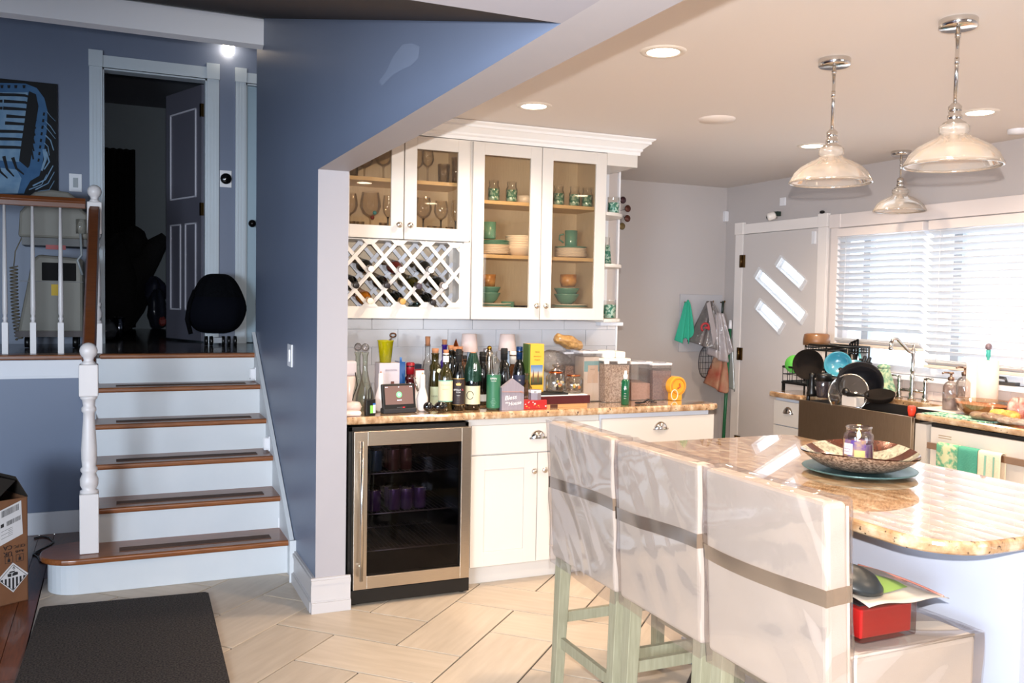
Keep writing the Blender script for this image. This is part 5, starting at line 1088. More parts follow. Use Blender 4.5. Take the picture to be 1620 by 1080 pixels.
t = B(763, 4.55, 556, 17, 'black bottle with a small grey label behind the green-label bottle', GBLK, cap=('foil', BLACKM), lab=[(mk('label_grey', (170, 176, 178), .6), .07, .2, .2, 1.8)], sh=(.6, .74), nr=.016)
B(734, 4.64, 562, 14, 'short brown bottle between the crown-label bottle and the left lamp', GBRN, sh=(.6, .8), nr=.014, cap=('foil', BLACKM))
# lamps
LSH = mk('lampshade_pink_white', (236, 214, 206), .7); LBS = mk('lamp_base_blue', (164, 186, 208), .35)
for pxc, wt, wb, zt, zbm, lb in ((741.5, 23, 28, 528, 556, 'small table lamp with cream shade behind the green-foil bottle'), (801.5, 23, 29, 528.5, 554, 'small table lamp with cream shade behind the dark foil-neck bottle')):
    Y = 4.80; s__ = scl(pxc, Y); t = thing('table_lamp', lb, 'lamp', (px_at(pxc, Y), Y, CT), group='small lamps behind the bottles')
    za, zb2 = z_at(pxc, zt, Y)-CT, z_at(pxc, zbm, Y)-CT
    MB().lathe((0, 0, 0), [(.04, 0), (.042, .01), (.016, .03), (.024, zb2*.5), (.02, zb2*.8), (.012, zb2*.95), (.012, zb2+.01)], 20).build('lamp_base', LBS, t, local=True)
    MB().lathe((0, 0, 0), [(wb*s__/2, zb2), (wt*s__/2, za), (wt*s__/2-.002, za), (wb*s__/2-.002, zb2)], 28, caps=False).build('lamp_shade', LSH, t, local=True)
# shaker with gold ball, green-label bottle
t = B(773.5, 4.60, 547, 17, 'chrome cocktail shaker with a gold ball knob', mk('shaker_chrome', (200, 196, 190), .15, 1), cap=('ball', mk('gold_ball', (190, 150, 60), .15, 1)), sh=(.80, .90), nr=.014, name='cocktail_shaker'); t['category'] = 'shaker'
t = B(781, 4.32, 555, 22, 'slim clear bottle with tall dark green label reading EFFEN', CLEAR, lab=[(PGRN, .045, .60, 0, 3.0)], sh=(.80, .87), nr=.0155, capz=.97)
MB().lathe((0, 0, 0), [(t['_r']*.93, .004), (t['_r']*.93, t['_h']*.60)], 20).build('bottle_fill', mk('green_tint', (46, 96, 72), .3), t, local=True)
btext(t, 'EFFEN', .0125, .54, PWHITE); btext(t, 'CUCUMBER', .0055, .50, PWHITE)
for k_, s_ in enumerate(('VODKA', 'PREMIUM', 'INFUSED WITH', 'CUCUMBER', '750 ML')): btext(t, s_, .0045, .20-.028*k_, mk('ink_palegreen', (140, 180, 156), .6))
B(768, 4.70, 551, 14, 'dark bottle with silver neck in the back row right of the left lamp', GBLK, cap=('foil', mk('silver_foil', (176, 174, 178), .3, .8)), sh=(.6, .74))
B(797, 4.44, 550.5, 22, 'dark sparkling-wine bottle with matte black foil behind the wooden house sign', GBLK, cap=('foil', BLACKM), sh=(.48, .74), nr=.017)
B(811, 4.62, 555, 20, 'brown bottle with a long white neck foil beside the right lamp', GBRN, cap=('foil', PWHITE), sh=(.56, .68), nr=.017)
t = B(821, 4.48, 548, 19, 'dark bottle with navy foil neck and navy label', GBLK, cap=('foil', mk('navy_foil', (16, 50, 96), .3, .4)), lab=[(PNAVY, .18, .52, 0, 2.8)], sh=(.60, .72), nr=.0155)
btext(t, '90', .012, .43, PWHITE, .004); btext(t, '~', .02, .34, mk('ink_red', (180, 30, 40), .5), .012)
# wooden house sign
Y = 4.275; xl, xr = px_at(794.5, Y), px_at(829.5, Y); ze = z_at(812, 612.5, Y); zp = z_at(811, 599, Y)
t = thing('house_sign', 'grey wooden house-shaped sign lettered Bless this House', 'sign', ((xl+xr)/2, Y, CT))
GW = mk('grey_wash_wood', (146, 138, 146), .7, var=(14, .3), rgb2=(128, 120, 130), stretch=(6, 6, .6)); xm = (xl+xr)/2
MB().prism([(xl, Y, CT), (xr, Y, CT), (xr, Y, ze), (xm, Y, zp), (xl, Y, ze)], (0, .03, 0)).build('wood_block', GW, t, bevel=.001)
mb = MB(); mb.cyl((xl-.001, Y-.002, ze-.022), (xr+.001, Y-.002, ze-.026), .0015, n=6); mb.ball((xr-.02, Y-.004, ze-.024), .005, 8); mb.cyl((xr-.02, Y-.005, ze-.024), (xr-.002, Y-.005, ze-.034), .0015, n=6); mb.build('twine', mk('twine', (170, 118, 96), .8), t)
text('sign_lettering', 'Bless', .034, (xm-.012, Y-.001, CT+.066), (1, 0, .10), (.18, 0, 1), PWHITE, t); text('sign_lettering', 'this', .013, (xm-.034, Y-.001, CT+.040), (1, 0, .05), (.1, 0, 1), PWHITE, t); text('sign_lettering', 'House', .028, (xm+.012, Y-.001, CT+.036), (1, 0, .12), (.18, 0, 1), PWHITE, t)
# yellow boxed bottle
t = carton('bottle_box', 'tall yellow and green bottle carton printed with a town picture', 'box', 836, 860, 4.42, 544, .075, mk('carton_yellow', (216, 168, 56), .45))
w_, h, d = t['_w'], t['_h'], t['_d']; bx('side_panel', mk('carton_green', (72, 96, 40), .5), (-w_-.0012, -d/2, h*.42, -w_, d/2, h), t, local=True)
bx('side_panel', mk('carton_ochre', (160, 110, 30), .5), (-w_-.0010, -d/2, 0, -w_, d/2, h*.42), t, local=True)
front(t, 'green_edge', mk('carton_green', (72, 96, 40), .5), 0, 0, .1, 1)
def pic():
    m = bpy.data.materials.new('town_picture'); m.use_nodes = True; nt = m.node_tree; b = nt.nodes['Principled BSDF']; tc = nt.nodes.new('ShaderNodeTexCoord'); sp = nt.nodes.new('ShaderNodeSeparateXYZ'); nt.links.new(tc.outputs['Generated'], sp.inputs[0])
    r = nt.nodes.new('ShaderNodeValToRGB'); e = r.color_ramp.elements; e[0].color = lin((40, 36, 20))+(1,); e[1].position = 1; e[1].color = lin((70, 110, 160))+(1,); x = e.new(.35); x.color = lin((90, 90, 50))+(1,); x = e.new(.5); x.color = lin((220, 180, 120))+(1,); x = e.new(.7); x.color = lin((130, 150, 170))+(1,)
    nt.links.new(sp.outputs['Z'], r.inputs[0]); nt.links.new(r.outputs[0], b.inputs['Base Color']); return m
front(t, 'picture', pic(), .14, .34, .92, .66, .0016)
mb = MB()
for u, v in ((.30, .56), (.62, .54)): 
    x = -w_+2*w_*u; mb.add([(x-.004, -d/2-.002, h*.38), (x+.004, -d/2-.002, h*.38), (x+.004, -d/2-.002, h*(v-.06)), (x, -d/2-.002, h*(v+.04)), (x-.004, -d/2-.002, h*(v-.06))], [(0, 1, 2, 3, 4)])
mb.build('printed_towers', mk('tower_brown', (96, 56, 36), .6), t, local=True)
ftext(t, 'FINO', .012, .55, .87, mk('ink_green', (60, 90, 40), .6)); ftext(t, 'LIMONCELLO', .0075, .55, .80, mk('ink_brown', (120, 60, 20), .6)); ftext(t, 'Originale', .009, .55, .745, mk('ink_brown', (120, 60, 20), .6))
# small white carafe, grey hexagonal box on red tin
Y = 4.33; x = px_at(843, Y)
t = carton('patterned_tin', 'red and white patterned small tin under the grey hexagonal box', 'tin', 828, 866, 4.29, 633, .07, mk('tin_red', (170, 34, 34), .35, coat=.3)); hT = t['_h']
mb = MB(); rs = random.Random(8)
for i in range(12):
    u, v = rs.uniform(-.9, .9)*t['_w'], rs.uniform(.15, .85)*hT; s_ = rs.uniform(.003, .007); mb.add([(u-s_, -.0354, v), (u, -.0354, v-s_*.6), (u+s_, -.0354, v), (u, -.0354, v+s_*.6)], [(0, 1, 2, 3)], i % 2)
mb.build('printed_pattern', [PWHITE, mk('pattern_gold', (200, 150, 60), .5)], t, local=True)
x = px_at(846, 4.33); zh = z_at(846, 616, 4.33)-(CT+hT); t = thing('hexagonal_box', 'grey hexagonal box with a white barcode band on the red patterned tin', 'box', (x, 4.327, CT+hT)); R_ = .034
MB().prism([(R_*math.cos(PI/3*i+PI/6), R_*math.sin(PI/3*i+PI/6), 0) for i in range(6)], (0, 0, zh)).build('box_body', mk('hex_grey', (128, 122, 132), .6), t, local=True, bevel=.0008)
MB().prism([((R_+.0006)*math.cos(PI/3*i+PI/6), (R_+.0006)*math.sin(PI/3*i+PI/6), zh*.72) for i in range(6)], (0, 0, zh*.26)).build('white_band', PWHITE, t, local=True)
mb = MB(); 
for i in range(7): mb.box(-.020+i*.0022, -.0325, zh*.76, -.019+i*.0022, -.0315, zh*.9)
mb.build('barcode', INK, t, local=True)
t = thing('glass_carafe', 'small clear faceted carafe behind the hexagonal box', 'glass', (px_at(834, 4.40), 4.40, CT)); MB().lathe((0, 0, 0), [(0, .003), (.03, .002), (.036, .06), (.03, .10), (.012, .13), (.011, .17), (.016, .18)], 8, sm=False, caps=False).build('body', thin('carafe_glass', (236, 238, 230), .15), t, local=True)
# dark red wooden box with black tray, jars
Y = 4.31; xl, xr = px_at(857, Y), px_at(934, Y); zt = z_at(895, 626, Y)
t = thing('tea_chest', 'dark red lacquered low box with light wood base', 'box', ((xl+xr)/2, Y+.09, CT))
bx('base', mk('blond_wood', (196, 142, 92), .5), (xl+.01, Y+.004, CT, xr-.015, Y+.16, CT+.018), t); bx('lacquer_lid', mk('oxblood_lacquer', (72, 14, 16), .18, coat=.7), (xl-.005, Y, CT+.018, xr+.002, Y+.18, zt), t, bevel=.003)
bx('base_inlay', mk('dark_inlay', (70, 34, 22), .5), (xl+.055, Y+.003, CT, xl+.10, Y+.005, CT+.017), t)
bx('paper_edge', PWHITE, (xl+.0, Y+.01, zt, xr-.01, Y+.17, zt+.004), t)
t = thing('black_tray', 'thin black tray on the dark red box under the lidded jars', 'tray', (px_at(880, 4.36), 4.40, zt+.004)); bx('tray', BLACKM, (px_at(855, 4.33), 4.33, zt+.0042, px_at(900, 4.33), 4.47, zt+.014), t, bevel=.003)
ztr = zt+.0145; COP = mk('copper_band', (186, 104, 62), .25, 1); CNDY = mk('candy_mix', (230, 190, 120), .5, var=(45, .1), rgb2=(200, 90, 50))
for px, Y, tp, w_, lb in ((879, 4.38, 586, 31, 'clear glass canister with copper rim and ball lid, left of the pair'), (907, 4.40, 591, 31, 'clear glass canister with copper rim, right of the pair')):
    s__ = scl(px, Y); r = w_*s__/2; x = px_at(px, Y); zb2 = ztr if px < 890 else zt+.0045; h = z_at(px, tp, Y)-zb2; t = thing('glass_canister', lb, 'jar', (x, Y, zb2), group='copper-rimmed glass canisters')
    MB().lathe((0, 0, 0), [(0, .003), (r*.85, .002), (r, .014), (r, h*.72), (r*.72, h*.86), (r*.66, h*.90)], 26, caps=False).build('jar_body', thin('canister_glass', (238, 236, 230), .14), t, local=True)
    MB().lathe((0, 0, 0), [(r*.70, h*.88), (r*.72, h*.885), (r*.72, h*.95), (r*.68, h*.96)], 26).build('copper_rim', COP, t, local=True)
    if px < 890: MB().lathe((0, 0, 0), [(r*.6, h*.96), (r*.58, h*1.03), (r*.2, h*1.10), (r*.2, h*1.14), (r*.42, h*1.20), (r*.42, h*1.27), (0, h*1.32)], 22).build('glass_lid', thin('lid_glass', (230, 226, 220), .2), t, local=True)
    mb = MB(); rs = random.Random(int(px))
    for i in range(9): mb.ball((rs.uniform(-.4, .6)*r, -r*.75+rs.uniform(0, .2)*r, h*.30+rs.uniform(0, .22)*h), .0075, 8, i % 3, k=6)
    mb.build('printed_flowers', [mk('flower_orange', (226, 130, 50), .5), mk('flower_white', (236, 226, 200), .5), mk('flower_yellow', (220, 190, 90), .5)], t, local=True)
# clear bags and plastic containers
PLB = thin('food_container', (238, 236, 236), .09, .06, .10, (230, 226, 224))
def contain(pxl, pxr, Y, top, depth, label, fill, ff, lid='flat', grp='clear cereal containers'):
    xl, xr = px_at(pxl, Y), px_at(pxr, Y); h = z_at((pxl+pxr)/2, top, Y)-CT; w_ = (xr-xl)/2
    t = thing('cereal_container', label, 'container', ((xl+xr)/2, Y+depth/2, CT), group=grp); hl = h-.022 if lid == 'flat' else h*.80
    mb = MB(); mb.prism([(-w_*.92, -depth/2, 0), (w_*.92, -depth/2, 0), (w_*.92, depth/2, 0), (-w_*.92, depth/2, 0)], (0, 0, .002)); 
    mb.add([(-w_*.92, -depth/2, 0), (w_*.92, -depth/2, 0), (w_*.92, depth/2, 0), (-w_*.92, depth/2, 0), (-w_, -depth/2, hl), (w_, -depth/2, hl), (w_, depth/2, hl), (-w_, depth/2, hl)], [(0, 1, 5, 4), (1, 2, 6, 5), (2, 3, 7, 6), (3, 0, 4, 7)])
    mb.build('container_body', PLB, t, local=True, bevel=.006)
    if fill: k = .92+.08*ff; e = .003; mb = MB(); mb.add([(-w_*.92+e, -depth/2+e, .003), (w_*.92-e, -depth/2+e, .003), (w_*.92-e, depth/2-e, .003), (-w_*.92+e, depth/2-e, .003), (-w_*k+e, -depth/2+e, hl*ff), (w_*k-e, -depth/2+e, hl*ff-.008), (w_*k-e, depth/2-e, hl*ff), (-w_*k+e, depth/2-e, hl*ff+.006)], [(3, 2, 1, 0), (4, 5, 6, 7), (0, 1, 5, 4), (1, 2, 6, 5), (2, 3, 7, 6), (3, 0, 4, 7)]); mb.build('dry_food', fill, t, local=True)
    LD = mk('lid_clear_white', (214, 212, 214), .3) if lid == 'flat' else mk('lid_white', (236, 228, 220), .3)
    if lid == 'flat': bx('lid', LD, (-w_*1.04, -depth/2-.003, hl, w_*1.04, depth/2+.003, hl+.014), t, bevel=.003, local=True); bx('lid_tab', mk('lid_tab_grey', (150, 148, 152), .3), (-w_*.4, -depth/2-.004, hl+.014, w_*.4, 0, hl+.020), t, local=True)
    else:
        bx('lid', LD, (-w_*1.04, -depth/2-.004, hl, w_*1.04, depth/2+.004, hl+.016), t, bevel=.004, local=True)
        bx('flip_cap', LD, (-w_*.78, -depth*.3, hl+.016, w_*.08, depth*.3, h), t, bevel=.008, local=True, seg=3); bx('flip_cap', LD, (w_*.14, -depth*.3, hl+.016, w_*.9, depth*.3, h-.006), t, bevel=.008, local=True, seg=3)
        bx('latch', LD, (-w_*1.06, -depth/2-.012, hl-.014, -w_*.7, -depth/2, hl+.01), t, bevel=.002, local=True); bx('latch', LD, (w_*.0, -depth/2-.012, hl-.014, w_*.7, -depth/2, hl+.01), t, bevel=.002, local=True)
    t['_w'] = w_; t['_h'] = h; t['_d'] = depth; return t
def food(n, c1, c2, s): return mk(n, c1, .9, var=(s, .12), rgb2=c2, bump=(s*1.2, 1, .004))
contain(893, 922, 4.62, 554, .12, 'clear container of brown pasta behind the right glass canister', food('brown_cereal', (160, 120, 96), (120, 84, 64), 110), .75)
t = contain(922, 954, 4.50, 553, .16, 'clear container with teal-banded paper packet inside', None, 0)
bx('paper_packet', mk('packet_cream', (226, 206, 186), .6), (-t['_w']*.8, -.07, .004, t['_w']*.75, .05, t['_h']*.86), t, local=True, bevel=.004)
bx('teal_band', mk('packet_teal', (120, 168, 166), .6), (-t['_w']*.805, -.0712, t['_h']*.58, t['_w']*.755, -.069, t['_h']*.78), t, local=True); bx('packet_label', mk('packet_tan', (214, 180, 150), .6), (-t['_w']*.45, -.0722, t['_h']*.36, t['_w']*.55, -.070, t['_h']*.70), t, local=True)
T = wmx(t); text('printed_text', 'FRESH', .011, T@Vector((0, -.0724, t['_h']*.62)), (1, 0, 0), (0, 0, 1), mk('ink_tan', (150, 130, 100), .6), t)
contain(956, 996, 4.44, 555, .17, 'clear container of rolled oats with a white double flip lid', food('oats', (214, 186, 160), (150, 118, 92), 130), .93, 'flip')
contain(998, 1031, 4.50, 570, .16, 'clear container half full of pinkish grain', food('pink_grain', (206, 160, 136), (190, 144, 120), 160), .50)
contain(1032, 1062, 4.47, 572, .16, 'clear container of brown-mauve grain at the right end', food('brown_grain', (150, 118, 112), (120, 90, 88), 160), .86)
# clear food bag left of containers + pasta bag on top
def bag_mesh(px, py, wpx, hpx, Y, m, name, label, sd, tilt=0., d=.05, base=None):
    c = at(px, py, 1, Y); s_ = scl(px, Y); a_, b_ = wpx*s_/2, hpx*s_/2; rs = random.Random(sd); ph = [rs.random()*6 for _ in range(6)]; ct_, st_ = math.cos(tilt), math.sin(tilt)
    def f(u, v):
        th = 2*PI*u; p2 = PI*v; r = math.sin(p2)**.6*(1+.05*math.sin(3*th+ph[0])+.05*math.sin(7*th+ph[1]+4*v)); lx = a_*math.cos(p2)*-1; lz = b_*r*math.sin(th)*(1+.12*math.sin(6*v*3+ph[2])); ly = d*r*math.cos(th)
        return (c.x+lx*ct_-lz*st_, Y+ly, c.z+lx*st_+lz*ct_)
    return tag(MB().grid(f, 28, 20).build(name, m), label, 'bag')
bag_mesh(899, 541, 50, 20, 4.58, mk('yellow_pasta', (184, 146, 92), .35, var=(50, .2), rgb2=(138, 100, 50), bump=(45, 1, .01), coat=.5), 'pasta_bag', 'plastic bag of golden pasta lying on top of the clear containers', 5, -.30, .05)
bag_mesh(877, 572, 36, 56, 4.66, thin('clear_bag', (236, 234, 232), .12, .12, .12, (226, 222, 220), bump=(40, 1)), 'clear_food_bag', 'crinkled empty clear bag between the yellow carton and the containers', 6, 1.4, .05)
# green spray bottle
Y = 4.33; px = 989.5; h = z_at(px, 586, Y)-CT; r = 6.6*scl(px, Y); t = thing('spray_bottle', 'small dark green spray bottle with white cap in front of the oats container', 'bottle', (px_at(px, Y), Y, CT)); t['_r'] = r; t['_h'] = h
MB().lathe((0, 0, 0), [(r*.9, 0), (r, .004), (r, h*.68), (r*.8, h*.73), (r*.5, h*.75)], 20).build('bottle_body', mk('bottle_green', (10, 84, 52), .15, coat=.6), t, local=True); MB().lathe((0, 0, 0), [(r*.55, h*.75), (r*.55, h*.87), (r*.35, h*.9), (r*.3, h), (0, h)], 16).build('spray_cap', PWHITE, t, local=True)
btext(t, 'Oil', .013, .48, PWHITE); btext(t, '~', .02, .54, PWHITE)
for k_ in range(3): btext(t, 'spray', .006, .34-.07*k_, PWHITE)
# keys
t = thing('key_bunch', 'bunch of keys with black fob on the bar counter', 'keys', (px_at(1024, 4.36), 4.36, CT)); x = px_at(1024, 4.36)
mb = MB(); mb.ball((px_at(1010, 4.34), 4.34, CT+.007), .02, 12, sc=(1, .8, .33)); mb.tube([(px_at(1012, 4.34), 4.34, CT+.006), (x-.02, 4.35, CT+.008)], .006); mb.build('fob', BLACK, t)
mb = MB()
for i in range(5): mb.tube([(x-.02+.012*i, 4.35+.01*math.sin(i*2), CT+.006+.012*math.sin(PI*i/4)), (x+.004+.013*i, 4.36+.02*math.cos(i*3), CT+.014*math.sin(PI*(i+1)/6)+.005)], .0045, 6)
mb.tube([(x+.012*math.cos(k*.6), 4.352, CT+.014+.012*math.sin(k*.6)) for k in range(11)], .002, 5); mb.tube([(x+.03, 4.36, CT+.006), (x+.06, 4.35, CT+.005)], .004, 6, m=0); mb.build('keys', mk('key_metal', (90, 84, 84), .25, .9), t)
# yellow canister
Y = 4.46; px = 1067; s__ = scl(px, Y); x = px_at(px, Y); t = thing('yellow_dispenser', 'yellow canister with round face and white loop handle at the end of the bar', 'canister', (x, Y, CT)); YEL = mk('canister_yellow', (222, 156, 40), .35, coat=.3)
hc = z_at(px, 608, Y)-CT; R_ = 16*s__
bx('base', YEL, (-.034, -.03, 0, .036, .035, hc*.7), t, bevel=.004, local=True); mb = MB(); mb.cyl((.004, -.035, hc*.92), (.004, .04, hc*.92), R_*.95, n=32); mb.build('round_body', YEL, t, local=True, bevel=.003)
MB().tube([(.004+R_*.75*math.cos(2*PI*i/28), -.036, hc*.92+R_*.75*math.sin(2*PI*i/28)) for i in range(28)], .004, 6, closed=True).build('raised_ring', mk('canister_orange', (200, 120, 24), .4), t, local=True)
MB().tube([(.012, -.038, hc*1.1), (.014, -.042, hc*.9), (-.004, -.042, hc*.78)], .004).build('red_clip', mk('clip_red', (170, 60, 30), .3), t, local=True)
MB().tube([(-.024+.022*math.cos(2*PI*i/20), -.04, .035+.03*math.sin(2*PI*i/20)) for i in range(20)], .003, 6, closed=True).build('loop_handle', mk('loop_white', (230, 210, 190), .3), t, local=True)
# ------------------------------------------------------------ ceiling fixtures
DLE = mk('downlight_lens', (255, 250, 240), .5, em=((255, 232, 200), 9))
DLL = ['recessed ceiling light nearest the front of the kitchen, left row', 'recessed ceiling light just before the upper cabinets', 'recessed ceiling light behind the left pendant', 'recessed ceiling light behind the right pendant', 'recessed ceiling light of the left row, above the stools', 'recessed ceiling light of the right row, nearest', 'recessed ceiling light over the near end of the kitchen']
for i, (x, y) in enumerate(DOWN):
    t = thing('recessed_light', DLL[i], 'ceiling light', (x, y, 2.44), group='recessed ceiling lights')
    MB().lathe((x, y, 2.44), [(.060, -.001), (.062, -.006), (.082, -.006), (.088, 0)], 32, caps=False).build('trim_ring', mk('light_trim', (214, 206, 196), .4), t)
    mb = MB(); mb.lathe((x, y, 2.44), [(.061, -.0045), (.061, -.001)], 28); mb.build('lens', DLE, t)
c = at(1134, 188, 2, 2.44); t = thing('ceiling_speaker', 'flat white round cover on the kitchen ceiling between the lights', 'ceiling cover', tuple(c)); MB().lathe((c.x, c.y, 2.44), [(.095, 0), (.09, -.010), (0, -.014)], 32, caps=False).build('cover', mk('cover_white', (222, 212, 204), .5), t)
mb = MB(); p = at(1610, 205, 2, 2.44); mb.lathe((p.x, p.y, 2.44), [(.05, 0), (.048, -.02), (0, -.024)], 24, caps=False); tag(mb.build('smoke_detector', WHITE), 'small white round detector on the ceiling at the right edge', 'detector')
PGL = thin('pendant_glass', (255, 250, 244), .12, .03, .30, (255, 246, 234))
def pendant(x, y, zb, rs_, label, zc=2.44):
    t = thing('pendant_light', label, 'pendant light', (x, y, zc), group='schoolhouse glass pendant lights'); s_ = rs_
    MB().lathe((x, y, zc), [(.058*s_, 0), (.060*s_, -.003), (.060*s_, -.026*s_), (.056*s_, -.029*s_), (0, -.029*s_)], 32, caps=False).build('canopy', CHROME, t)
    zs = zb+.205*s_
    mb = MB(); mb.cyl((x, y, zc-.025), (x, y, zs), .0065*s_, n=12); mb.lathe((x, y, zc-.06*s_), [(.0, 0), (.0095*s_, .002), (.0095*s_, .014), (0, .016)], 12)
    mb.lathe((x, y, (zc+zs)/2), [(.008*s_, -.012), (.008*s_, .012)], 12); mb.build('rod', CHROME, t)
    MB().lathe((x, y, zb), [(.036*s_, .128*s_), (.036*s_, .142*s_), (.020*s_, .150*s_), (.023*s_, .155*s_), (.023*s_, .165*s_), (.018*s_, .170*s_), (.021*s_, .180*s_), (.021*s_, .195*s_), (.010*s_, .207*s_), (0, .21*s_)], 28).build('socket_cap', CHROME, t)
    P = [(.151, .000), (.154, .006), (.151, .012), (.146, .020), (.136, .040), (.114, .062), (.082, .080), (.056, .092), (.042, .102), (.041, .106), (.047, .110), (.047, .130), (.041, .135)]
    MB().lathe((x, y, zb), [(r_*s_, z*s_) for r_, z in P], 44, caps=False).build('glass_shade', PGL, t)
    MB().tube([(x+.151*s_*math.cos(2*PI*i/44), y+.151*s_*math.sin(2*PI*i/44), zb+.003) for i in range(44)], .0045*s_, 7, closed=True).build('glass_rim', thin('rim_glass', (252, 244, 234), .3, .03, .3, (240, 230, 216)), t)
    MB().lathe((x, y, zb), [(.010*s_, .125*s_), (.012*s_, .11*s_), (.026*s_, .08*s_), (.030*s_, .062*s_), (.022*s_, .040*s_), (0, .034*s_)], 22).build('bulb', thin('bulb_frost', (255, 250, 244), .12, .05, .5, (240, 232, 222)), t)
pendant(2.532, 2.712, 1.966, 1.0, 'chrome pendant with clear glass schoolhouse shade over the middle of the island, left one')
pendant(2.536, 2.16, 1.962, 1.0, 'larger-looking chrome pendant with clear glass shade at the upper right')
pendant(4.40, 4.12, 2.075, 1.0, 'pendant with clear glass shade hanging before the window above the sink')
# wall devices
def dev(name, label, cat, px, py, parts):
    c = at(px, py, 0, WX); t = thing(name, label, cat, tuple(c)); return t, c
t, c = dev('wall_sensor', 'white square sensor on the wall in the kitchen corner', 'sensor', 1147, 343, 0); bx('case', WHITE, (WX-.035, c.y-.05, c.z-.042, WX, c.y-.0, c.z+.042), t, bevel=.004)
t, c = dev('wall_button', 'small white square on the wall above the garden door', 'sensor', 1239.5, 319, 0); bx('case', WHITE, (WX-.012, c.y-.03, c.z-.03, WX, c.y+.03, c.z+.03), t, bevel=.003)
t, c = dev('security_camera', 'small white security camera standing on the garden door casing', 'camera', 1231, 345, 0)
mb = MB(); mb.lathe((WX-.10, c.y, c.z), [(.0, -.004), (.026, 0), (.030, .01), (.030, .05), (.02, .062)], 20, ax=(.75, -.35, .3)); mb.build('camera_body', mk('camera_white', (232, 224, 216), .35), t); MB().lathe((WX-.103, c.y+.002, c.z-.002), [(.012, -.004), (0, -.005)], 14, ax=(.75, -.35, .3)).build('lens', BLACK, t)
mb = MB(); mb.cyl((WX-.04, c.y-.03, c.z+.0), (WX-.04, c.y-.03, 2.142), .008); mb.box(WX-.055, c.y-.055, c.z+.01, WX-.02, c.y-.02, c.z+.045); mb.build('mount', mk('mount_green_black', (26, 44, 36), .4), t)
t, c = dev('dark_button', 'tiny dark bump on top of the garden door casing', 'sensor', 1304, 339, 0); MB().ball((WX-.02, c.y, 2.152), .014, 12, sc=(1, 1.6, .8)).build('body', BLACKM, t)
# ------------------------------------------------------------ corner hooks, bags, broom
hb0, hb1 = at(1075, 465, 1, 6.12), at(1146, 470, 1, 6.12); zb_ = at(1078, 556, 1, 6.12).z
hb = thing('hook_board', 'large white panel with hooks on the wall in the kitchen corner', 'panel', ((hb0.x+4.60)/2, 6.11, zb_))
bx('panel', mk('board_grey_white', (184, 182, 186), .5), (hb0.x, 6.105, zb_, 4.595, 6.12, hb0.z), hb, bevel=.003)
for px in (1086, 1125, 1143):
    c = at(px, 478, 1, 6.08); MB().tube([(c.x, 6.105, c.z), (c.x, 6.06, c.z-.005), (c.x, 6.05, c.z+.012)], .006).build('hook', BRASS, hb)
def drape(name, label, cat, pts_top, pts_bot, Y, m, amp=.012, waves=5, d=.03, nu=30, nv=24, parent=None):
    """cloth hanging between a top and a bottom outline given as wall points"""
    A_, B_ = [at(x, y, 1, Y) for x, y in pts_top], [at(x, y, 1, Y) for x, y in pts_bot]
    def lerp(P, u): k = u*(len(P)-1); i = min(int(k), len(P)-2); return P[i].lerp(P[i+1], k-i)
    def f(u, v): a_ = lerp(A_, u); b_ = lerp(B_, u); p = a_.lerp(b_, v); return (p.x, Y-d*math.sin(PI*u)**.6*(.4+.6*v)+amp*math.sin(waves*2*PI*u+1.5*v)*(.4+v), p.z)
    o = MB().grid(f, nu, nv).build(name, m, parent, solid=.004); return tag(o, label, cat) if parent is None else o
drape('green_cloth', 'teal green cloth hanging on the leftmost hook in the corner', 'cloth', [(1083, 479), (1087, 474), (1091, 479)], [(1069, 538), (1075, 543), (1082, 534), (1086, 544), (1092, 530), (1098, 508)], 6.06, TEALF, .014, 3)
BGM = thin('grey_carrier_film', (170, 166, 166), .10, .2, .72, (150, 142, 142), bump=(25, .8)); BGW = thin('white_carrier_film', (230, 226, 228), .10, .2, .62, (224, 214, 216), bump=(25, .8))
gb = thing('grey_carrier_bag', 'grey plastic shopping bag with red round emblem hanging in the corner', 'bag', tuple(at(1120, 520, 1, 6.03)))
drape('bag_film', '', '', [(1118, 476), (1122, 476), (1126, 478)], [(1090, 540), (1098, 545), (1112, 549), (1128, 554), (1145, 548), (1152, 520)], 6.03, BGM, .02, 3, .09, parent=gb)
c = at(1115, 518, 1, 5.93); MB().tube([(c.x+.036*math.cos(k*.42-.6), 5.925, c.z+.034*math.sin(k*.42-.6)) for k in range(12)], .009, 6).build('red_emblem', mk('emblem_red', (176, 50, 56), .6), gb); bx('red_emblem', mk('emblem_red', (176, 50, 56), .6), (c.x-.004, 5.918, c.z-.008, c.x+.034, 5.93, c.z+.008), gb)
wb = thing('white_carrier_bag', 'white plastic shopping bag with long handles hanging in the corner', 'bag', tuple(at(1135, 540, 1, 5.99)))
drape('bag_film', '', '', [(1128, 498), (1134, 494), (1144, 496)], [(1120, 560), (1128, 568), (1140, 572), (1150, 558), (1152, 540)], 5.98, BGW, .02, 3, .07, parent=wb)
mb = MB(); mb.add([at(x, y, 1, 5.93) for x, y in ((1118, 480), (1123, 476), (1137, 545), (1130, 556))], [(0, 1, 2, 3)]); mb.build('bag_handle', BGW, wb, solid=.004)
drape('paper_bag', 'brown and red paper-look bag hanging low beside the broom', 'bag', [(1130, 562), (1140, 560), (1150, 566)], [(1116, 606), (1122, 616), (1136, 620), (1148, 612)], 6.0, mk('bag_tan_red', (168, 128, 102), .6, var=(5, .1), rgb2=(150, 62, 46)), .02, 2, .10)
drape('white_film_bag', 'pale clear plastic bag hanging right of the broom handle', 'bag', [(1152, 555), (1157, 552), (1162, 560)], [(1150, 612), (1158, 620), (1166, 610)], 5.96, thin('pale_film', (226, 230, 228), .08, .2, .4, (216, 222, 220)), .015, 2, .05)
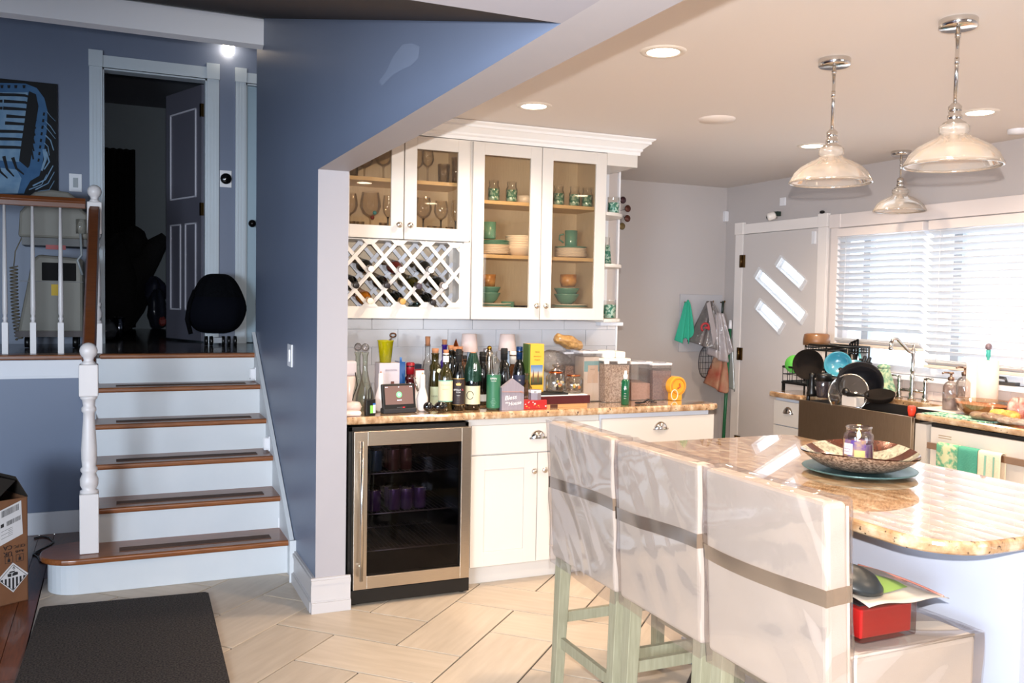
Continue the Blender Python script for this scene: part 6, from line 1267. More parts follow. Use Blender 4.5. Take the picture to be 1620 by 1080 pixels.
mb = MB(); c = at(1113, 572, 1, 6.06); R_ = .10
for i in range(11): a_ = PI*i/10; mb.tube([(c.x-R_*math.cos(a_)*math.sin(PI*k/8), 6.04-.05*math.sin(PI*k/8), c.z+.13*math.cos(PI*k/8)) for k in range(9)], .0022, 4)
for k in range(1, 8): mb.tube([(c.x-R_*math.cos(PI*i/14)*math.sin(PI*k/8), 6.04-.05*math.sin(PI*k/8), c.z+.13*math.cos(PI*k/8)) for i in range(15)], .002, 4)
tag(mb.build('wire_colander', mk('dark_wire', (60, 56, 62), .5, .4)), 'dark wire basket hanging under the grey carrier bag', 'basket')
t = thing('broom', 'green broom handle with white cap leaning in the kitchen corner', 'broom', (4.50, 5.95, 0)); GRN = mk('broom_green', (20, 96, 62), .35, coat=.3); p0, p1 = at(1144, 700, 1, 5.9), at(1155, 520, 1, 5.98); dv_ = (p1-p0).normalized(); pf_ = p0-dv_*((p0.z-.14)/dv_.z)
MB().cyl(pf_, p1, .014).build('handle', GRN, t); MB().cyl(p1, p1+dv_*.07, .016, .013).build('end_cap', WHITE, t)
MB().lathe((pf_.x, pf_.y, 0), [(.09, .002), (.07, .09), (.03, .12), (.018, .15)], 14).build('bristle_head', GRN, t)
MB().cyl(at(1145, 482, 1, 6.02), at(1141, 520, 1, 6.06), .012, n=10).build('x', BLACK) if False else None
mb = MB(); mb.cyl(at(1144, 476, 1, 6.05), at(1142, 506, 1, 6.07), .010); tag(mb.build('hanging_tool', mk('handle_dark_green', (30, 44, 36), .4)), 'short dark handle hanging on the right hook in the corner', 'tool')
# ------------------------------------------------------------ sink run on the window wall
XF = 3.985; XD = 4.02  # counter front, door face
bc = thing('drawer_cabinet', 'white drawer stack left of the farmhouse sink', 'cabinet', (4.3, 4.62, 0))
mb = MB(); mb.box(XD+.021, 4.463, .10, 4.61, 4.762, .88); mb.box(XD+.08, 4.463, 0, 4.61, 4.762, .10); mb.build('carcass', mk('carcass_grey_white', (206, 210, 220), .4), bc)
for z0, z1 in ((.70, .858), (.42, .694), (.12, .414)):
    d = bx('drawer', CAB, (XD, 4.475, z0, XD+.02, 4.757, z1), bc, bevel=.0015); pull(d, 4.616, (z0+z1)/2+.01, 'x', XD)
slab('sink_countertop', [(XF, 4.462), (XF, 4.772), (4.612, 4.772), (4.612, 4.462)], .8805, .918, 'golden granite counter piece left of the sink holding the dish rack')
slab('window_countertop', [(4.45, 3.575), (4.45, 4.461), (4.612, 4.461), (4.612, 3.575)], .8805, .918, 'narrow granite ledge behind the sink under the faucet', .006)
slab('window_countertop', [(XF, 2.0), (XF, 3.574), (4.612, 3.574), (4.612, 2.0)], .8805, .918, 'golden granite counter right of the sink above the dishwasher')
SKM = mk('sink_steel', (180, 160, 138), .34, 1, var=(40, .25), rgb2=(156, 138, 118), stretch=(1, 30, .5)); SKI = mk('sink_inside', (92, 88, 86), .35, .8)
sk = thing('farmhouse_sink', 'stainless steel apron-front farmhouse sink under the window', 'sink', (4.2, 4.02, .64))
mb = MB(); y0, y1 = 3.576, 4.458; mb.box(3.965, y0, .64, 3.9845, y1, .895); mb.box(3.985, y0, .64, 4.03, y0+.006, .888); mb.build('apron', SKM, sk, bevel=.004, seg=3)
mb = MB(); mb.box(3.985, y0+.0065, .66, 4.44, y0+.018, .887); mb.box(3.985, y1-.012, .66, 4.44, y1, .888); mb.box(4.43, y0+.012, .66, 4.44, y1-.012, .888); mb.box(3.985, y0+.012, .66, 4.43, y1-.012, .672); mb.build('basin', SKI, sk)
bx('sink_base', CAB, (XD+.02, y0+.002, .1, 4.6, y1-.002, .638), sk)
bsw = bx('backsplash_window', mk('window_backsplash_grout', (196, 182, 176), .7), (4.612, 2.0, .919, 4.6195, 4.83, 1.03)); struct(bsw)
y = 2.0; TPK = mk('blush_wall_tile', (222, 206, 198), .2, coat=.4)
for r_, (z0, z1) in enumerate(((.920, .972), (.975, 1.028))):
    y = 2.8-(.075 if r_ else 0)
    while y < 4.82: bx('wall_tile', TPK, (4.606, y, z0, 4.614, min(y+.148, 4.83), z1), bsw, bevel=.001, seg=1); y += .15
dw = thing('dishwasher', 'white dishwasher with steel bar handle right of the sink', 'dishwasher', (4.3, 3.2, 0))
bx('filler_panel', CAB, (3.992, 3.50, .10, XD+.5, 3.572, .862), dw); bx('door', mk('dishwasher_white', (226, 218, 208), .35, coat=.2), (XD-.004, 2.86, .10, XD+.03, 3.492, .852), dw, bevel=.004); bx('toe_kick', BLACK, (XD+.05, 2.86, .0, XD+.5, 3.572, .10), dw); bx('control_gap', BLACK, (XD+.01, 2.86, .853, XD+.4, 3.50, .872), dw)
HBM = mk('handle_bronze_steel', (176, 148, 128), .3, .9)
mb = MB(); mb.box(XD-.055, 2.90, .742, XD-.04, 3.47, .775); mb.box(XD-.05, 3.44, .748, XD-.004, 3.465, .77); mb.box(XD-.05, 2.91, .748, XD-.004, 2.935, .77); mb.build('bar_handle', HBM, dw, bevel=.002)
mb = MB(); mb.box(XD-.0052, 3.36, .812, XD-.004, 3.44, .816); mb.box(XD-.0052, 3.36, .800, XD-.004, 3.44, .804); mb.build('vent_slot', mk('vent_tan', (176, 150, 116), .5), dw)
bc = thing('base_cabinet', 'white base cabinet at the near end of the window counter', 'cabinet', (4.3, 2.4, 0)); bx('carcass', CAB, (XD+.02, 2.0, 0, 4.6, 2.855, .88), bc)
for y0_, y1_ in ((2.01, 2.42), (2.425, 2.85)): bx('door', CAB, (XD, y0_, .11, XD+.02, y1_, .86), bc, bevel=.0015)
# towels on the dishwasher handle
def towel(label, y0, y1, m, L1, L2, stripes=None, sd=0):
    t = thing('dish_towel', label, 'towel', (XD-.05, (y0+y1)/2, .78), group='towels on the dishwasher handle')
    def f(u, v):
        y = y0+(y1-y0)*u; w_ = .007*math.sin(7*u*2*PI*.4+sd+v*2)
        if v < .5: k = (v/.5); return (XD-.066+w_*k-.006*math.sin(PI*u), y+.006*math.sin(4*k+sd), .778-(1-k)*L1)
        k = (v-.5)/.5; return (XD-.030-w_*k*.5, y+.01*k, .778-k*L2)
    def g(u, v):  # front, over the bar, back
        if v < .42: k = v/.42; return (XD-.068-.006*math.sin(PI*u)*(1-k)+.008*math.sin(9*u+sd)*(1-k), y0+(y1-y0)*u, .772-(1-k)*L1)
        if v < .58: a_ = (v-.42)/.16*PI; return (XD-.0485-.0195*math.cos(a_), y0+(y1-y0)*u, .772+.014*math.sin(a_))
        k = (v-.58)/.42; return (XD-.029+.004*math.sin(9*u+sd)*k, y0+(y1-y0)*u, .772-k*L2)
    MB().grid(g, 22, 36).build('cloth', m, t, solid=.004)
    if stripes:
        for u0, u1 in stripes: MB().grid(lambda u, v: tuple(Vector(g(u0+(u1-u0)*u, .41*v))-Vector((.0035, 0, 0))), 2, 16).build('woven_stripe', mk('stripe_teal', (140, 186, 166), .9), t)
    return t
LEAFM = mk('leaf_print_cloth', (204, 208, 168), .9, var=(26, .06), rgb2=(96, 168, 134)); LEAFM2 = LEAFM
towel('green and cream leaf-patterned towel on the left of the dishwasher handle', 3.265, 3.395, LEAFM, .26, .2, sd=0)
towel('solid teal towel in the middle of the dishwasher handle', 3.150, 3.262, mk('teal_towel', (76, 156, 134), .95, bump=(120, .5, .004)), .30, .22, sd=2)
towel('cream towel with two pale green stripes on the dishwasher handle', 3.020, 3.146, mk('cream_towel', (238, 218, 190), .95, bump=(120, .5, .004)), .30, .24, stripes=((.24, .33), (.60, .70)), sd=4)
MB().grid(lambda u, v: (XD-.03, 3.255+.02*u, .77-.26*v), 2, 6).build('x', TEAL) if False else None
# bridge faucet
FX = 4.53; yc = 4.09
fa = thing('bridge_faucet', 'chrome bridge faucet with cross-arm levers and high curved spout', 'faucet', (FX, yc, CT))
def turned(mb, x, y, z0, z1, r):
    h = z1-z0; mb.lathe((x, y, z0), [(r*1.9, 0), (r*1.9, .006), (r*1.2, .014), (r*1.5, h*.22), (r, h*.3), (r*1.35, h*.42), (r, h*.5), (r*1.2, h*.62), (r*.9, h*.7), (r*1.25, h*.85), (r*.9, h)], 16)
mb = MB(); turned(mb, FX, yc-.10, CT, CT+.13, .012); turned(mb, FX, yc+.10, CT, CT+.13, .012); turned(mb, FX, yc, CT, CT+.16, .013); mb.cyl((FX, yc-.10, CT+.055), (FX, yc+.10, CT+.055), .009); mb.build('bridge', CHROME, fa)
mb = MB(); mb.lathe((FX, yc, CT+.16), [(.010, 0), (.016, .02), (.009, .04), (.013, .07), (.009, .10), (.016, .13), (.012, .15), (.006, .16), (.008, .175), (0, .185)], 16)
mb.tube([(FX, yc, CT+.29), (FX-.03, yc+.012, CT+.30), (FX-.07, yc+.03, CT+.345), (FX-.095, yc+.042, CT+.375), (FX-.12, yc+.052, CT+.372), (FX-.13, yc+.056, CT+.345)], [.014, .010, .010, .012, .012, .011], 12); mb.lathe((FX-.13, yc+.056, CT+.305), [(.012, 0), (.014, .01), (.010, .02), (.012, .045)], 14); mb.build('spout', CHROME, fa)
for s_ in (-1, 1):
    mb = MB(); mb.tube([(FX, yc+s_*.10, CT+.135), (FX-.01, yc+s_*.13, CT+.142), (FX-.015, yc+s_*.165, CT+.138)], [.009, .005, .008], 10); mb.ball((FX, yc+s_*.10, CT+.135), .012); mb.build('lever', CHROME, fa)
# side sprayer, soap dispensers, tray
def soap(px, py, x, ht, m, liq, label, r=.036):
    c = at(px, py, 0, x); t = thing('soap_dispenser', label, 'dispenser', (x, c.y, CT+.008), group=None)
    MB().lathe((0, 0, 0), [(0, .003), (r, .002), (r, ht*.62), (r*.7, ht*.72), (r*.32, ht*.76), (r*.3, ht*.80)], 22, caps=False).build('bottle', thin('soap_glass', (240, 236, 234), .14), t, local=True)
    if liq: MB().lathe((0, 0, 0), [(r*.95, .004), (r*.95, ht*liq), (0, ht*liq)], 20).build('liquid_soap', mk('soap_grey', (150, 134, 132), .3), t, local=True)
    mb = MB(); mb.lathe((0, 0, 0), [(r*.4, ht*.78), (r*.42, ht*.86), (r*.15, ht*.88), (r*.15, ht*.95), (r*.35, ht*.96), (r*.35, ht), (0, ht)], 14); mb.tube([(0, 0, ht*.98), (-.03, .02, ht*.985), (-.04, .027, ht*.96)], .005, 7); mb.build('pump', m, t, local=True); return t
TRX = mk('white_tray', (228, 218, 214), .3)
c = at(1508, 645, 0, 4.30); t = thing('soap_tray', 'white marble tray under the two soap dispensers', 'tray', (4.33, c.y, CT)); bx('tray', TRX, (4.16, c.y-.13, CT, 4.46, c.y+.12, CT+.008), t, bevel=.003)
PMP = mk('pump_bronze', (150, 124, 108), .25, .9)
soap(1503, 640, 4.24, .21, PMP, .3, 'clear square soap dispenser with grey liquid on the white tray, front one', .040)
soap(1525, 630, 4.40, .235, PMP, 0, 'clear soap dispenser with bronze pump on the white tray, rear one', .044)
mb = MB(); mb.ball((4.45, at(1437, 640, 0, 4.45).y, CT+.02), .02); 
# paper towel holder
c = at(1562, 600, 0, 4.46); t = thing('paper_towel_roll', 'white paper towel roll on a turquoise-tipped holder by the window', 'paper towel', (4.46, c.y, CT)); PTM = mk('paper_towel', (236, 216, 200), .9, bump=(200, .3, .002))
MB().lathe((0, 0, 0), [(.018, .012), (.057, .012), (.057, .285), (.018, .285)], 30).build('roll', PTM, t, local=True); MB().lathe((0, 0, 0), [(.07, 0), (.07, .01), (.008, .012), (.008, .30), (.012, .305), (.012, .34), (.005, .345)], 22).build('holder', mk('holder_turquoise', (60, 160, 150), .4), t, local=True); MB().ball((0, 0, .36), .019).build('finial', mk('finial_grey', (120, 104, 112), .3), t, local=True)
mb = MB(); mb.prism([(-.03, -.02, .012), (-.05, .04, .012), (-.075, .075, .012), (-.078, .074, .012), (-.053, .038, .012)], (0, 0, .27)); mb.build('loose_sheet', PTM, t, local=True)
# amber glass bowl, crackers, flowers
c = at(1546, 645, 0, 4.24); t = thing('amber_bowl', 'large oval glass bowl with amber-brown contents beside the sink', 'bowl', (4.24, c.y-.03, CT)); AM = mk('amber_contents', (150, 98, 58), .35, var=(9, .2), rgb2=(190, 140, 90))
def ov(prof, m, nm): o = MB().lathe((0, 0, 0), prof, 32, caps=False).build(nm, m, t, local=True); o.scale = (.78, 1.25, 1); return o
ov([(0, .004), (.07, .004), (.10, .03), (.118, .062)], AM, 'contents'); ov([(.118, .062), (.09, .058), (0, .06)], mk('amber_top', (186, 120, 72), .4, var=(12, .25), rgb2=(160, 90, 50)), 'contents_top'); ov([(0, .001), (.074, .001), (.104, .028), (.124, .075), (.132, .082), (.124, .085)], thin('bowl_glass', (240, 226, 208), .16), 'glass_bowl')
c = at(1500, 655, 0, 4.08); t = thing('green_trivet', 'green and white patterned placemat at the edge of the window counter', 'placemat', (4.1, c.y, CT)); bx('mat', mk('placemat_green', (44, 140, 116), .8, var=(60, .05), rgb2=(190, 214, 196)), (4.00, 3.15, CT, 4.14, 3.54, CT+.004), t)
def packet(px, py, x, w_, d_, h, m, name, label, sd):
    c = at(px, py, 0, x); rs = random.Random(sd); ph = [rs.random()*6 for _ in range(4)]
    f = lambda u, v: (x+d_*math.sin(PI*v)**.5*math.cos(2*PI*u)*(1+.08*math.sin(5*2*PI*u+ph[0])), c.y+w_*math.sin(PI*v)**.5*math.sin(2*PI*u)*(1+.1*math.sin(3*2*PI*u+ph[1])), CT+.006+h*(1-math.cos(PI*v))/2*(1+.15*math.sin(7*2*PI*u+ph[2])))
    return tag(MB().grid(f, 30, 12).build(name, m), label, 'packet')
packet(1562, 655, 4.07, .11, .05, .034, mk('foil_bread', (150, 130, 96), .5, var=(24, .2), rgb2=(96, 60, 48), bump=(50, 1, .008), coat=.5), 'snack_packet', 'crumpled clear-wrapped brown snack packet on the window counter', 1)
packet(1605, 668, 4.05, .10, .05, .028, mk('foil_grey', (170, 158, 146), .3, var=(26, .2), rgb2=(120, 100, 80), bump=(50, 1, .008), coat=.5), 'snack_packet', 'shiny grey snack packet at the right edge of the window counter', 2)
packet(1590, 648, 4.13, .08, .045, .05, mk('chip_orange', (214, 130, 60), .5, var=(18, .12), rgb2=(236, 190, 90), bump=(40, 1, .01)), 'snack_packet', 'orange and yellow snack packet behind the grey one', 3)
packet(1612, 630, 4.25, .05, .05, .10, mk('foil_red_mix', (170, 84, 70), .4, var=(16, .1), rgb2=(210, 180, 170), bump=(40, 1, .01), coat=.4), 'snack_packet', 'red and silver crumpled packet standing at the right edge by the window', 4)
mb = MB(); c = at(1440, 655, 0, 3.99); tag(MB().lathe((4.0, c.y+.0, .896), [(.016, 0), (.018, .012), (.022, .03), (.021, .052), (.012, .056)], 18).build('red_stopper', mk('red_rubber', (226, 60, 36), .4)), 'small bright red rubber cap on the corner of the sink', 'cap')
# ---------------- dish rack and pans
DR = mk('rack_black', (16, 15, 15), .35); ry0, ry1, rx0, rx1 = 4.49, 4.76, 4.09, 4.56
rk2 = thing('dish_rack', 'black two-tier wire dish rack on the counter left of the sink', 'dish rack', (4.32, 4.62, CT)); zt1, zt2 = CT+.20, CT+.275
mb = MB()
for x in (rx0, rx1):
    for y in (ry0+.01, ry1-.01): mb.box(x-.008, y-.008, CT, x+.008, y+.008, CT+.055)
mb.box(rx0-.01, ry0, CT+.05, rx1+.01, ry1, CT+.062); mb.build('drip_tray', DR, rk2)
def wires(z0, z1, x0, x1, y0, y1, nm):
    mb = MB()
    for z in (z0, (z0+z1)/2, z1): mb.tube([(x0, y0, z), (x1, y0, z), (x1, y1, z), (x0, y1, z)], .008 if z == z1 else .003, 6, closed=True)
    for i in range(9): x = x0+(x1-x0)*i/8; mb.cyl((x, y0, z0), (x, y0, z1), .0022, n=5); mb.cyl((x, y1, z0), (x, y1, z1), .0022, n=5)
    for i in range(7): y = y0+(y1-y0)*i/6; mb.cyl((x0, y, z0), (x0, y, z1), .0022, n=5); mb.cyl((x1, y, z0), (x1, y, z1), .0022, n=5); mb.cyl((x0, y, z0), (x1, y, z0), .0022, n=5)
    return mb.build(nm, DR, rk2)
wires(CT+.065, CT+.16, rx0, rx1, ry0, ry1, 'lower_basket'); wires(zt2, zt2+.035, rx0+.16, rx0+.34, ry0-.14, ry1-.03, 'upper_basket')
mb = MB()
for x in (rx0+.16, rx0+.34):
    for y in (ry1-.03, ry0-.14): mb.cyl((x, y, CT+.0), (x, y, zt2+.03), .006, n=8)
mb.build('upright', DR, rk2)
# wooden bowl upside down on the top tier
c = at(1290, 541, 0, 4.32); t = thing('wooden_bowl', 'brown wooden bowl on the top tier of the dish rack', 'bowl', (4.33, c.y, zt2+.03)); MB().lathe((0, 0, 0), [(.088, 0), (.088, .03), (.082, .07), (.07, .078), (0, .08)], 28).build('bowl', mk('bowl_wood', (140, 96, 58), .45, var=(12, .3), rgb2=(104, 68, 38), coat=.3), t, local=True)
# frying pan standing, showing its face
def pan(label, c, R_, n_, m, hd, depth=.045, rim=None):
    t = thing('frying_pan', label, 'pan', tuple(c)); n_ = Vector(n_).normalized()
    MB().lathe(c, [(0, 0), (R_*.8, 0), (R_*.98, depth*.8), (R_, depth), (R_*.96, depth), (R_*.78, .008), (0, .008)], 36, ax=n_, caps=False).build('pan_body', m, t)
    MB().tube(hd, [.012, .010, .013, .012][:len(hd)], 10).build('handle', BLACK, t); return t
c = at(1281, 577, 0, 4.06); toeye = (EYE-c).normalized()
PAN = mk('pan_coating', (30, 24, 20), .85, spec=.12, var=(10, .3), rgb2=(16, 13, 12))
pan('dark frying pan propped upright in the front of the dish rack', c, .098, (-.82, -.55, .12), PAN, [c+Vector((0, 0, -.10)), c+Vector((-.02, -.02, -.16)), c+Vector((-.05, -.05, -.24))])
# teal plates and green board in the rack
c = at(1327, 581, 0, 4.22); t = thing('turquoise_bowl', 'glossy turquoise bowl resting in the dish rack behind the frying pan', 'bowl', tuple(c)); MB().lathe(c, [(0, 0), (.04, 0), (.076, .032), (.085, .06), (.08, .06), (.07, .032), (.038, .008), (0, .008)], 32, ax=(-.75, -.6, .45), caps=False).build('bowl', mk('turquoise_glaze', (58, 136, 158), .25, coat=.7), t)
c = at(1352, 590, 0, 4.30); tag(MB().lathe(c, [(0, 0), (.06, 0), (.085, .012), (.083, .014), (0, .004)], 28, ax=(-.7, -.65, .3)).build('small_plate', mk('turquoise_glaze', (58, 136, 158), .25, coat=.7)), 'turquoise plate leaning right of the turquoise bowl', 'plate')
c = at(1257, 576, 0, 4.12); mb = MB(); mb.lathe(c, [(0, 0), (.06, 0), (.062, .006), (0, .006)], 26, ax=(-.75, -.6, .3)); tag(mb.build('lime_plate', mk('lime_plastic', (90, 176, 74), .4)), 'lime green plastic plate behind the frying pan', 'plate')
c = at(1243, 582, 0, 4.20); c.z = CT+.165; c.y = 4.69; tag(MB().lathe(c, [(0, 0), (.04, 0), (.06, .03), (.058, .03), (.038, .004), (0, .004)], 22, caps=False).build('clear_bowl', thin('soap_glass', (240, 236, 234), .14)), 'small clear glass bowl at the left end of the dish rack', 'bowl')
# spatulas
BLK2 = mk('nylon_black', (16, 16, 18), .4)
t = thing('slotted_spatula', 'black slotted spatula standing highest in the utensil holder', 'utensil', tuple(at(1350, 570, 0, 4.36))); X_ = 4.36
b0, b1 = at(1348, 606, 0, X_), at(1349, 566, 0, X_); MB().cyl(b0, b1, .012).build('handle', BLK2, t)
mb = MB()
def sp(x, y): return at(x, y, 0, X_)
MB().cyl(sp(1348, 606), sp(1348.5, 560), .022, .026, n=12).build('handle_bundle', BLK2, t)
for x0, x1, yb, yt in ((1342, 1344.2, 560, 543), (1346, 1348.2, 561, 540), (1350.2, 1352.4, 562, 538), (1354.4, 1356.8, 562, 536)): 
    mb.prism([sp(x0, yb), sp(x1+.6, yb), sp(x1+1.6, yt), sp(x0+1, yt)], (.004, 0, 0))
mb.prism([sp(1341, 558), sp(1357, 560), sp(1354, 580), sp(1345, 578)], (.004, 0, 0)); mb.prism([sp(1345, 541), sp(1357.5, 536), sp(1358, 539), sp(1345, 544)], (.004, 0, 0)); mb.build('blade', BLK2, t)
t = thing('ladle', 'black ladle lying across the top tier of the dish rack', 'utensil', tuple(at(1335, 551, 0, 4.33))); MB().tube([at(1310, 553, 0, 4.33), at(1325, 549, 0, 4.33), at(1345, 556, 0, 4.33)], [.006, .012, .02], 10).build('body', BLK2, t)
t = thing('utensil_holder', 'dark utensil holder right of the dish rack', 'holder', tuple(at(1365, 595, 0, 4.36))); c = at(1366, 600, 0, 4.36); MB().lathe((4.40, c.y, CT), [(.042, 0), (.045, .11), (.042, .11), (.038, .01), (0, .01)], 20).build('cup', mk('holder_dark', (44, 44, 46), .35), t)
mb = MB(); mb.cyl((4.40, c.y, CT+.02), at(1357, 550, 0, 4.38), .009); tag(mb.build('teal_spoon', mk('teal_silicone', (110, 190, 196), .5)), 'pale teal silicone spatula in the utensil holder', 'utensil')
mb = MB(); mb.cyl((4.39, c.y+.01, CT+.02), at(1358, 575, 0, 4.37), .009, .006); tag(mb.build('wooden_spoon', mk('spoon_wood', (176, 134, 92), .6)), 'wooden spoon handle in the utensil holder', 'utensil')
t = thing('knife_set', 'cluster of black knife handles right of the dish rack', 'knives', tuple(at(1368, 585, 0, 4.38))); 
for i, (xa, ya, xb, yb) in enumerate(((1361, 588, 1369, 564), (1366, 590, 1376, 566), (1358, 592, 1362, 568), (1368, 594, 1377, 574))): MB().cyl(at(xa, ya, 0, 4.36), at(xb, yb, 0, 4.34), .016, .012, n=8).build('knife_handle', BLK2, t)
# pot, lid, appliances in front
c = at(1303, 606, 0, 4.05); t = thing('blender_cup', 'grey plastic blender cup with black top in front of the dish rack', 'cup', (4.05, c.y, CT)); MB().lathe((0, 0, 0), [(.036, 0), (.042, .01), (.046, .10), (.044, .105)], 22).build('cup_body', thin('smoke_plastic_clear', (120, 112, 118), .12, .1, .5, (96, 86, 92)), t, local=True); MB().lathe((0, 0, .103), [(.047, 0), (.047, .035), (.043, .045), (0, .045)], 22).build('cup_top', BLACK, t, local=True)
c = at(1282, 622, 0, 4.02); t = thing('black_grinder', 'black upright kitchen tool under the frying pan', 'utensil', (4.03, c.y, CT)); MB().lathe((0, 0, 0), [(.03, 0), (.032, .02), (.018, .06), (.016, .12), (.022, .14), (0, .15)], 18).build('body', BLACK, t, local=True)
c = at(1342, 622, 0, 4.03); LIDG = thin('pot_lid_glass', (150, 146, 146), .2, .05, .2, (80, 76, 76))
t = thing('pot_lid', 'round glass pot lid with steel rim leaning over the sink edge', 'lid', tuple(c)); nrm = Vector((-.85, -.42, .30)).normalized(); LR = .118
MB().lathe(c, [(0, .022), (LR*.5, .016), (LR*.97, 0)], 36, ax=nrm, caps=False).build('glass', LIDG, t); u_ = nrm.orthogonal().normalized(); v2 = nrm.cross(u_)
MB().tube([c+(u_*math.cos(2*PI*i/40)+v2*math.sin(2*PI*i/40))*LR for i in range(40)], .006, 8, closed=True).build('steel_rim', CHROME, t); MB().lathe(c+nrm*.02, [(.012, 0), (.01, .01), (.022, .02), (.022, .03), (0, .034)], 18, ax=nrm).build('knob', BLACK, t)
c = at(1362, 612, 0, 4.14); n2 = Vector((-.72, -.6, .34)); t = pan('large dark stockpot tipped on its side behind the glass lid', c, .135, n2, mk('dark_pot', (30, 30, 34), .25, .4), [c+Vector((.0, .12, .04)), c+Vector((-.02, .15, .07)), c+Vector((-.04, .13, .10))], .09); t.name = 'stockpot'; t['category'] = 'pot'
c = at(1392, 632, 0, 4.05); pan('small black skillet lying over the sink with its handle pointing left', c, .085, (-.25, -.15, .95), PAN, [c+Vector((-.03, .06, .02)), c+Vector((-.05, .12, .015)), c+Vector((-.06, .19, .012))], .035)
mb = MB(); c = at(1345, 636, 0, 4.0); mb.box(3.99, c.y-.05, .896, 4.06, c.y+.06, .955); tag(mb.build('cutting_board', mk('board_white', (214, 206, 198), .5), bevel=.004), 'white plastic tub behind the glass pot lid on the sink', 'tub')
c = at(1398, 590, 0, 4.42); t = thing('draped_dishcloth', 'pale green patterned dishcloth draped over a stand beside the faucet', 'cloth', (4.42, c.y, CT)); MB().lathe((0, 0, 0), [(.05, 0), (.05, .008), (.007, .01), (.007, .17)], 18).build('stand', CHROME, t, local=True)
MB().grid(lambda u, v: ((.025+.035*v+.008*math.sin(5*2*PI*u)*v)*math.cos(2*PI*u), (.035+.04*v+.010*math.sin(5*2*PI*u)*v)*math.sin(2*PI*u), .20-.155*v if v > .12 else .20-.155*v+.0), 40, 14).build('cloth', mk('sage_cloth', (190, 204, 170), .95, var=(40, .1), rgb2=(96, 150, 124)), t, local=True)
MB().ball((0, 0, .195), .036, 16, sc=(1, 1.2, .5)).build('cloth_crown', mk('sage_cloth', (190, 204, 170), .95, var=(40, .1), rgb2=(96, 150, 124)), t, local=True)
# ------------------------------------------------------------ island
IX0, IX1, IY0, IY1 = 1.835, 2.76, 1.535, 3.16
def rr(x0, y0, x1, y1, rads, n=10):
    P = []
    for (cx, cy, a0, r) in ((x0, y0, PI, rads[0]), (x1, y0, 1.5*PI, rads[1]), (x1, y1, 0, rads[2]), (x0, y1, .5*PI, rads[3])):
        ox = cx+(r if cx == x0 else -r); oy = cy+(r if cy == y0 else -r); P += [(ox+r*math.cos(a0+PI/2*i/n), oy+r*math.sin(a0+PI/2*i/n)) for i in range(n+1)]
    return P
slab('island_countertop', rr(IX0, IY0, IX1, IY1, (.17, .17, .06, .06)), .882, .918, 'golden granite island countertop with rounded corner and mirror gloss', .012)
isl = thing('kitchen_island', 'pale blue-white panelled island base under the overhanging granite', 'island', (2.45, 2.35, 0)); IBM = mk('island_white', (178, 184, 200), .5)
bx('base_panel', IBM, (2.20, 1.60, 0, 2.72, 3.12, .8815), isl); bx('toe_board', IBM, (2.185, 1.60, 0, 2.20, 3.12, .09), isl)
# plate, bowl, candle
TPx, TPy, IZ = 2.362, 2.345, .9187
MB_ = MB().lathe((TPx, TPy, IZ), [(0, .004), (.12, .002), (.155, .004), (.187, .014), (.190, .018), (.186, .019), (.15, .010), (0, .008)], 56, caps=False); tag(MB_.build('charger_plate', mk('teal_charger', (84, 118, 122), .3, .3)), 'large round teal charger plate on the island under the mosaic bowl', 'plate')
def mosaic():
    m = bpy.data.materials.new('mosaic_shell'); m.use_nodes = True; nt = m.node_tree; b = nt.nodes['Principled BSDF']; L = nt.links.new
    tc = nt.nodes.new('ShaderNodeTexCoord'); mp = nt.nodes.new('ShaderNodeMapping'); mp.inputs['Rotation'].default_value = (0, 0, -.75); L(tc.outputs['Object'], mp.inputs[0])
    wv = nt.nodes.new('ShaderNodeTexWave'); wv.inputs['Scale'].default_value = 3.3; wv.inputs['Distortion'].default_value = .6; L(mp.outputs[0], wv.inputs['Vector'])
    r = nt.nodes.new('ShaderNodeValToRGB'); e = r.color_ramp.elements; e[0].position = .42; e[0].color = lin((96, 50, 34))+(1,); e[1].position = .52; e[1].color = lin((206, 200, 176))+(1,); L(wv.outputs['Fac'], r.inputs[0])
    vo = nt.nodes.new('ShaderNodeTexVoronoi'); vo.inputs['Scale'].default_value = 110; L(tc.outputs['Object'], vo.inputs['Vector']); hs = nt.nodes.new('ShaderNodeMix'); hs.data_type = 'RGBA'; hs.blend_type = 'MULTIPLY'; hs.inputs[0].default_value = .5; L(r.outputs[0], hs.inputs[6])
    sp_ = nt.nodes.new('ShaderNodeSeparateColor'); L(vo.outputs['Color'], sp_.inputs[0]); L(sp_.outputs[0], hs.inputs[7]); L(hs.outputs[2], b.inputs['Base Color'])
    bp = nt.nodes.new('ShaderNodeBump'); bp.inputs['Strength'].default_value = .7; bp.inputs['Distance'].default_value = .004; L(vo.outputs['Color'], bp.inputs['Height']); L(bp.outputs[0], b.inputs['Normal'])
    b.inputs['Roughness'].default_value = .18; b.inputs['Metallic'].default_value = .35; b.inputs['Coat Weight'].default_value = .6; return m
t = thing('mosaic_bowl', 'shallow brown and pearl mosaic bowl on the teal plate', 'bowl', (TPx, TPy, IZ+.010))
def bowlf(u, v, off=0.):
    th = 2*PI*u; R_ = .205*(1+.05*math.cos(2*(th-.9)))*(1+.008*math.sin(9*th)); s_ = v; z = .062*s_**2.4+.008*math.cos(2*(th-.6))*s_**4
    return (R_*(.30+.70*s_)*math.cos(th), R_*(.30+.70*s_)*math.sin(th), .004+z+off)
mb = MB(); mb.grid(lambda u, v: bowlf(u, v, .004), 64, 12); mb.lathe((0, 0, .008), [(0, 0), (.0650, 0)], 64, caps=False); mb.build('mosaic_inside', mosaic(), t, local=True)
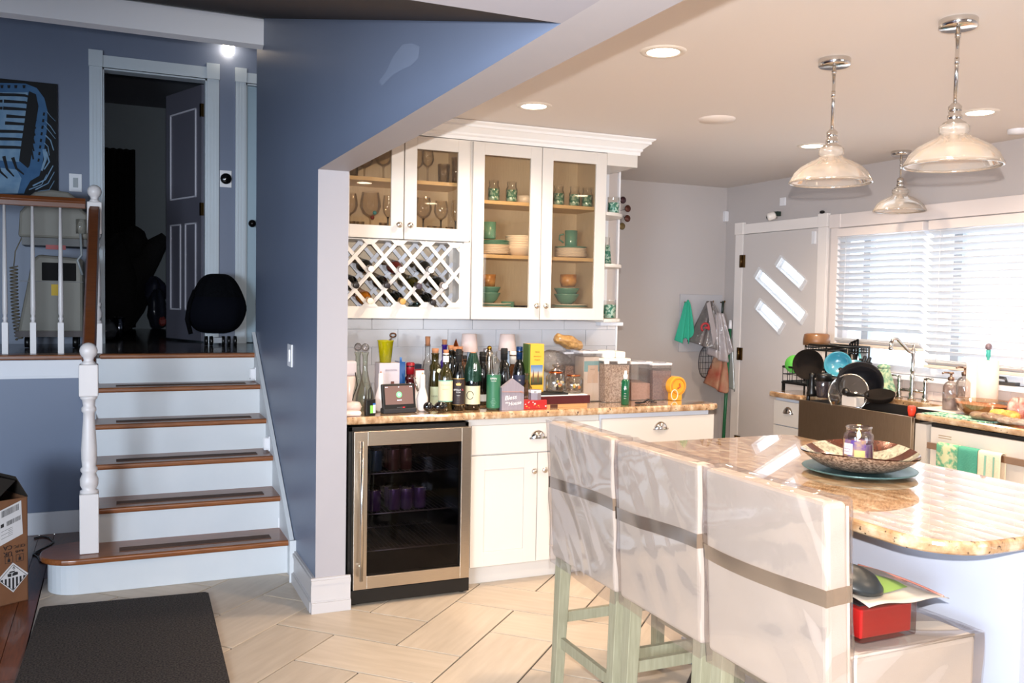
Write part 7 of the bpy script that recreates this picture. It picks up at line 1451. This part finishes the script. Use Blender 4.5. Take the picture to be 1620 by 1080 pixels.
mb = MB(); mb.grid(lambda u, v: bowlf(u, v, 0), 64, 12); mb.lathe((0, 0, .0), [(0, 0), (.055, 0), (.062, .004)], 48, caps=False); mb.build('bowl_outside', mk('bronze_speckle', (190, 172, 156), .35, .5, var=(120, .10), rgb2=(100, 82, 70)), t, local=True)
cx_, cy_ = at(1357, 733, 2, IZ+.022).x, at(1357, 733, 2, IZ+.022).y; cz_ = IZ+.023; s__ = FW.dot(Vector((cx_, cy_, cz_))-EYE)/FOC; CR = 22.5*s__; CHh = 59*s__
t = thing('jar_candle', 'lit purple jar candle with white label standing in the mosaic bowl', 'candle', (cx_, cy_, cz_))
MB().lathe((0, 0, 0), [(0, .003), (CR*.92, .001), (CR, .008), (CR, CHh*.74), (CR*.95, CHh*.80), (CR*.84, CHh*.83), (CR*.84, CHh*.94), (CR*.89, CHh*.955), (CR*.89, CHh*.985), (CR*.84, CHh)], 32, caps=False).build('jar_glass', thin('candle_glass', (246, 242, 244), .20), t, local=True)
MB().lathe((0, 0, 0), [(CR*.95, .005), (CR*.96, CHh*.55), (CR*.96, CHh*.63), (0, CHh*.63)], 32, [0, 1, 1]).build('wax', [mk('wax_lilac', (124, 102, 150), .4), mk('wax_melt', (70, 40, 66), .15)], t, local=True)
vw = math.atan2(-cy_, -cx_)
MB().patch((0, 0, 0), CR+.0008, CHh*.06, CHh*.66, vw-.45, 1.9, 14).build('label', mk('label_purple', (74, 50, 128), .5, var=(30, .1), rgb2=(150, 120, 90)), t, local=True); MB().patch((0, 0, 0), CR+.0014, CHh*.26, CHh*.56, vw-.75, .75, 8).build('white_label', PWHITE, t, local=True)
MB().patch((0, 0, 0), CR+.0012, CHh*.08, CHh*.40, vw+.1, .7, 8).build('lemon_print', mk('label_lemon', (196, 170, 110), .5), t, local=True)
t['_r'] = CR; t['_h'] = CHh
d = Vector((math.cos(vw-.75), math.sin(vw-.75), 0)); rt_ = Vector((-d.y, d.x, 0)); tm = mk('ink_lilac', (110, 90, 140), .6)
for k_, s_ in enumerate(('Lemon', 'Lavender', 'scented')): text('label_text', s_, .0085, Vector((cx_, cy_, cz_+CHh*(.49-.07*k_)))+d*(CR+.0022), rt_, (0, 0, 1), tm, t, .0002)
MB().cyl((0, 0, CHh*.62), (0, 0, CHh*.70), .0012, n=6).build('wick', BLACKM, t, local=True)
fl = MB().lathe((0, 0, CHh*.66), [(0, 0), (.0055, .006), (.007, .013), (.004, .024), (0, .033)], 14).build('flame', mk('flame', (255, 200, 120), .5, em=((255, 190, 96), 22)), t, local=True)
light('POINT', 'candle_light', (cx_, cy_, cz_+CHh*.78), .5, (1, .6, .25), shadow_soft_size=.008)
# ------------------------------------------------------------ counter stools in plastic
FAB = mk('ivory_slipcover', (203, 191, 178), .85, var=(7, .3), rgb2=(195, 182, 168), bump=(300, .25, .002)); LEGM = mk('sage_washed_wood', (160, 156, 132), .5, var=(16, .3), rgb2=(134, 130, 106), stretch=(6, 6, .6))
FILM = thin('plastic_film', (240, 237, 237), .018, .09, .07, (214, 208, 206), bump=(6, .05), fr=.30); TAPEM = thin('packing_tape', (214, 198, 182), .05, .2, .45, (186, 166, 146))
def stool(cx, cy, label, W=.48, seed=1, tilt=0.):
    t = thing('counter_stool', label, 'stool', (cx, cy, 0), tilt, group='plastic-wrapped counter stools at the island'); rs = random.Random(seed)
    g = W/2; D = .50; th = .085; top = 1.03; rake = .03
    def leg(x, y, x2=None):
        s0, s1 = .019, .024; x2 = x if x2 is None else x2; mb = MB()
        mb.add([(x2-s0, y-s0, .001), (x2+s0, y-s0, .001), (x2+s0, y+s0, .001), (x2-s0, y+s0, .001), (x-s1, y-s1, .52), (x+s1, y-s1, .52), (x+s1, y+s1, .52), (x-s1, y+s1, .52)], [(3, 2, 1, 0), (4, 5, 6, 7), (0, 1, 5, 4), (1, 2, 6, 5), (2, 3, 7, 6), (3, 0, 4, 7)]); mb.build('leg', LEGM, t, local=True, bevel=.002)
    leg(.03, g-.032, .01); leg(.03, -g+.032, .01); leg(D-.03, g-.032); leg(D-.03, -g+.032)
    for s_ in (1, -1): bx('stretcher', LEGM, (.03, s_*(g-.032)-.009, .245, D-.03, s_*(g-.032)+.009, .285), t, local=True)
    bx('stretcher', LEGM, (.012, -g+.03, .15, .030, g-.03, .19), t, local=True); bx('footrest', LEGM, (D-.045, -g+.03, .20, D-.015, g-.03, .245), t, local=True)
    # seat block with cover
    mb = MB(); nx, ny = 10, 10
    bx('seat', FAB, (.04, -g+.004, .50, D, g-.004, .645), t, local=True, bevel=.018, seg=3)
    # back: slightly raked padded slab with skirt reaching under the seat
    mb = MB(); mb.add([(-.005, -g, .50), (.07, -g, .50), (.07, g, .50), (-.005, g, .50), (-.005-rake, -g, top), (th-.02-rake, -g, top), (th-.02-rake, g, top), (-.005-rake, g, top)], [(3, 2, 1, 0), (4, 5, 6, 7), (0, 1, 5, 4), (1, 2, 6, 5), (2, 3, 7, 6), (3, 0, 4, 7)])
    mb.build('backrest', FAB, t, local=True, bevel=.014, seg=3)
    mb = MB()
    for y in (-g, g): mb.tube([(th-.022-rake*k/6, y, .50+(top-.51)*k/6) for k in range(7)], .004, 6)
    for y in (-g, g): mb.tube([(.06, y*.99, .645), (D-.015, y*.99, .645)], .004, 6)
    mb.build('piping', FAB, t, local=True)
    # film
    ph = [rs.random()*6.3 for _ in range(10)]
    def wr(a_, b_): return .0020*math.sin(a_*13+b_*7+ph[0]+3*math.sin(b_*6+ph[1]))+.0016*math.sin(a_*21-b_*26+ph[3]+3*math.sin(a_*9+ph[6]))+.0014*math.sin(a_*4-b_*17+ph[2]+3*math.sin(a_*4+ph[4]))
    e = .005
    def ring(u, z):
        k = (z-.50)/(top-.50); xb = -.005-rake*k-e; xf = .07-rake*k+e; w_ = g+e; L1, L2 = 2*w_, xf-xb; per = 2*(L1+L2); s_ = (u % 1)*per; rd = .0
        if s_ < L1: p = (xb, -w_+s_); n = (-1, 0)
        elif s_ < L1+L2: p = (xb+s_-L1, w_); n = (0, 1)
        elif s_ < 2*L1+L2: p = (xf, w_-(s_-L1-L2)); n = (1, 0)
        else: p = (xf-(s_-2*L1-L2), -w_); n = (0, -1)
        q_ = max(-.002, wr(s_*1.0, z))+.004*max(0, math.sin(z*20+s_*6+ph[5]))**3
        hem = .02*math.sin(s_*8+ph[6])*max(0, .12-(z-.47))/.12
        return (p[0]+n[0]*q_, p[1]+n[1]*q_, z+hem*.4)
    mb = MB(); mb.grid(lambda u, v: ring(u, .47+(top+.006-.47)*v), 150, 56)
    # top sheet
    mb.grid(lambda u, v: (-.005-rake-e+(th+2*e-.012)*v, -g-e+(W+2*e)*u, top+.006+.005*math.sin(u*30+ph[7])*math.sin(PI*v)+.006*math.exp(-((u-.97)/.05)**2)+.005*math.exp(-((u-.03)/.05)**2)), 60, 8)
    # seat film
    def seatf(u, v):
        x = .075+(D+.012-.075)*min(1, v/.62); y = (-g-e-.004)+(W+2*e+.008)*u; z = .655+.006*math.sin(u*19+v*11+ph[8])+.010*math.sin(v*6+ph[9])*math.sin(u*7)
        if v > .62: k = (v-.62)/.38; z = .655-k*.20; x += .004*math.sin(u*11+k*5)
        return (x, y, z)
    mb.grid(seatf, 60, 40)
    for s_ in (-1, 1): mb.grid(lambda u, v: (.075+(D+.008-.075)*u, s_*(g+e+.004+.003*math.sin(u*9+v*6+ph[3])), .655-.19*v+.004*math.sin(u*12)), 40, 12)
    mb.build('plastic_wrap', FILM, t, local=True)
    # brown tape bands
    def band(zf, hh, nm='packing_tape', u0=0., u1=1.):
        MB().grid(lambda u, v: (lambda p: (p[0]+(-.0015 if p[0] < .02 else .0015), p[1]*1.006, p[2]))(ring(u0+(u1-u0)*u, zf(u0+(u1-u0)*u)+hh*(v-.5))), 90, 2).build(nm, TAPEM, t, local=True)
    band(lambda u: .80+.012*math.sin(2*PI*u+seed), .042)
    return t
stool(1.567, 2.865, 'plastic-wrapped ivory counter stool farthest from the viewer, nearest the bar wall', .485, 1)
stool(1.567, 2.362, 'middle plastic-wrapped ivory counter stool of the three', .462, 2)
s3 = stool(1.567, 1.860, 'nearest plastic-wrapped ivory counter stool with a red box on its seat', .478, 3)
# ------------------------------------------------------------ red box, packet and scoop on the nearest seat
sx, sy, sz = 1.80, 1.80, .668
t = thing('red_box', 'clear plastic box with a bright red band lying on the nearest stool seat', 'box', (sx, sy, sz), .0)
REDP = mk('bright_red_plastic', (206, 22, 26), .4, coat=.3)
bx('red_band', REDP, (sx-.125, sy-.16, sz+.010, sx+.045, sy+.12, sz+.082), t, bevel=.004)
bx('red_notch', REDP, (sx+.045, sy-.135, sz+.030, sx+.052, sy+.09, sz+.066), t, bevel=.002)
bx('clear_shell', thin('shell_clear', (244, 242, 242), .10), (sx-.13, sy-.167, sz+.002, sx+.056, sy+.125, sz+.098), t, bevel=.004)
bx('dark_contents', mk('contents_dark', (40, 40, 44), .5), (sx-.11, sy-.14, sz+.084, sx+.03, sy+.10, sz+.095), t)
t = thing('food_pouch', 'flat pouch printed green and white lying on the red box', 'pouch', (sx, sy, sz+.10))
PCH = [mk('pouch_cream', (176, 166, 154), .3, coat=.5), mk('pouch_green', (112, 140, 72), .4, coat=.5), mk('pouch_pink', (196, 130, 116), .4)]
mb = MB(); mb.grid(lambda u, v: (sx-.13+.27*u+.02*math.sin(3*v), sy-.19+.30*v, sz+.101+.016*math.sin(PI*u)*math.sin(PI*v)+.004*math.sin(9*u+7*v)-.012*u**4), 22, 16); mb.build('pouch', PCH[0], t, solid=.002)
mb = MB(); mb.grid(lambda u, v: (sx-.08+.13*u, sy-.14+.17*v, sz+.106+.016*math.sin(PI*(.2+.5*u))*math.sin(PI*(.15+.6*v))+.004*math.sin(9*(.2+.5*u)+7*(.15+.6*v))), 12, 10); mb.build('green_print', PCH[1], t)
mb = MB(); mb.tube([(sx+.125+.02*math.sin(3*k/8), sy-.185+.29*k/8, sz+.096) for k in range(9)], .003, 5); mb.build('pink_seal', PCH[2], t)
t = thing('black_dish', 'small black rounded dish lying on the pouch behind the nearest backrest', 'dish', (sx-.09, sy-.08, sz+.125))
MB().lathe((sx-.085, sy-.09, sz+.120), [(.0, 0), (.06, .002), (.072, .012), (.07, .02), (.05, .038), (.02, .046), (0, .048)], 28, ax=(.15, -.25, 1)).build('shell', mk('dish_black', (34, 38, 40), .4), t)
